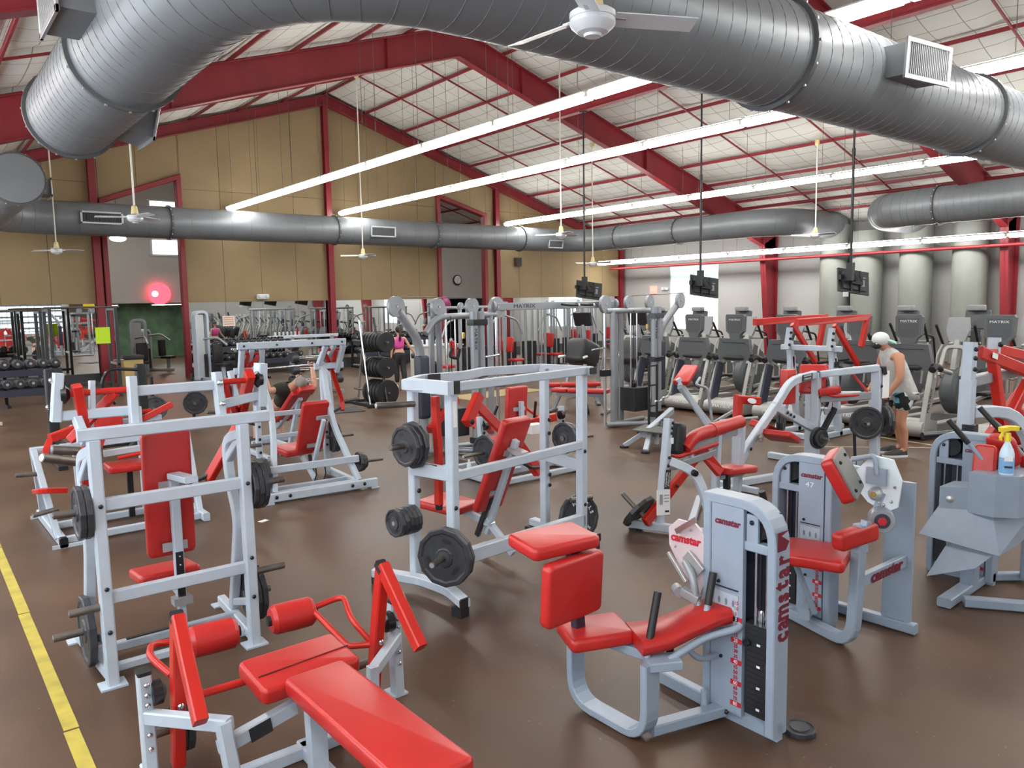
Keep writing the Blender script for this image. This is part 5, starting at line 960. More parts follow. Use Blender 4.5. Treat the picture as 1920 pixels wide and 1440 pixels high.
PD(o, 'chest_pad', (9.98, 8.1, 1.06), (.56, .26, .085), (0, -24, 20)); B(o, 'pad_support', (9.7, 8.0, .9), (10.25, 8.18, 1.1), .07, .07, WHITE); B(o, 'incline_link', (9.85, 7.95, .75), (10.1, 8.15, .72), .05, .06)
B(o, 'row_lever', (10.3, 8.1, .08), (10.9, 7.8, .42), .05, .05, SILV); horn(o, (10.6, 7.9, .25), (11.1, 7.5, .3), .028, SILV); T(o, 'row_yoke', [(10.55, 8.0, .2), (10.55, 8.1, .8), (10.35, 8.2, .86), (10.6, 8.3, .95)], .025, SILV, fil=.08)
T(o, 'curl_bar', [(9.35, 8.2, .68), (9.47, 8.2, .66), (9.56, 8.22, .72), (9.66, 8.22, .70), (9.78, 8.24, .78)], .016, CHROME, fil=.04); B(o, 'rear_rail', (10.2, 7.7, .04), (10.75, 8.2, .04), .08, .07)
rel(o)
o = thing('black_bar_stand', 'narrow black upright stand beside the right cable tower', 'rack', (9.9, 8.75, 0))
for x in (-.08, .12):
    T(o, 'stand_post', [(x, 0, 0), (x, 0, 1.2)], .022, BLK)
    B(o, 'stand_foot', (x, -.25, .02), (x, .25, .02), .05, .04, BLK)
for z in (.1, .5, .85, 1.18): T(o, 'stand_rung', [(-.08, 0, z), (.12, 0, z)], .014, BLK)

# ---------------------------------------------------------------- cable crossover station
def pulley(o, c, ax, r=.13):
    p = LA(o, 'pulley_cover', [(0, -.03), (r, -.03), (r, .03), (0, .03)], c, ax, SILV, 22); LA(p, 'pulley_bolt', [(0, .03), (.02, .03), (.016, .045), (0, .045)], c, ax, ALU, 10); LA(p, 'pulley_bolt', [(0, -.03), (.02, -.03), (.016, -.045), (0, -.045)], c, ax, ALU, 10)
def cable_tower(label, x, y, s):
    o = thing('cable_tower', label, 'exercise machine', (x, y, 0))
    for dx, dy in ((0, 0), (.17, .04)):
        T(o, 'front_post', [(dx*1, dy, .05), (dx, dy, 2.16)], .055, SILV, 14)
    for dx in (-.40, -.26): T(o, 'rear_post', [(dx, .55, .05), (dx, .55, 2.1)], .045, SILV, 12)
    for z in (.22, 1.22, 2.0): B(o, 'post_clamp', (-.07, -.02, z), (.24, .04, z), .13, .09, BLKG)
    T(o, 'guide_rail', [(.62*s, .42, .05), (.62*s, .42, 2.1)], .05, SILV, 12); T(o, 'perforated_rail', [(.78*s, .46, .08), (.78*s, .46, 2.12)], .028, CHROME, 10); B(o, 'rail_carriage', (.70*s, .42, 1.0), (.9*s, .44, 1.0), .07, .12, BLKG)
    T(o, 'top_tube', [(-.62*s, .35, 1.85), (-.4*s, .4, 2.08), (.1, .3, 2.1), (.75*s, .45, 2.1)], .05, SILV, 12, .15); T(o, 'base_tube', [(-.65*s, .45, .06), (-.2*s, .3, .06), (0, 0, .06), (.35*s, .2, .06), (.75*s, .45, .06)], .045, SILV, 12, .1); T(o, 'base_tube', [(.75*s, .45, .05), (-.38*s, .6, .05)], .04, SILV, 10)
    T(o, 'arm_leg', [(-.62*s, .45, .05), (-.66*s, .45, 1.72), (-1.08*s, .35, 2.2)], .065, SILV, 14, .25); PD(o, 'leg_cover', (-.65*s, .44, 1.05), (.17, .2, .95), m=NAVY, r=.03)
    pulley(o, (-1.12*s, .33, 2.26), (.2, -1, 0), .15); pulley(o, (-.35*s, .42, 2.24), (.2, -1, 0)); pulley(o, (.25*s, .38, 2.24), (.2, -1, 0)); pulley(o, (.78*s, .45, 2.22), (.2, -1, 0), .16)
    BX(o, 'weight_cover', (-.22, .28, .5), (.34, .36, .42), BLK); LA(o, 'stack_top', [(0, .71), (.04, .71), (.05, .78), (.02, .84), (0, .84)], (-.22, .28, 0), (0, 0, 1), BLKG, 12)
    for dx in (-.08, .08): T(o, 'guide_rod', [(-.22+dx, .28, .7), (-.22+dx, .28, 2.05)], .014, CHROME, 8)
    T(o, 'cable', [(-.22, .28, .8), (-.22, .28, 2.1)], .008, BLKG, 6); T(o, 'cable', [(.25*s, .30, 2.36), (-1.12*s, .22, 2.4)], .005, BLKG, 5)
    T(o, 'strap_handle', [(-.25*s, .2, 1.62), (-.32*s, .18, 1.5), (-.18*s, .18, 1.46), (-.12*s, .2, 1.6)], .025, BLK, 8, .04); LA(o, 'clip', [(0, -.05), (.03, -.04), (.03, .04), (0, .05)], (-.05*s, .2, 1.8), (0, 0, 1), mat('brass', (.6, .42, .15), .3, .8), 10)
    wrd(o, 'MATRIX', .075, DECK, (-.0, -.057, 1.75), (0, 0, -1), (1, 0, 0), sx=1.2); horn(o, (.8*s, .44, 1.45), (.8*s-.45*1, .30, 1.44), .015, CHROME, 'hook_bar')
    return o
cable_tower('left silver cable tower beyond the central press, with navy leg cover', 6.72, 9.45, 1); cable_tower('right silver cable tower in front of the treadmills', 10.62, 9.35, -1)
o = thing('cable_crossbeam', 'long silver beam linking the two cable towers, lettered twice', 'beam', (8.8, 9.9, 2.22))
B(o, 'beam', (-1.35, 0, 0), (1.35, 0, 0), .07, .12, SILV)
for x in (-.75, .95): wrd(o, 'MATRIX', .085, DECK, (x, -.037, 0), (1, 0, 0), sx=1.5)
for x in (.15, .5): T(o, 'chin_up_grip', [(x-.08, 0, .02), (x-.08, -.25, .0), (x+.05, -.3, 0)], .02, BLKG, 8, .03); LA(o, 'grip_cap', [(0, 0), (.025, 0), (.025, .03), (0, .03)], (x+.05, -.3, 0), (1, 0, 0), FANW, 10)
for x in (-1.38, 1.38): LA(o, 'beam_flange', [(0, -.02), (.1, -.02), (.1, .02), (0, .02)], (x, 0, 0), (1, 0, 0), SILV, 16)

# ---------------------------------------------------------------- free weight area
def bench(label, loc, rz, back=0, m=VINYL, fr=SILV, group=None):
    o = thing('weight_bench', label, 'bench', loc, rz, group)
    PD(o, 'seat_pad', (-.42, 0, .45), (.34, .28, .08), m=m); 
    if back: e = R(back); PD(o, 'back_pad', (-.2+.42*math.cos(e), 0, .47+.42*math.sin(e)), (.8, .28, .08), (0, -back, 0), m)
    else: PD(o, 'back_pad', (.2, 0, .45), (.86, .28, .08), m=m)
    B(o, 'spine', (-.5, 0, .36), (.55, 0, .36), .06, .07, fr)
    for x in (-.5, .5):
        B(o, 'leg', (x*.86, 0, .36), (x*1.15, 0, .04), .06, .07, fr); B(o, 'foot_bar', (x*1.15, -.28, .03), (x*1.15, .28, .03), .06, .05, fr)
        for y in (-.27, .27): BX(o, 'rubber_foot', (x*1.15, y, .015), (.08, .06, .03), BLK)
    return o
bench('low red flat bench with splayed legs right of the central press', (10.9, 11.6, 0), -62)
bench('red incline bench in front of the fixed barbell rack', (11.6, 12.6, 0), -40, 0)
plate('dark plate leaning on the splayed legs of the low red bench', (10.75, 11.25, .2), (.75, -.6, .2), .2, .045)
def bumper(lab, c, ax, r, t): 
    o = link('bumper_plate', None, None, lab, category='weight plate'); o['group'] = 'bumper plates on the plate tree'
    o.matrix_world = M4.Translation(V(c)) @ V((0, 0, 1)).rotation_difference(V(ax)).to_matrix().to_4x4()
    key = ('b', r, t)
    if key not in PM:
        g = G(); g.lathe([(.03, -t/2+.01), (.09, -t/2+.005), (.1, -t/2+.014), (r*.82, -t/2+.014), (r*.86, -t/2), (r*.97, -t/2), (r, -t/2+.01), (r, t/2-.01), (r*.97, t/2), (.03, t/2)], k=30); a = g.mesh('rubber_body'); a.materials.append(BLK)
        g = G(); g.lathe([(.025, -t/2+.002), (.05, -t/2+.002), (.05, 0), (.025, 0)], k=14); b = g.mesh('steel_hub'); b.materials.append(ALU); PM[key] = (a, b)
    link('rubber_body', PM[key][0], o); link('steel_hub', PM[key][1], o)
o = thing('plate_tree', 'black upright rack holding big rubber plates, left of the woman in pink', 'rack', (8.45, 15.9, 0))
for x in (-.3, .3): B(o, 'rack_foot', (x, -.75, .03), (x, .9, .03), .06, .06, BLK, n=(1, 0, 0))
for y in (-.55, .65): B(o, 'rack_foot', (-.45, y, .03), (.45, y, .03), .06, .06, BLK)
T(o, 'rack_post', [(-.05, -.75, 0), (-.1, -.3, 2.0)], .028, BLKG); T(o, 'rack_post', [(0, .8, 0), (-.02, .3, 1.9)], .028, CHROME); T(o, 'rack_post', [(-.3, -.4, 0), (-.35, -.1, 1.95)], .028, CHROME)
for z in (.32, .88, 1.45): horn(o, (-.1, .75, z), (.0, -.75, z), .025, STEEL, 'plate_peg')
for li, (z, r, n) in enumerate(((1.45, .225, 6), (.88, .235, 6), (.32, .29, 5))):
    for k in range(n): bumper('%s rubber plate from the front on the %s peg of the black plate rack' % ('first second third fourth fifth sixth'.split()[k], 'top middle bottom'.split()[li]), (8.45+.0-.02*k, 15.28+.11*k, z), (.05, -1, 0), r, .1)
# fixed barbell rack
o = thing('barbell_rack', 'grey two-post rack holding fixed barbells behind the lying man', 'rack', (8.4, 19.1, 0))
for x in (-.5, .6):
    B(o, 'rack_post', (x, .3, 0), (x+.02, .1, 1.5), .08, .10, SILV, n=(1, 0, 0)); B(o, 'rack_foot', (x, -.5, .04), (x, .5, .04), .08, .08, SILV, n=(1, 0, 0))
B(o, 'top_rail', (-.7, .12, 1.5), (.8, .12, 1.5), .06, .08, WHITE); decal(o, (-.32, .05, 1.32), (1, 0, 0), (0, 0, 1), .4, .2, PAPER, 'notice_card')
for z in (.3, .6, .9, 1.2):
    for x in (-.5, .6): B(o, 'barbell_cradle', (x, .2, z), (x, -.2, z-.02), .05, .05, SILV, n=(1, 0, 0))
for k, z in enumerate((.3, .6, .9, 1.2)):
    for j, y in enumerate((18.94, 19.1)):
        b_ = thing('fixed_barbell', 'fixed barbell on the %s level of the grey rack, %s of two' % ('lowest second third top'.split()[k], ('front', 'rear')[j]), 'barbell', (8.45, y, z+.05+.03*j), 0, 'fixed barbells'); T(b_, 'bar_shaft', [(-.62, 0, 0), (.62, 0, 0)], .016, CHROME, 8)
        for s in (-1, 1): LA(b_, 'barbell_head', [(0, -.09), (.1, -.09), (.115, -.07), (.115, .07), (.1, .09), (0, .09)], (.6*s, 0, 0), (1, 0, 0), IRON, 18)
# racks of dumbbells along the mirror
DBM = {}
def dumbbell(lab, c, rz, r=.08, l=.24, group=None, mm=IRON, chrome=True):
    o = thing('dumbbell', lab, 'dumbbell', c, rz, group); key = (r, l, mm.name)
    if key not in DBM:
        out = []
        for s in (-1, 1):
            g = G(); g.lathe([(0, -.045), (r*.8, -.045), (r, -.03), (r, .03), (r*.8, .045), (0, .045)], (0, s*l/2, 0), (0, 1, 0), 14); a = g.mesh('dumbbell_head'); a.materials.append(mm); out.append(('dumbbell_head', a))
        g = G(); g.tube([(0, -l/2, 0), (0, l/2, 0)], .016, 8); a = g.mesh('dumbbell_handle'); a.materials.append(CHROME); out.append(('dumbbell_handle', a))
        if chrome:
            g = G(); g.lathe([(0, 0), (r*.3, 0), (r*.25, .008), (0, .008)], (0, -l/2-.045, 0), (0, -1, 0), 12); a = g.mesh('dumbbell_cap'); a.materials.append(ALU); out.append(('dumbbell_cap', a))
        DBM[key] = out
    for n_, a in DBM[key]: link(n_, a, o)
    return o
def db_rack(label, x0, x1, y, where, n, mm=IRON, r=.085, zs=(.5, .95), grp='dumbbells'):
    o = thing('dumbbell_rack', label, 'rack', ((x0+x1)/2, y, 0)); hw = (x1-x0)/2
    for s in (-1, 0, 1): B(o, 'rack_leg', (s*(hw-.08), .28, 0), (s*(hw-.08), .25, zs[-1]+.02), .07, .09, BLKG, n=(1, 0, 0)); B(o, 'rack_foot', (s*(hw-.08), -.3, .03), (s*(hw-.08), .32, .03), .07, .06, BLKG, n=(1, 0, 0))
    for j, z in enumerate(zs):
        yy = -.12+.2*j
        for d in (-.1, .1): B(o, 'rack_rail', (-hw, yy+d, z+d*.3), (hw, yy+d, z+d*.3), .03, .06, BLKG)
        B(o, 'front_panel', (-hw, yy-.16, z-.08), (hw, yy-.16, z-.08), .02, .16, NAVY)
        for k in range(n): dumbbell('dark dumbbell, %s tier of %s, %s from left' % (('lower', 'upper', 'top')[j], where, NTH[k]), (x0+.12+(x1-x0-.24)*k/max(1, n-1), y+yy, z+.03+r), 0, r, group='%s %d' % (grp, j+1), mm=mm)
db_rack('long black two-tier dumbbell rack at the left edge below the mirror', .7, 3.05, 21.9, 'the left edge rack', 9, r=.11, zs=(.42, .88), grp='dumbbells at the left edge')
db_rack('black dumbbell rack against the mirror right of the left doorway', 7.7, 10.9, 25.7, 'the rack by the left doorway', 13, zs=(.55, 1.0), grp='dumbbells by the left doorway')
db_rack('black dumbbell rack against the mirror behind the plate rack', 12.9, 16.4, 25.7, 'the rack behind the pink top', 14, zs=(.55, 1.0), grp='dumbbells behind the woman')
for k in range(7): dumbbell('chrome-headed small dumbbell on the slim black stand, %s from left' % NTH[k], (8.1+.17*k, 24.3, .95), 0, .06, .2, 'chrome dumbbells', CHROME, False)
o = thing('dumbbell_stand', 'slim black stand carrying small chrome dumbbells', 'rack', (8.6, 24.3, 0)); BX(o, 'stand_top', (0, 0, .86), (1.3, .4, .05), BLKG); B(o, 'stand_post', (-.4, 0, 0), (-.4, 0, .85), .1, .1, BLKG, n=(1, 0, 0)); B(o, 'stand_post', (.4, 0, 0), (.4, 0, .85), .1, .1, BLKG, n=(1, 0, 0)); BX(o, 'stand_base', (0, 0, .03), (1.1, .5, .06), BLKG)
# power racks at the left
def power_rack(label, x, y, w=1.25, h=2.3, m=None):
    m = m or mat('dark_steel_grey', (.05, .052, .055), .4, .3); o = thing('power_rack', label, 'rack', (x, y, 0)); pm = None
    for sx in (-1, 1):
        for dy in (0, .95):
            B(o, 'rack_upright', (sx*w/2, dy, 0), (sx*w/2, dy, h), .08, .1, m, n=(1, 0, 0))
            if dy == 0:
                for k in range(14): LA(o, 'peg_hole', [(0, 0), (.014, 0), (.014, .004), (0, .004)], (sx*w/2, -.05, .35+.13*k), (0, -1, 0), BLK, 8)
        B(o, 'side_rail', (sx*w/2, 0, h-.06), (sx*w/2, .95, h-.06), .07, .08, m); B(o, 'side_rail', (sx*w/2, 0, .06), (sx*w/2, .95, .06), .07, .08, m); B(o, 'safety_arm', (sx*w/2, -.05, .85), (sx*w/2, .95, .85), .05, .06, ALU)
        horn(o, (sx*(w/2+.04), .9, .9), (sx*(w/2+.3), .9, .9), .024, CHROME, 'plate_peg')
    T(o, 'chin_up_bar', [(-w/2-.1, 0, h), (w/2+.1, 0, h)], .025, STEEL); T(o, 'chin_up_bar', [(-w/2, .95, h), (w/2, .95, h)], .025, STEEL); B(o, 'back_rail', (-w/2, .95, .3), (w/2, .95, .3), .06, .08, m)
    return o
power_rack('dark perforated power rack before the mirror, left of the red wall column', 3.7, 22.4, 1.5, 2.35); power_rack('second dark power rack at the left edge, farther from the camera', 2.3, 24.0, 1.3, 2.3)
o = thing('black_post_frame', 'pair of tall black padded posts with a cable handle, behind the left row machine', 'exercise machine', (2.3, 13.2, 0))
for x in (-.62, .62): PD(o, 'padded_post', (x, 0, .72), (.14, .18, 1.42), m=BLK, r=.02); B(o, 'post_foot', (x, -.6, .03), (x, .6, .03), .12, .06, BLK, n=(1, 0, 0)); B(o, 'gusset', (x, -.05, .35), (x*.5, -.3, .12), .08, .1, BLK)
B(o, 'cross_rail', (-.6, 0, .2), (.6, 0, .2), .08, .08, BLK); T(o, 'cable_loop', [(.55, -.1, 1.35), (.1, -.2, 1.4), (.0, -.2, 1.1), (.2, -.15, .85)], .025, BLKG, 8, .15)
for k, (x, y, z) in enumerate(((3.62, 15.6, .42), (4.36, 15.6, .45))):
    s_ = thing('plate_post', ['thin black post carrying grey plates, left of two', 'thin black post carrying dark plates, right of two'][k], 'rack', (x+.06, y+.1, 0)); T(s_, 'post', [(0, .1, 0), (0, .1, 1.0)], .03, BLKG); B(s_, 'post_foot', (-.25, .1, .02), (.25, .1, .02), .3, .04, BLKG); horn(s_, (0, .1, z), (-.08, -.3, z), .024)
    plates(['the left thin black post', 'the right thin black post'][k], (x+.05, y+.05, z), (-.2, -1, 0), 2, .23, .05, m=[IRONG, IRON][k], group='plates on the thin posts')
# trash bin, trophies and small things by the columns
o = thing('trash_bin', 'tan rubbish bin with dark lid beside the red column', 'bin', (5.35, 25.2, 0)); g = G(); g.loft([[(-.24, -.24, 0), (.24, -.24, 0), (.24, .24, 0), (-.24, .24, 0)], [(-.27, -.27, .8), (.27, -.27, .8), (.27, .27, .8), (-.27, .27, .8)]]); g.done('bin_body', mat('tan_plastic', (.55, .42, .17), .5), o); PD(o, 'bin_lid', (0, 0, .85), (.6, .6, .12), m=BLK)
o = thing('exercise_bench_bar', 'small pale wooden bar end lying at the left edge of the floor', 'bar', (1.15, 18.4, .05)); B(o, 'bar', (-.4, 0, 0), (.3, 0, 0), .06, .07, mat('pale_wood', (.6, .52, .4), .6))
for k, (x, y, w_, d_) in enumerate(((6.9, 15.6, 1.9, .9), (11.6, 15.4, 2.6, 1.0))):
    tag(BX(None, 'floor_mat', (x, y, .008), (w_, d_, .016), [mat('dark_mat', (.035, .035, .037), .7), mat('tan_mat', (.30, .22, .10), .7)][k], (0, 0, [-12, 6][k])), ['thin dark rubber mat on the floor behind the bolted press', 'tan plywood lifting mat on the floor behind the cable towers'][k], 'mat')
o = thing('white_counter', 'low white counter box behind the woman in pink', 'counter', (13.2, 20.6, 0)); BX(o, 'counter_body', (0, 0, .5), (1.5, .7, .92), mat('cream_board', (.62, .61, .56), .6)); BX(o, 'counter_plinth', (0, 0, .02), (1.46, .66, .04), DARKB); BX(o, 'counter_top', (0, 0, .98), (1.56, .76, .04), FANW)
for k in range(7):
    b_ = thing('supply_bottle', 'small white bottle on the white counter, %s from left' % NTH[k], 'bottle', (12.65+.18*k, 20.55, 1.0), 0, 'bottles on the counter'); LA(b_, 'bottle_body', [(0, 0), (.045, 0), (.045, .14), (.02, .18), (0, .18)], (0, 0, 0), (0, 0, 1), FANW, 12); LA(b_, 'bottle_cap', [(0, .18), (.022, .18), (.02, .22), (0, .22)], (0, 0, 0), (0, 0, 1), BLK, 10)
o = thing('back_pack', 'black bag slumped on the floor against the white counter', 'bag', (12.55, 19.9, 0)); PD(o, 'bag_body', (0, 0, .28), (.4, .26, .55), (10, 0, 15), BLK, .1); T(o, 'bag_strap', [(-.1, -.14, .45), (-.15, -.25, .25), (-.1, -.2, .06)], .02, BLK, 6, .08)
# machines standing in the hall beyond the left doorway and by the mirror
def white_tower(label, x, y, h, rz=0):
    o = thing('selector_machine', label, 'exercise machine', (x, y, 0), rz)
    PT(o, 'tower_shell', [(-.22, 0, .04), (-.22, 0, h), (.22, 0, h), (.22, 0, .04)], .2, .09, WHITE, (0, 1, 0), .16, 5); BX(o, 'shroud', (-.04, -.02, h*.5), (.26, .06, h*.92), mat('pale_shroud', (.5, .53, .56), .4)); BX(o, 'weight_block', (.1, -.05, .45), (.12, .05, .75), WST); PD(o, 'seat', (.1, -.8, .5), (.4, .4, .09), m=BLK); B(o, 'seat_post', (.1, -.8, 0), (.1, -.8, .48), .1, .1, WHITE, n=(1, 0, 0)); B(o, 'base_rail', (0, 0, .05), (.1, -1.0, .05), .1, .09, WHITE); PD(o, 'backrest', (.1, -.58, .85), (.36, .1, .6), m=BLK); T(o, 'lever', [(-.1, -.2, 1.3), (.2, -.5, 1.35), (.3, -.8, 1.1)], .035, SILV, 8, .1)
    return o
for k, (x, y, h, lb) in enumerate(((6.35, 28.6, 1.9, 'tall white weight tower standing just inside the left doorway'), (5.75, 31.5, 1.8, 'white weight tower deep inside the left doorway, at its left'), (7.4, 25.2, 2.15, 'tall slim white cable column at the right jamb of the left doorway'), (7.0, 30.6, 1.5, 'short white machine in the middle of the left doorway'))): white_tower(lb, x, y, h, -15+20*k)
o = thing('pink_ball', 'big pink exercise ball on a shelf beyond the right doorway', 'ball', (20.6, 31.5, 2.2)); g = G(); g.ball((0, 0, 0), .42, 22); g.done('ball_skin', mat('pink_rubber', (.62, .12, .38), .4), o)
o = thing('ball_shelf', 'dark tall shelf frame carrying the pink ball beyond the right doorway', 'shelf', (20.6, 31.5, 0))
for x in (-.6, .6):
    for y in (-.35, .35): B(o, 'shelf_post', (x, y, 0), (x, y, 2.1), .06, .06, BLKG, n=(1, 0, 0))
for z in (.5, 1.2, 1.75): BX(o, 'shelf_board', (0, 0, z), (1.24, .76, .04), BLKG)
# multi-station frames in the middle distance
def multi(label, x, y, rz, red=True):
    o = thing('multi_gym', label, 'exercise machine', (x, y, 0), rz)
    for a, b_ in ((-.9, -.3), (-.9, .3), (.9, -.3), (.9, .3), (0, -.3), (0, .3)): T(o, 'frame_post', [(a, b_, .04), (a, b_, 2.15)], .045, SILV, 10)
    for b_ in (-.3, .3): T(o, 'top_rail', [(-.95, b_, 2.15), (.95, b_, 2.15)], .045, SILV, 10); T(o, 'base_rail', [(-.95, b_, .05), (.95, b_, .05)], .045, SILV, 10)
    for a in (-.68, -.25, .25, .68): T(o, 'guide_post', [(a, -.34, .05), (a, -.34, 2.12)], .022, SILV, 8); T(o, 'cable', [(a+.06, -.3, .4), (a+.06, -.3, 2.1)], .007, BLKG, 5)
    for a in (-.45, .45):
        BX(o, 'weight_cover', (a, 0, .55), (.36, .3, .9), BLK)
        for d in (-.1, .1): T(o, 'guide_rod', [(a+d, 0, 1.0), (a+d, 0, 2.1)], .012, CHROME, 6)
    for a, s in ((-.9, -1), (.9, 1)):
        PD(o, 'backrest', (a+.25*s, -.3, 1.0), (.09, .24, .46), (0, 8*s, 0)); PD(o, 'seat', (a+.5*s, -.3, .52), (.4, .34, .08)); T(o, 'seat_post', [(a+.45*s, -.3, .0), (a+.45*s, -.3, .5)], .04, SILV, 8); T(o, 'pull_arm', [(a, -.3, 1.9), (a+.5*s, -.35, 1.75), (a+.75*s, -.35, 1.3)], .03, SILV, 8, .1); pulley(o, (a, -.36, 2.2), (0, -1, 0), .1)
    return o
for x, y, rz, lb in ((13.3, 18.6, 8, 'leftmost under the cable beam'), (15.75, 19.6, 5, 'second from left under the cable beam'), (18.2, 20.3, 10, 'third from left under the cable beam'), (20.8, 21.8, 10, 'deepest, before the right mirror')): multi('silver multi-station frame with red seats, '+lb, x, y, rz)
def shell_press(label, x, y, rz):
    o = thing('leg_press_machine', label, 'exercise machine', (x, y, 0), rz)
    PD(o, 'shell', (0, 0, 1.05), (.75, .5, .62), (0, 18, 0), mat('black_shell', (.022, .023, .025), .42), .09); PD(o, 'shell_back', (.32, .02, 1.0), (.3, .46, .55), (0, 18, 0), BLKG, .06)
    for s in (-1, 1): PT(o, 'leg', [(-.25, .22*s, .82), (-.32, .26*s, .1), (.35, .26*s, .06), (.30, .22*s, .8)], .07, .07, SILV, (0, 1, 0), .12); T(o, 'handle_grip', [(-.3, .3*s, 1.0), (-.5, .34*s, 1.0)], .03, FANW, 8)
    PT(o, 'screen_mast', [(.1, 0, 1.3), (.05, 0, 1.75)], .08, .06, SILV, (0, 1, 0)); BX(o, 'screen', (.02, 0, 1.86), (.06, .46, .32), BLKG, (0, -14, 0)); T(o, 'swing_arm', [(.3, -.3, .6), (.5, -.34, 1.4), (.2, -.34, 1.6)], .02, SILV, 8, .15)
    return o
shell_press('bulky black machine shell on silver legs between the cable towers, left one', 12.6, 13.3, 15); shell_press('bulky black machine shell on silver legs between the cable towers, right one', 13.4, 12.3, 15)

# ---------------------------------------------------------------- cardio machines on the right
def treadmill(label, y, x=12.55):
    o = thing('treadmill', label, 'treadmill', (x, y, 0), 0, 'treadmills')
    g = G(); g.prism([(.0, .04), (1.95, .06), (1.95, .14), (.45, .2), (0, .22)], 1, -.42, .42); g.done('deck', mat('deck_grey', (.16, .16, .16), .5), o)
    BX(o, 'running_belt', (1.15, 0, .185), (1.55, .52, .012), mat('belt_black', (.02, .02, .02), .7), (0, 1.5, 0))
    for s in (-1, 1): B(o, 'side_rail', (.35, .36*s, .215), (1.95, .36*s, .165), .14, .03, TREAD)
    g = G(); g.loft([[( -.10+.0, yy, .06), (-.16, yy, .16), (-.12, yy, .27), (.1, yy, .33), (.42, yy, .26), (.42, yy, .06)] for yy in (-.43, -.36, .36, .43)], True); g.done('motor_hood', TREAD, o)
    wrd(o, 'MATRIX', .09, DECW, (-.148, 0, .2), (0, -1, 0), (.2, 0, 1), sx=1.3)
    for s in (-1, 1):
        PT(o, 'upright', [(-.02, .40*s, .08), (.18, .39*s, .7), (.36, .37*s, 1.14)], .08, .19 if s < 0 else .16, TREAD, (0, 1, 0))
        if s > 0: B(o, 'upright_cover', (.03, .34*s, .2), (.26, .33*s, 1.02), .05, .2, NAVY, n=(0, 1, 0))
        T(o, 'handrail', [(.3, .37*s, 1.12), (.55, .39*s, 1.08), (.95, .39*s, 1.0)], .035, TREAD, 10, .15); T(o, 'handrail_grip', [(.2, .42*s, 1.10), (.36, .4*s, 1.16), (.55, .39*s, 1.09)], .055, BLK, 10, .1)
    wrd(o, 'MATRIX', .10, DECK, (.10, -.442, .62), (.30, 0, .95), (-.95, 0, .3), sx=1.1); decal(o, (.27, -.435, 1.0), (.95, 0, -.3), (.3, 0, .95), .05, .06)
    T(o, 'cross_handle', [(.34, -.38, 1.14), (.24, -.2, 1.12), (.24, .2, 1.12), (.34, .38, 1.14)], .05, BLK, 10, .1)
    g = G(); g.loft([[(.22+d, yy, zz) for yy, zz in ((-.34, 1.08), (-.39, 1.2), (-.33, 1.5), (.33, 1.5), (.39, 1.2), (.34, 1.08))] for d in (0, .1)]); g.done('console_shell', PLAST, o)
    g = G(); g.bar((.214, -.26, 1.42), (.214, .26, 1.42), .01, .012); g.done('console_slot', BLK, o); decal(o, (.213, -.12, 1.14), (0, -1, 0), (0, 0, 1), .05, .025, DECW, 'console_tag')
    g = G(); g.loft([[(.25+d, yy, zz) for yy, zz in ((-.10, 1.46), (-.13, 1.58), (-.2, 1.64), (-.215, 1.93), (-.19, 1.97), (.19, 1.97), (.215, 1.93), (.2, 1.64), (.13, 1.58), (.10, 1.46))] for d in (0, .09)]); tv = g.done('console_screen', mat('screen_shell', (.10, .107, .112), .42), o)
    wrd(tv, 'MATRIX', .055, DECW, (.247, 0, 1.865), (0, -1, 0), sx=1.35); BX(tv, 'screen_glass', (.345, 0, 1.8), (.006, .36, .26), SCR); g = G(); g.loft([[(.252-d, yy, zz) for yy, zz in ((-.16, 1.67), (-.17, 1.92), (.17, 1.92), (.16, 1.67), (.1, 1.6), (-.1, 1.6))] for d in (0, .006)]); g.done('screen_back', mat('screen_inset', (.075, .08, .086), .45), tv)
    return o
TY = [4.55, 5.87, 7.0, 8.08, 9.2, 10.2, 11.25]
TL = ['treadmill at the right edge behind the red V levers', 'treadmill right behind the man in the white cap', 'treadmill hidden behind the tall red overhead levers', 'treadmill left of the red overhead levers', 'treadmill behind the padded row bench', 'treadmill just right of the right cable tower', 'treadmill directly behind the right cable tower', 'treadmill left behind the right cable tower', 'treadmill behind the low red flat bench', 'second farthest treadmill of the row', 'farthest treadmill of the row']
tm = None
for y, lb in zip(TY, TL):
    if tm is None: tm = treadmill(lb, y)
    else: dup(tm, (13.1 if y == 7.0 else 12.55, y, 0), None, lb)
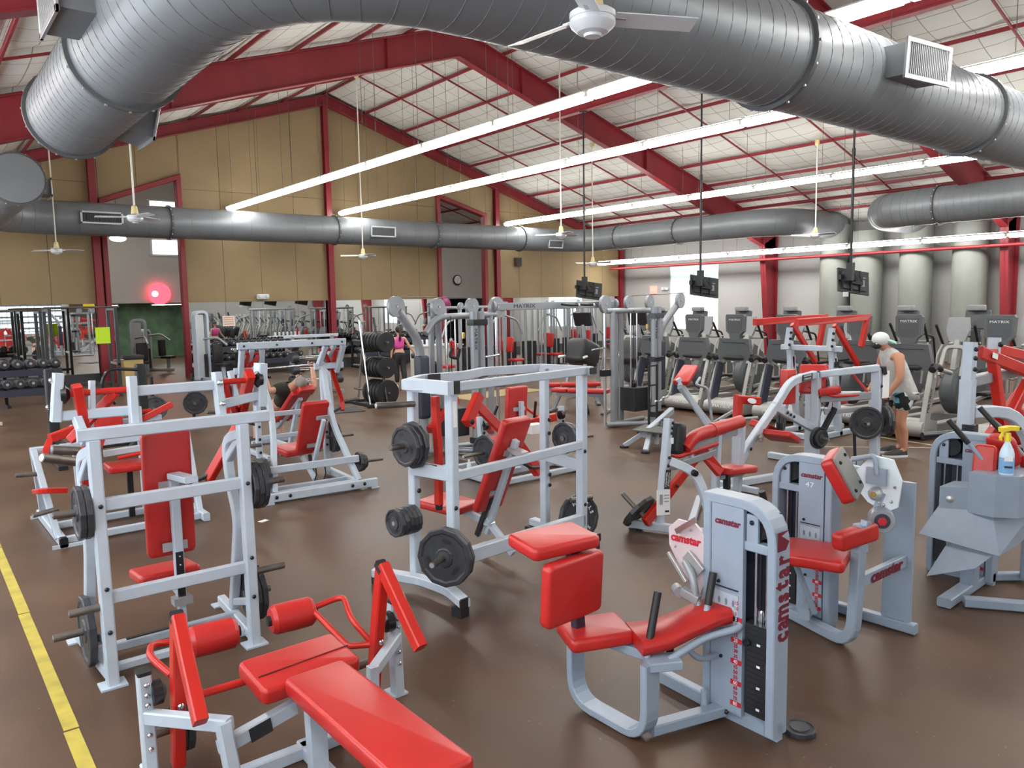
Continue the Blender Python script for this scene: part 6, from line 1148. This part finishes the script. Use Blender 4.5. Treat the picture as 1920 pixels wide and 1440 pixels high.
def elliptical(label, x, y, rz=0):
    o = thing('elliptical_trainer', label, 'elliptical', (x, y, 0), rz, 'ellipticals')
    B(o, 'base_rail', (-.2, 0, .06), (1.75, 0, .06), .1, .08, TREAD); B(o, 'base_foot', (-.2, -.35, .04), (-.2, .35, .04), .08, .07, TREAD); B(o, 'base_foot', (1.75, -.35, .04), (1.75, .35, .04), .08, .07, TREAD)
    g = G(); g.lathe([(0, -.16), (.36, -.14), (.43, -.08), (.43, .08), (.36, .14), (0, .16)], (.25, 0, .52), (0, 1, 0), 24); g.done('flywheel_cover', PLAST, o)
    PT(o, 'mast', [(.1, 0, .6), (.2, 0, 1.1), (.32, 0, 1.5)], .1, .16, TREAD, (0, 1, 0)); PT(o, 'mast_arch', [(-.02, -.2, .8), (.2, -.17, 1.32), (.2, .17, 1.32), (-.02, .2, .8)], .07, .07, TREAD, (1, 0, -.3), .1)
    g = G(); g.loft([[(.22+d+zz*.1, yy, 1.42+zz) for yy, zz in ((-.13, 0), (-.2, .2), (-.17, .44), (.17, .44), (.2, .2), (.13, 0))] for d in (0, .07)]); c = g.done('console_shell', PLASTL, o); BX(c, 'console_window', (.258, 0, 1.7), (.01, .22, .2), mat('console_inset', (.4, .42, .43), .4), (0, 6, 0)); BX(c, 'console_screen', (.35, 0, 1.68), (.01, .24, .2), SCR, (0, 6, 0))
    for s in (-1, 1):
        T(o, 'swing_arm', [(.15, .3*s, .55), (.2, .33*s, 1.15), (.42, .30*s, 1.4)], .022, TREAD, 8, .1); T(o, 'swing_grip', [(.38, .305*s, 1.36), (.12, .33*s, 1.72)], .026, BLK, 8); T(o, 'fixed_handle', [(.3, 0, 1.38), (.36, .2*s, 1.36), (.62, .24*s, 1.38)], .02, TREAD, 8, .08)
        B(o, 'pedal_link', (.2, .22*s, .4+.12*s), (1.5, .2*s, .3-.1*s), .06, .07, TREAD); PD(o, 'foot_pedal', (1.05, .22*s, .38-.02*s), (.42, .2, .07), m=BLK); T(o, 'link_tube', [(1.5, .2*s, .3-.1*s), (.9, .3*s, .75), (.18, .32*s, .8)], .02, TREAD, 8, .1)
    return o
EY = [3.6, 4.9, 6.1, 7.2, 8.1, 9.4, 10.6, 11.8, 13.0, 14.2]
EL = ['grey elliptical beyond the treadmills at the right edge', 'grey elliptical half hidden behind the right edge treadmill', 'grey elliptical right of the man in the cap, black raised grips', 'grey elliptical behind the tall red overhead levers', 'grey elliptical between the red levers and the red portal column', 'grey elliptical left of the red portal column', 'grey elliptical behind the treadmill by the right cable tower', 'grey elliptical in front of the bright window', 'grey elliptical left of the bright window', 'farthest grey elliptical of the row']
em = None
for y, lb in zip(EY, EL):
    if em is None: em = elliptical(lb, 15.0, y)
    else: dup(em, (15.5 if y == 7.2 else 15.0, y, 0), None, lb)
SYP = [(18.6, y) for y in (5.5, 7.0, 8.5, 10.0, 11.5, 13.0, 14.5, 16.0)]
SLB = 'nearest second third fourth fifth sixth seventh farthest'.split()
sm_ = None
for k, (x, y) in enumerate(SYP):
    lb = 'dark stair climber in the rear cardio row by the right wall, %s of eight' % SLB[k]
    if sm_ is None:
        o = sm_ = thing('stair_climber', lb, 'climber', (x, y, 0), 0, 'stair climbers'); g = G(); g.prism([(-.4, .05), (.7, .05), (.7, .3), (.2, .9), (-.25, 1.1), (-.4, .8)], 1, -.32, .32); g.done('body_shell', PLAST, o)
        PT(o, 'mast', [(-.2, 0, 1.0), (-.15, 0, 1.5)], .2, .12, BLKG, (0, 1, 0)); PD(o, 'console_shell', (-.12, 0, 1.72), (.1, .5, .42), (0, 10, 0), PLAST)
        for s in (-1, 1): T(o, 'handrail', [(-.1, .3*s, 1.4), (.5, .33*s, 1.3), (.7, .33*s, .5)], .025, BLK, 8, .12)
        for q in range(3): BX(o, 'step', (.32+.18*q, 0, .75-.2*q), (.2, .56, .05), BLK)
        PD(o, 'top_shelf', (-.2, 0, 1.98), (.2, .34, .12), m=PLASTL)
    else: dup(sm_, (x, y, 0), None, lb)
for k, y in enumerate((17.4, 18.6, 19.8, 21.0)):
    o = thing('exercise_bike', 'dark exercise bike in front of the right wall window, %s of four' % 'nearest second third farthest'.split()[k], 'bike', (19.5+.8*k, y, 0), 10, 'bikes'); g = G(); g.lathe([(0, -.1), (.3, -.1), (.36, -.05), (.36, .05), (.3, .1), (0, .1)], (-.3, 0, .45), (0, 1, 0), 20); g.done('flywheel_cover', PLAST, o)
    PT(o, 'bike_frame', [(-.3, 0, .4), (.1, 0, .35), (.5, 0, .4)], .08, .1, TREAD, (0, 1, 0)); PT(o, 'mast', [(-.3, 0, .6), (-.35, 0, 1.25)], .07, .1, TREAD, (0, 1, 0)); PD(o, 'console_shell', (-.38, 0, 1.4), (.06, .32, .26), (0, 10, 0), PLAST); T(o, 'handlebar', [(-.3, -.25, 1.15), (-.4, 0, 1.2), (-.3, .25, 1.15)], .02, BLK, 8, .1); PD(o, 'saddle', (.4, 0, .95), (.28, .2, .07), m=BLK); B(o, 'saddle_post', (.4, 0, .4), (.4, 0, .93), .05, .05, CHROME, n=(1, 0, 0))
    for x in (-.5, .6): B(o, 'base_foot', (x, -.28, .03), (x, .28, .03), .07, .06, TREAD); B(o, 'base_stay', (x, 0, .03), (x*.6, 0, .36), .06, .06, TREAD, n=(0, 1, 0))

# ---------------------------------------------------------------- people
def skinmesh(J, E_, sub=2):
    """J: name -> (xyz, rx, ry); E_: bone pairs, first joint is the root. Returns verts and faces of the grown surface."""
    names = list(J); me = bpy.data.meshes.new('tmp'); me.from_pydata([J[n][0] for n in names], [(names.index(a), names.index(b)) for a, b in E_], [])
    ob = bpy.data.objects.new('tmp', me); COL.objects.link(ob); ob.modifiers.new('s', 'SKIN'); md = ob.modifiers.new('u', 'SUBSURF'); md.levels = md.render_levels = sub
    for i, n in enumerate(names):
        v = me.skin_vertices[0].data[i]; v.radius = (J[n][1], J[n][2] if len(J[n]) > 2 else J[n][1]); v.use_root = i == 0
    bpy.context.view_layer.update(); ev = ob.evaluated_get(bpy.context.evaluated_depsgraph_get()); mm = bpy.data.meshes.new_from_object(ev)
    vs = [v.co.copy() for v in mm.vertices]; fs = [list(f.vertices) for f in mm.polygons]
    bpy.data.objects.remove(ob); bpy.data.meshes.remove(mm); return vs, fs
def fingers(g, wrist, tip, side, curl=.6, sc=1.0):
    """palm-rooted fingers and a thumb; side = direction from little finger to thumb"""
    wrist, tip = V(wrist), V(tip); d = (tip-wrist).normalized(); s = V(side); s = (s-d*s.dot(d)).normalized(); n = d.cross(s)
    for k, (o_, ln) in enumerate(((-.033, .062), (-.011, .076), (.011, .082), (.031, .074))):
        a = tip+s*o_*sc; b = a+d*ln*.45*sc+n*.008; c = b+(d*(1-curl)+n*curl)*ln*.4*sc; e = c+(d*(1-1.6*curl)+n*curl)*ln*.3*sc
        g.tube([a-d*.02, a, b, c, e], .0095*sc, 7, True, .0075*sc)
    a = wrist+d*.035*sc+s*.03*sc; g.tube([a, a+s*.022*sc+d*.02*sc, a+s*.03*sc+d*.045*sc+n*.012*sc, a+s*.02*sc+d*.065*sc+n*.02*sc], .0115*sc, 7, True, .009*sc)
def figure(label, loc, rz, J, E_, skin, hands=()):
    o = thing('person', label, 'person', loc, rz); vs, fs = skinmesh(J, E_); g = G(); g.add(vs, fs, True)
    for h in hands: fingers(g, *h)
    g.done('body', skin, o); return o
def garment(o, name, J, E_, m, sub=2): vs, fs = skinmesh(J, E_, sub); g = G(); g.add(vs, fs, True); return g.done(name, m, o)
def rings(o, name, R_, m, k=24, lip=.012):
    """open loft with thickness: R_ = (centre, rx, ry)"""
    g = G(); out = [[V(c)+V((rx*math.cos(2*math.pi*j/k), ry*math.sin(2*math.pi*j/k), 0)) for j in range(k)] for c, rx, ry in R_]
    inn = [[V(c)+V(((rx-lip)*math.cos(2*math.pi*j/k), (ry-lip)*math.sin(2*math.pi*j/k), 0)) for j in range(k)] for c, rx, ry in R_]
    g.loft(out+inn[::-1], True, False, True); return g.done(name, m, o)
def face(o, c, f, u, skin, r=.1):
    """eyes, nose, mouth and ears on the head centre c; f forward, u up"""
    c, f, u = V(c), V(f).normalized(), V(u).normalized(); s = u.cross(f)
    W_ = mat('eye_white', (.75, .75, .73), .3); D_ = mat('eye_dark', (.03, .02, .015), .3)
    for q in (-1, 1):
        g = G(); p = c+f*r*.86+s*q*r*.36+u*r*.05; g.ball(p, .012, 8); e = g.done('eye', W_, o); g = G(); g.ball(p+f*.007, .007, 8); g.done('pupil', D_, e); g = G(); g.bar(p+u*.022+f*.006-s*.016, p+u*.022+f*.006+s*.016, .006, .008); g.done('eyebrow', D_, o)
        g = G(); g.lathe([(0, -.008), (.024, -.006), (.03, 0), (.024, .008), (0, .006)], c+s*q*r*.84-f*.01, s*q, 12); g.done('ear', skin, o)
    g = G(); g.tube([c+f*r*.92+u*r*.08, c+f*(r*1.12)-u*r*.18, c+f*(r*.93)-u*r*.25], .013, 8); g.done('nose', skin, o)
    g = G(); g.bar(c+f*r*.88-u*r*.5-s*.02, c+f*r*.88-u*r*.5+s*.02, .01, .008); g.done('mouth', mat('lips', (.36, .12, .1), .5), o)
SK1 = mat('tan_skin', (.50, .24, .145), .5); SK2 = mat('light_skin', (.60, .33, .23), .5)
BODY_E = [('pelvis', 'waist'), ('waist', 'chest'), ('chest', 'neck'), ('neck', 'jaw'), ('jaw', 'head'), ('head', 'crown')]+[e for s in 'LR' for e in (('chest', 'sh'+s), ('sh'+s, 'el'+s), ('el'+s, 'wr'+s), ('wr'+s, 'pa'+s), ('pelvis', 'hi'+s), ('hi'+s, 'kn'+s), ('kn'+s, 'ca'+s), ('ca'+s, 'an'+s), ('an'+s, 'to'+s))]
# man in the white cap: bends over the plates, seen from behind his right shoulder
JM = {'pelvis': ((-.02, 0, .93), .15, .12), 'waist': ((.03, 0, 1.1), .145, .10), 'chest': ((.12, 0, 1.33), .165, .115), 'neck': ((.21, 0, 1.48), .058), 'jaw': ((.27, .02, 1.53), .07), 'head': ((.30, .03, 1.61), .088), 'crown': ((.30, .03, 1.68), .06)}
for s, q in (('L', 1), ('R', -1)):
    JM.update({'sh'+s: ((.14, .2*q, 1.40), .072), 'el'+s: ((.16, .27*q, 1.10), .05), 'wr'+s: ((.30, .24*q, .88), .032), 'pa'+s: ((.36, .23*q, .82), .036, .022), 'hi'+s: ((-.02, .1*q, .86), .1), 'kn'+s: ((.05 if q > 0 else -.02, .12*q, .48), .062), 'ca'+s: ((-.0 if q > 0 else -.07, .12*q, .34), .062), 'an'+s: ((-.01 if q > 0 else -.10, .13*q, .09), .038), 'to'+s: ((.15 if q > 0 else .06, .15*q, .035), .035, .03)})
o = figure('person in white cap, grey sleeveless shirt and patterned shorts bending over the plates', (11.16, 5.2, 0), 142, JM, BODY_E, SK1, [((.36, .23*q, .80), (.40, .225*q, .77), (0, -q, .2), .8) for q in (1, -1)])
face(o, (.31, .03, 1.60), (.86, .1, -.5), (.5, 0, .86), SK1, .098); o.scale = (1.06, 1.16, 1.03)
sh = rings(o, 'sleeveless_shirt', [((-.05, 0, .80), .185, .215), ((-.03, 0, .93), .165, .20), ((.03, 0, 1.1), .15, .195), ((.10, 0, 1.28), .15, .19), ((.145, 0, 1.40), .135, .165), ((.175, 0, 1.47), .10, .125), ((.20, 0, 1.505), .072, .085)], mat('heather_grey_cloth', (.50, .50, .48), .85, var=.12, vscale=18))
pm_ = bpy.data.materials.new('patterned_cloth'); pm_.use_nodes = True; t = pm_.node_tree; b = t.nodes['Principled BSDF']; b.inputs['Roughness'].default_value = .85; tc = t.nodes.new('ShaderNodeTexCoord'); vo = t.nodes.new('ShaderNodeTexVoronoi'); vo.inputs['Scale'].default_value = 13; cr = t.nodes.new('ShaderNodeValToRGB'); cr.color_ramp.interpolation = 'CONSTANT'
cr.color_ramp.elements[0].color = (.01, .01, .012, 1); cr.color_ramp.elements[1].position = .42; cr.color_ramp.elements[1].color = (.62, .68, .68, 1); e_ = cr.color_ramp.elements.new(.75); e_.color = (.08, .32, .42, 1)
t.links.new(tc.outputs['Object'], vo.inputs['Vector']); t.links.new(vo.outputs['Color'], cr.inputs['Fac']); t.links.new(cr.outputs['Color'], b.inputs['Base Color'])
garment(o, 'shorts', {'p': ((-.02, 0, .94), .16, .13), 'l': ((.0, .105, .80), .125), 'l2': ((.04, .12, .60), .105), 'r': ((-.02, -.105, .80), .125), 'r2': ((-.02, -.12, .60), .105)}, [('p', 'l'), ('l', 'l2'), ('p', 'r'), ('r', 'r2')], pm_)
WCAP = mat('white_cap_cloth', (.72, .75, .76), .8); MINT = mat('mint_cloth', (.36, .66, .60), .8)
cp = V((.305, .03, 1.63)); g = G(); g.ball(cp, .108, 18, (1, .95, .9)); c_ = g.done('cap', WCAP, o); g = G(); g.loft([[cp+V((-.06-.05*k, y, -.01-.02*k+(.03-y*y*6))) for y in (-.08, -.04, 0, .04, .08)]+[cp+V((-.06-.05*k, y, -.02-.02*k+(.03-y*y*6))) for y in (.08, .04, 0, -.04, -.08)] for k in (0, 1, 2.4)], True); g.done('cap_brim', MINT, c_)
g = G(); g.ball(cp+V((.02, -.095, .02)), .03, 10, (1, .4, .8)); g.done('cap_patch', mat('blue_patch', (.2, .42, .55), .8), c_)
g = G(); g.ball(V((.355, .03, 1.54)), .062, 12, (1, 1, .8)); g.done('beard', mat('dark_hair', (.02, .014, .01), .8), o)
for q, x0 in ((1, .0), (-1, -.09)):
    g = G(); g.loft([[V((x0+.12+u*.17, .14*q+v*.052, z)) for u, v in ((-.95, -.5), (-.95, .5), (-.3, .8), (.5, .95), (.95, .4), (.95, -.4), (.5, -.95), (-.3, -.8))] for z in (0.0, .03)]); g.done('shoe_sole', FANW, o)
    g = G(); g.loft([[V((x0+.12+u*.165*sc+sx, .14*q+v*.05*sc, z)) for u, v in ((-.95, -.5), (-.95, .5), (-.3, .8), (.5, .95), (.95, .4), (.95, -.4), (.5, -.95), (-.3, -.8))] for z, sc, sx in ((.03, 1, 0), (.07, .9, -.01), (.10, .5, -.07))], True); g.done('shoe', BLK, o)
# woman in pink
JW = {'pelvis': ((0, 0, .92), .14, .105), 'waist': ((0, 0, 1.08), .105, .08), 'chest': ((.0, 0, 1.27), .125, .09), 'neck': ((.0, 0, 1.43), .042), 'jaw': ((.02, 0, 1.49), .06), 'head': ((.02, 0, 1.57), .082), 'crown': ((.01, 0, 1.64), .055)}
for s, q in (('L', 1), ('R', -1)):
    if q > 0: arm = {'shL': ((0, .16, 1.36), .05), 'elL': ((-.02, .2, 1.1), .037), 'wrL': ((.03, .22, .88), .026), 'paL': ((.04, .22, .81), .03, .02)}
    else: arm = {'shR': ((0, -.16, 1.36), .05), 'elR': ((-.03, -.28, 1.13), .037), 'wrR': ((.0, -.42, .95), .026), 'paR': ((.01, -.46, .89), .03, .02)}
    JW.update(arm); JW.update({'hi'+s: ((0, .09*q, .86), .1), 'kn'+s: ((.02 if q > 0 else -.05, .09*q, .48), .058), 'ca'+s: ((-.02 if q > 0 else -.12, .09*q, .34), .055), 'an'+s: ((-.02 if q > 0 else -.16, .09*q, .09), .034), 'to'+s: ((.12 if q > 0 else -.02, .1*q, .035), .032, .028)})
o = figure('person in pink sports top and black leggings seen from behind before the mirror, holding dumbbells', (10.72, 18.62, 0), 78, JW, BODY_E, SK2, [((.04, .22, .80), (.045, .22, .765), (1, 0, 0), .9), ((.01, -.46, .88), (.015, -.485, .845), (1, 0, 0), .9)])
face(o, (.02, 0, 1.565), (1, 0, 0), (0, 0, 1), SK2, .09)
rings(o, 'sports_top', [((0, 0, 1.06), .10, .13), ((0, 0, 1.16), .108, .138), ((0, 0, 1.3), .112, .15), ((.0, 0, 1.36), .085, .115), ((0, 0, 1.40), .06, .07)], mat('pink_cloth', (.66, .07, .33), .75))
LG = mat('black_leggings', (.012, .012, .014), .7); garment(o, 'leggings', {'p': ((0, 0, 1.02), .14, .11), 'p2': ((0, 0, .92), .155, .12), 'l': ((0, .09, .84), .108), 'l2': ((.02, .09, .48), .082), 'lc': ((-.02, .09, .34), .078), 'l3': ((-.02, .09, .12), .06), 'r': ((0, -.09, .84), .108), 'r2': ((-.05, -.09, .48), .082), 'rc': ((-.12, -.09, .34), .078), 'r3': ((-.155, -.09, .12), .06)}, [('p', 'p2'), ('p2', 'l'), ('l', 'l2'), ('l2', 'lc'), ('lc', 'l3'), ('p2', 'r'), ('r', 'r2'), ('r2', 'rc'), ('rc', 'r3')], LG)
HR = mat('dark_brown_hair', (.018, .011, .008), .6); g = G(); g.ball(V((-.005, 0, 1.595)), .098, 16, (1, .95, 1)); h_ = g.done('hair', HR, o); T(h_, 'ponytail', [(-.08, 0, 1.62), (-.14, 0, 1.55), (-.13, 0, 1.42), (-.12, .01, 1.28)], .035, HR, 10)
for q, x0 in ((1, .0), (-1, -.14)):
    g = G(); g.loft([[V((x0+.06+u*.13*sc, .095*q+v*.045*sc, z)) for u, v in ((-.95, -.5), (-.95, .5), (-.3, .8), (.5, .95), (.95, .4), (.95, -.4), (.5, -.95), (-.3, -.8))] for z, sc in ((0, 1), (.05, 1), (.09, .7), (.13, .45))], True); g.done('shoe', FANW, o)
bpy.context.view_layer.update()
dumbbell('dumbbell held out in the right hand of the person in pink', tuple(o.matrix_world @ V((.01, -.50, .85))), 78, .075, .2); dumbbell('dumbbell hanging in the left hand of the person in pink', tuple(o.matrix_world @ V((.04, .22, .75))), 78, .075, .2)
# man reclining on the incline bench, seen over the top of his head
o = thing('incline_bench', 'white framed incline bench with red pads under the reclining man', 'bench', (4.78, 11.9, 0))
PD(o, 'back_pad', (.04, -.12, .72), (.32, .86, .09), (-34, 0, 0)); PD(o, 'seat_pad', (-.02, .50, .48), (.36, .4, .09), (10, 0, 0)); PD(o, 'head_rest', (.1, -.50, .98), (.26, .18, .10), (-34, 0, 0))
B(o, 'spine', (.04, -.42, .86), (.0, .5, .30), .07, .08, n=(1, 0, 0)); B(o, 'rear_leg', (.04, -.36, .84), (.04, .1, .05), .06, .07, n=(1, 0, 0)); B(o, 'front_leg', (-.02, .6, .42), (-.02, .62, .04), .07, .07, n=(1, 0, 0)); B(o, 'base_rail', (0, -.5, .04), (0, .8, .04), .08, .07, n=(1, 0, 0)); B(o, 'foot_bar', (-.35, -.45, .04), (.35, -.45, .04), .07, .06); B(o, 'foot_bar', (-.35, .75, .04), (.35, .75, .04), .07, .06)
for s in (-1, 1):
    B(o, 'rack_upright', (.62*s, -.35, 0), (.6*s, -.22, 1.22), .08, .08, n=(1, 0, 0)); B(o, 'rack_foot', (.62*s, -.75, .04), (.62*s, .3, .04), .07, .07, n=(1, 0, 0)); B(o, 'rack_hook', (.6*s, -.22, 1.2), (.6*s, -.1, 1.26), .05, .06, n=(1, 0, 0))
B(o, 'rack_crossbar', (-.6, -.4, .3), (.6, -.4, .3), .06, .07)
J3 = {'pelvis': ((0, .38, .66), .14, .12), 'waist': ((0, .2, .78), .14, .11), 'chest': ((0, -.08, .96), .17, .12), 'neck': ((.02, -.30, 1.08), .06), 'jaw': ((.03, -.37, 1.11), .07), 'head': ((.03, -.45, 1.13), .09), 'crown': ((.03, -.53, 1.12), .06)}
for s, q in (('L', -1), ('R', 1)):
    J3.update({'sh'+s: ((.2*q, -.16, 1.02), .075), 'el'+s: ((.38*q, -.22, .98), .055), 'wr'+s: ((.40*q, -.10, 1.25), .036), 'pa'+s: ((.40*q, -.085, 1.31), .04, .03), 'hi'+s: ((.1*q, .42, .62), .1), 'kn'+s: ((.2*q, .86, .58), .068), 'ca'+s: ((.21*q, .90, .4), .06), 'an'+s: ((.22*q, .90, .09), .04), 'to'+s: ((.24*q, 1.06, .04), .035, .03)})
m3 = figure('person in dark tee lying back on the red incline bench, pressing a barbell', (4.78, 11.9, 0), 0, J3, BODY_E, SK2, [((.40*q, -.085, 1.30), (.40*q, -.075, 1.335), (-q, 0, 0), .9) for q in (1, -1)])
face(m3, (.03, -.44, 1.13), (0, .45, .9), (0, -.9, .45), SK2, .098)
TEE = mat('olive_tee', (.035, .038, .028), .85); garment(m3, 'tee_shirt', {'p': ((0, .34, .69), .155, .135), 'w': ((0, .2, .78), .155, .125), 'c': ((0, -.08, .965), .185, .135), 'n': ((.01, -.24, 1.04), .09), 'sl': ((-.2, -.16, 1.02), .09), 'el': ((-.33, -.205, .99), .078), 'sr': ((.2, -.16, 1.02), .09), 'er': ((.33, -.205, .99), .078)}, [('p', 'w'), ('w', 'c'), ('c', 'n'), ('c', 'sl'), ('sl', 'el'), ('c', 'sr'), ('sr', 'er')], TEE)
garment(m3, 'shorts', {'p': ((0, .38, .66), .155, .13), 'l': ((-.1, .5, .62), .11), 'l2': ((-.18, .78, .6), .09), 'r': ((.1, .5, .62), .11), 'r2': ((.18, .78, .6), .09)}, [('p', 'l'), ('l', 'l2'), ('p', 'r'), ('r', 'r2')], NAVY)
g = G(); g.ball(V((.03, -.50, 1.115)), .098, 16, (.95, 1, .9)); g.done('hair', mat('grey_hair', (.26, .24, .22), .8), m3)
for q in (-1, 1): PD(m3, 'shoe', (.23*q, .98, .05), (.10, .28, .09), m=BLK, r=.03)
b_ = thing('barbell', 'thin steel barbell held up by the person on the incline bench', 'barbell', (4.78, 11.815, 1.325)); T(b_, 'bar_shaft', [(-.72, 0, 0), (.72, 0, .02)], .014, CHROME, 8)
for s in (-1, 1): LA(b_, 'barbell_head', [(0, -.04), (.09, -.04), (.09, .04), (0, .04)], (.66*s, 0, .0), (1, 0, 0), IRON, 18)
# ---------------------------------------------------------------- small signs
def sign(label, loc, right, w_, h_, m, txt='', tm=DECK, sz=.05):
    o = thing('notice_sign', label, 'sign', loc); decal(o, (0, 0, 0), right, (0, 0, 1), w_, h_, m, 'sign_sheet'); n = V(right).normalized().cross(V((0, 0, 1)))
    for i, l in enumerate(txt.split('|') if txt else []): wrd(o, l, sz, tm, n*.004+V((0, 0, h_*.5-sz*1.1-sz*1.25*i)), right)
    return o
LIME = mat('lime_card', (.52, .75, .02), .6); YS = mat('yellow_sign', (.80, .56, .02), .5)
sign('lime green card hanging on the dark power rack', (4.10, 22.3, 1.62), (1, 0, 0), .34, .42, LIME); sign('white notice with orange print on the mirror right of the left doorway', (8.72, YB-.01, 1.82), (1, 0, 0), .42, .34, PAPER)
for k in range(4): decal(bpy.data.objects['notice_sign.001'], (0, -.004, .11-.07*k), (1, 0, 0), (0, 0, 1), .34, .028, mat('orange_print', (.75, .28, .12), .6), 'print_line')
o = thing('dark_board', 'dark brown board on the wall behind the camera, mirrored at the left', 'board', (12, YF+.04, 1.6)); BX(o, 'board_panel', (0, 0, 0), (5.5, .06, 2.8), mat('dark_brown_board', (.05, .035, .022), .5)); BX(o, 'yellow_panel', (-1.1, .05, 1.0), (1.6, .05, .5), YS)
sign('tan poster on the wall behind the camera', (15.6, YF+.03, 1.7), (-1, 0, 0), 1.0, 1.4, mat('orange_poster', (.6, .24, .1), .6))
sign('small yellow card high inside the left doorway', (6.9, 38.9, 2.0), (1, 0, 0), .4, .5, YS); sign('second yellow card inside the left doorway, at its left', (5.9, 38.9, 2.15), (1, 0, 0), .4, .5, YS)
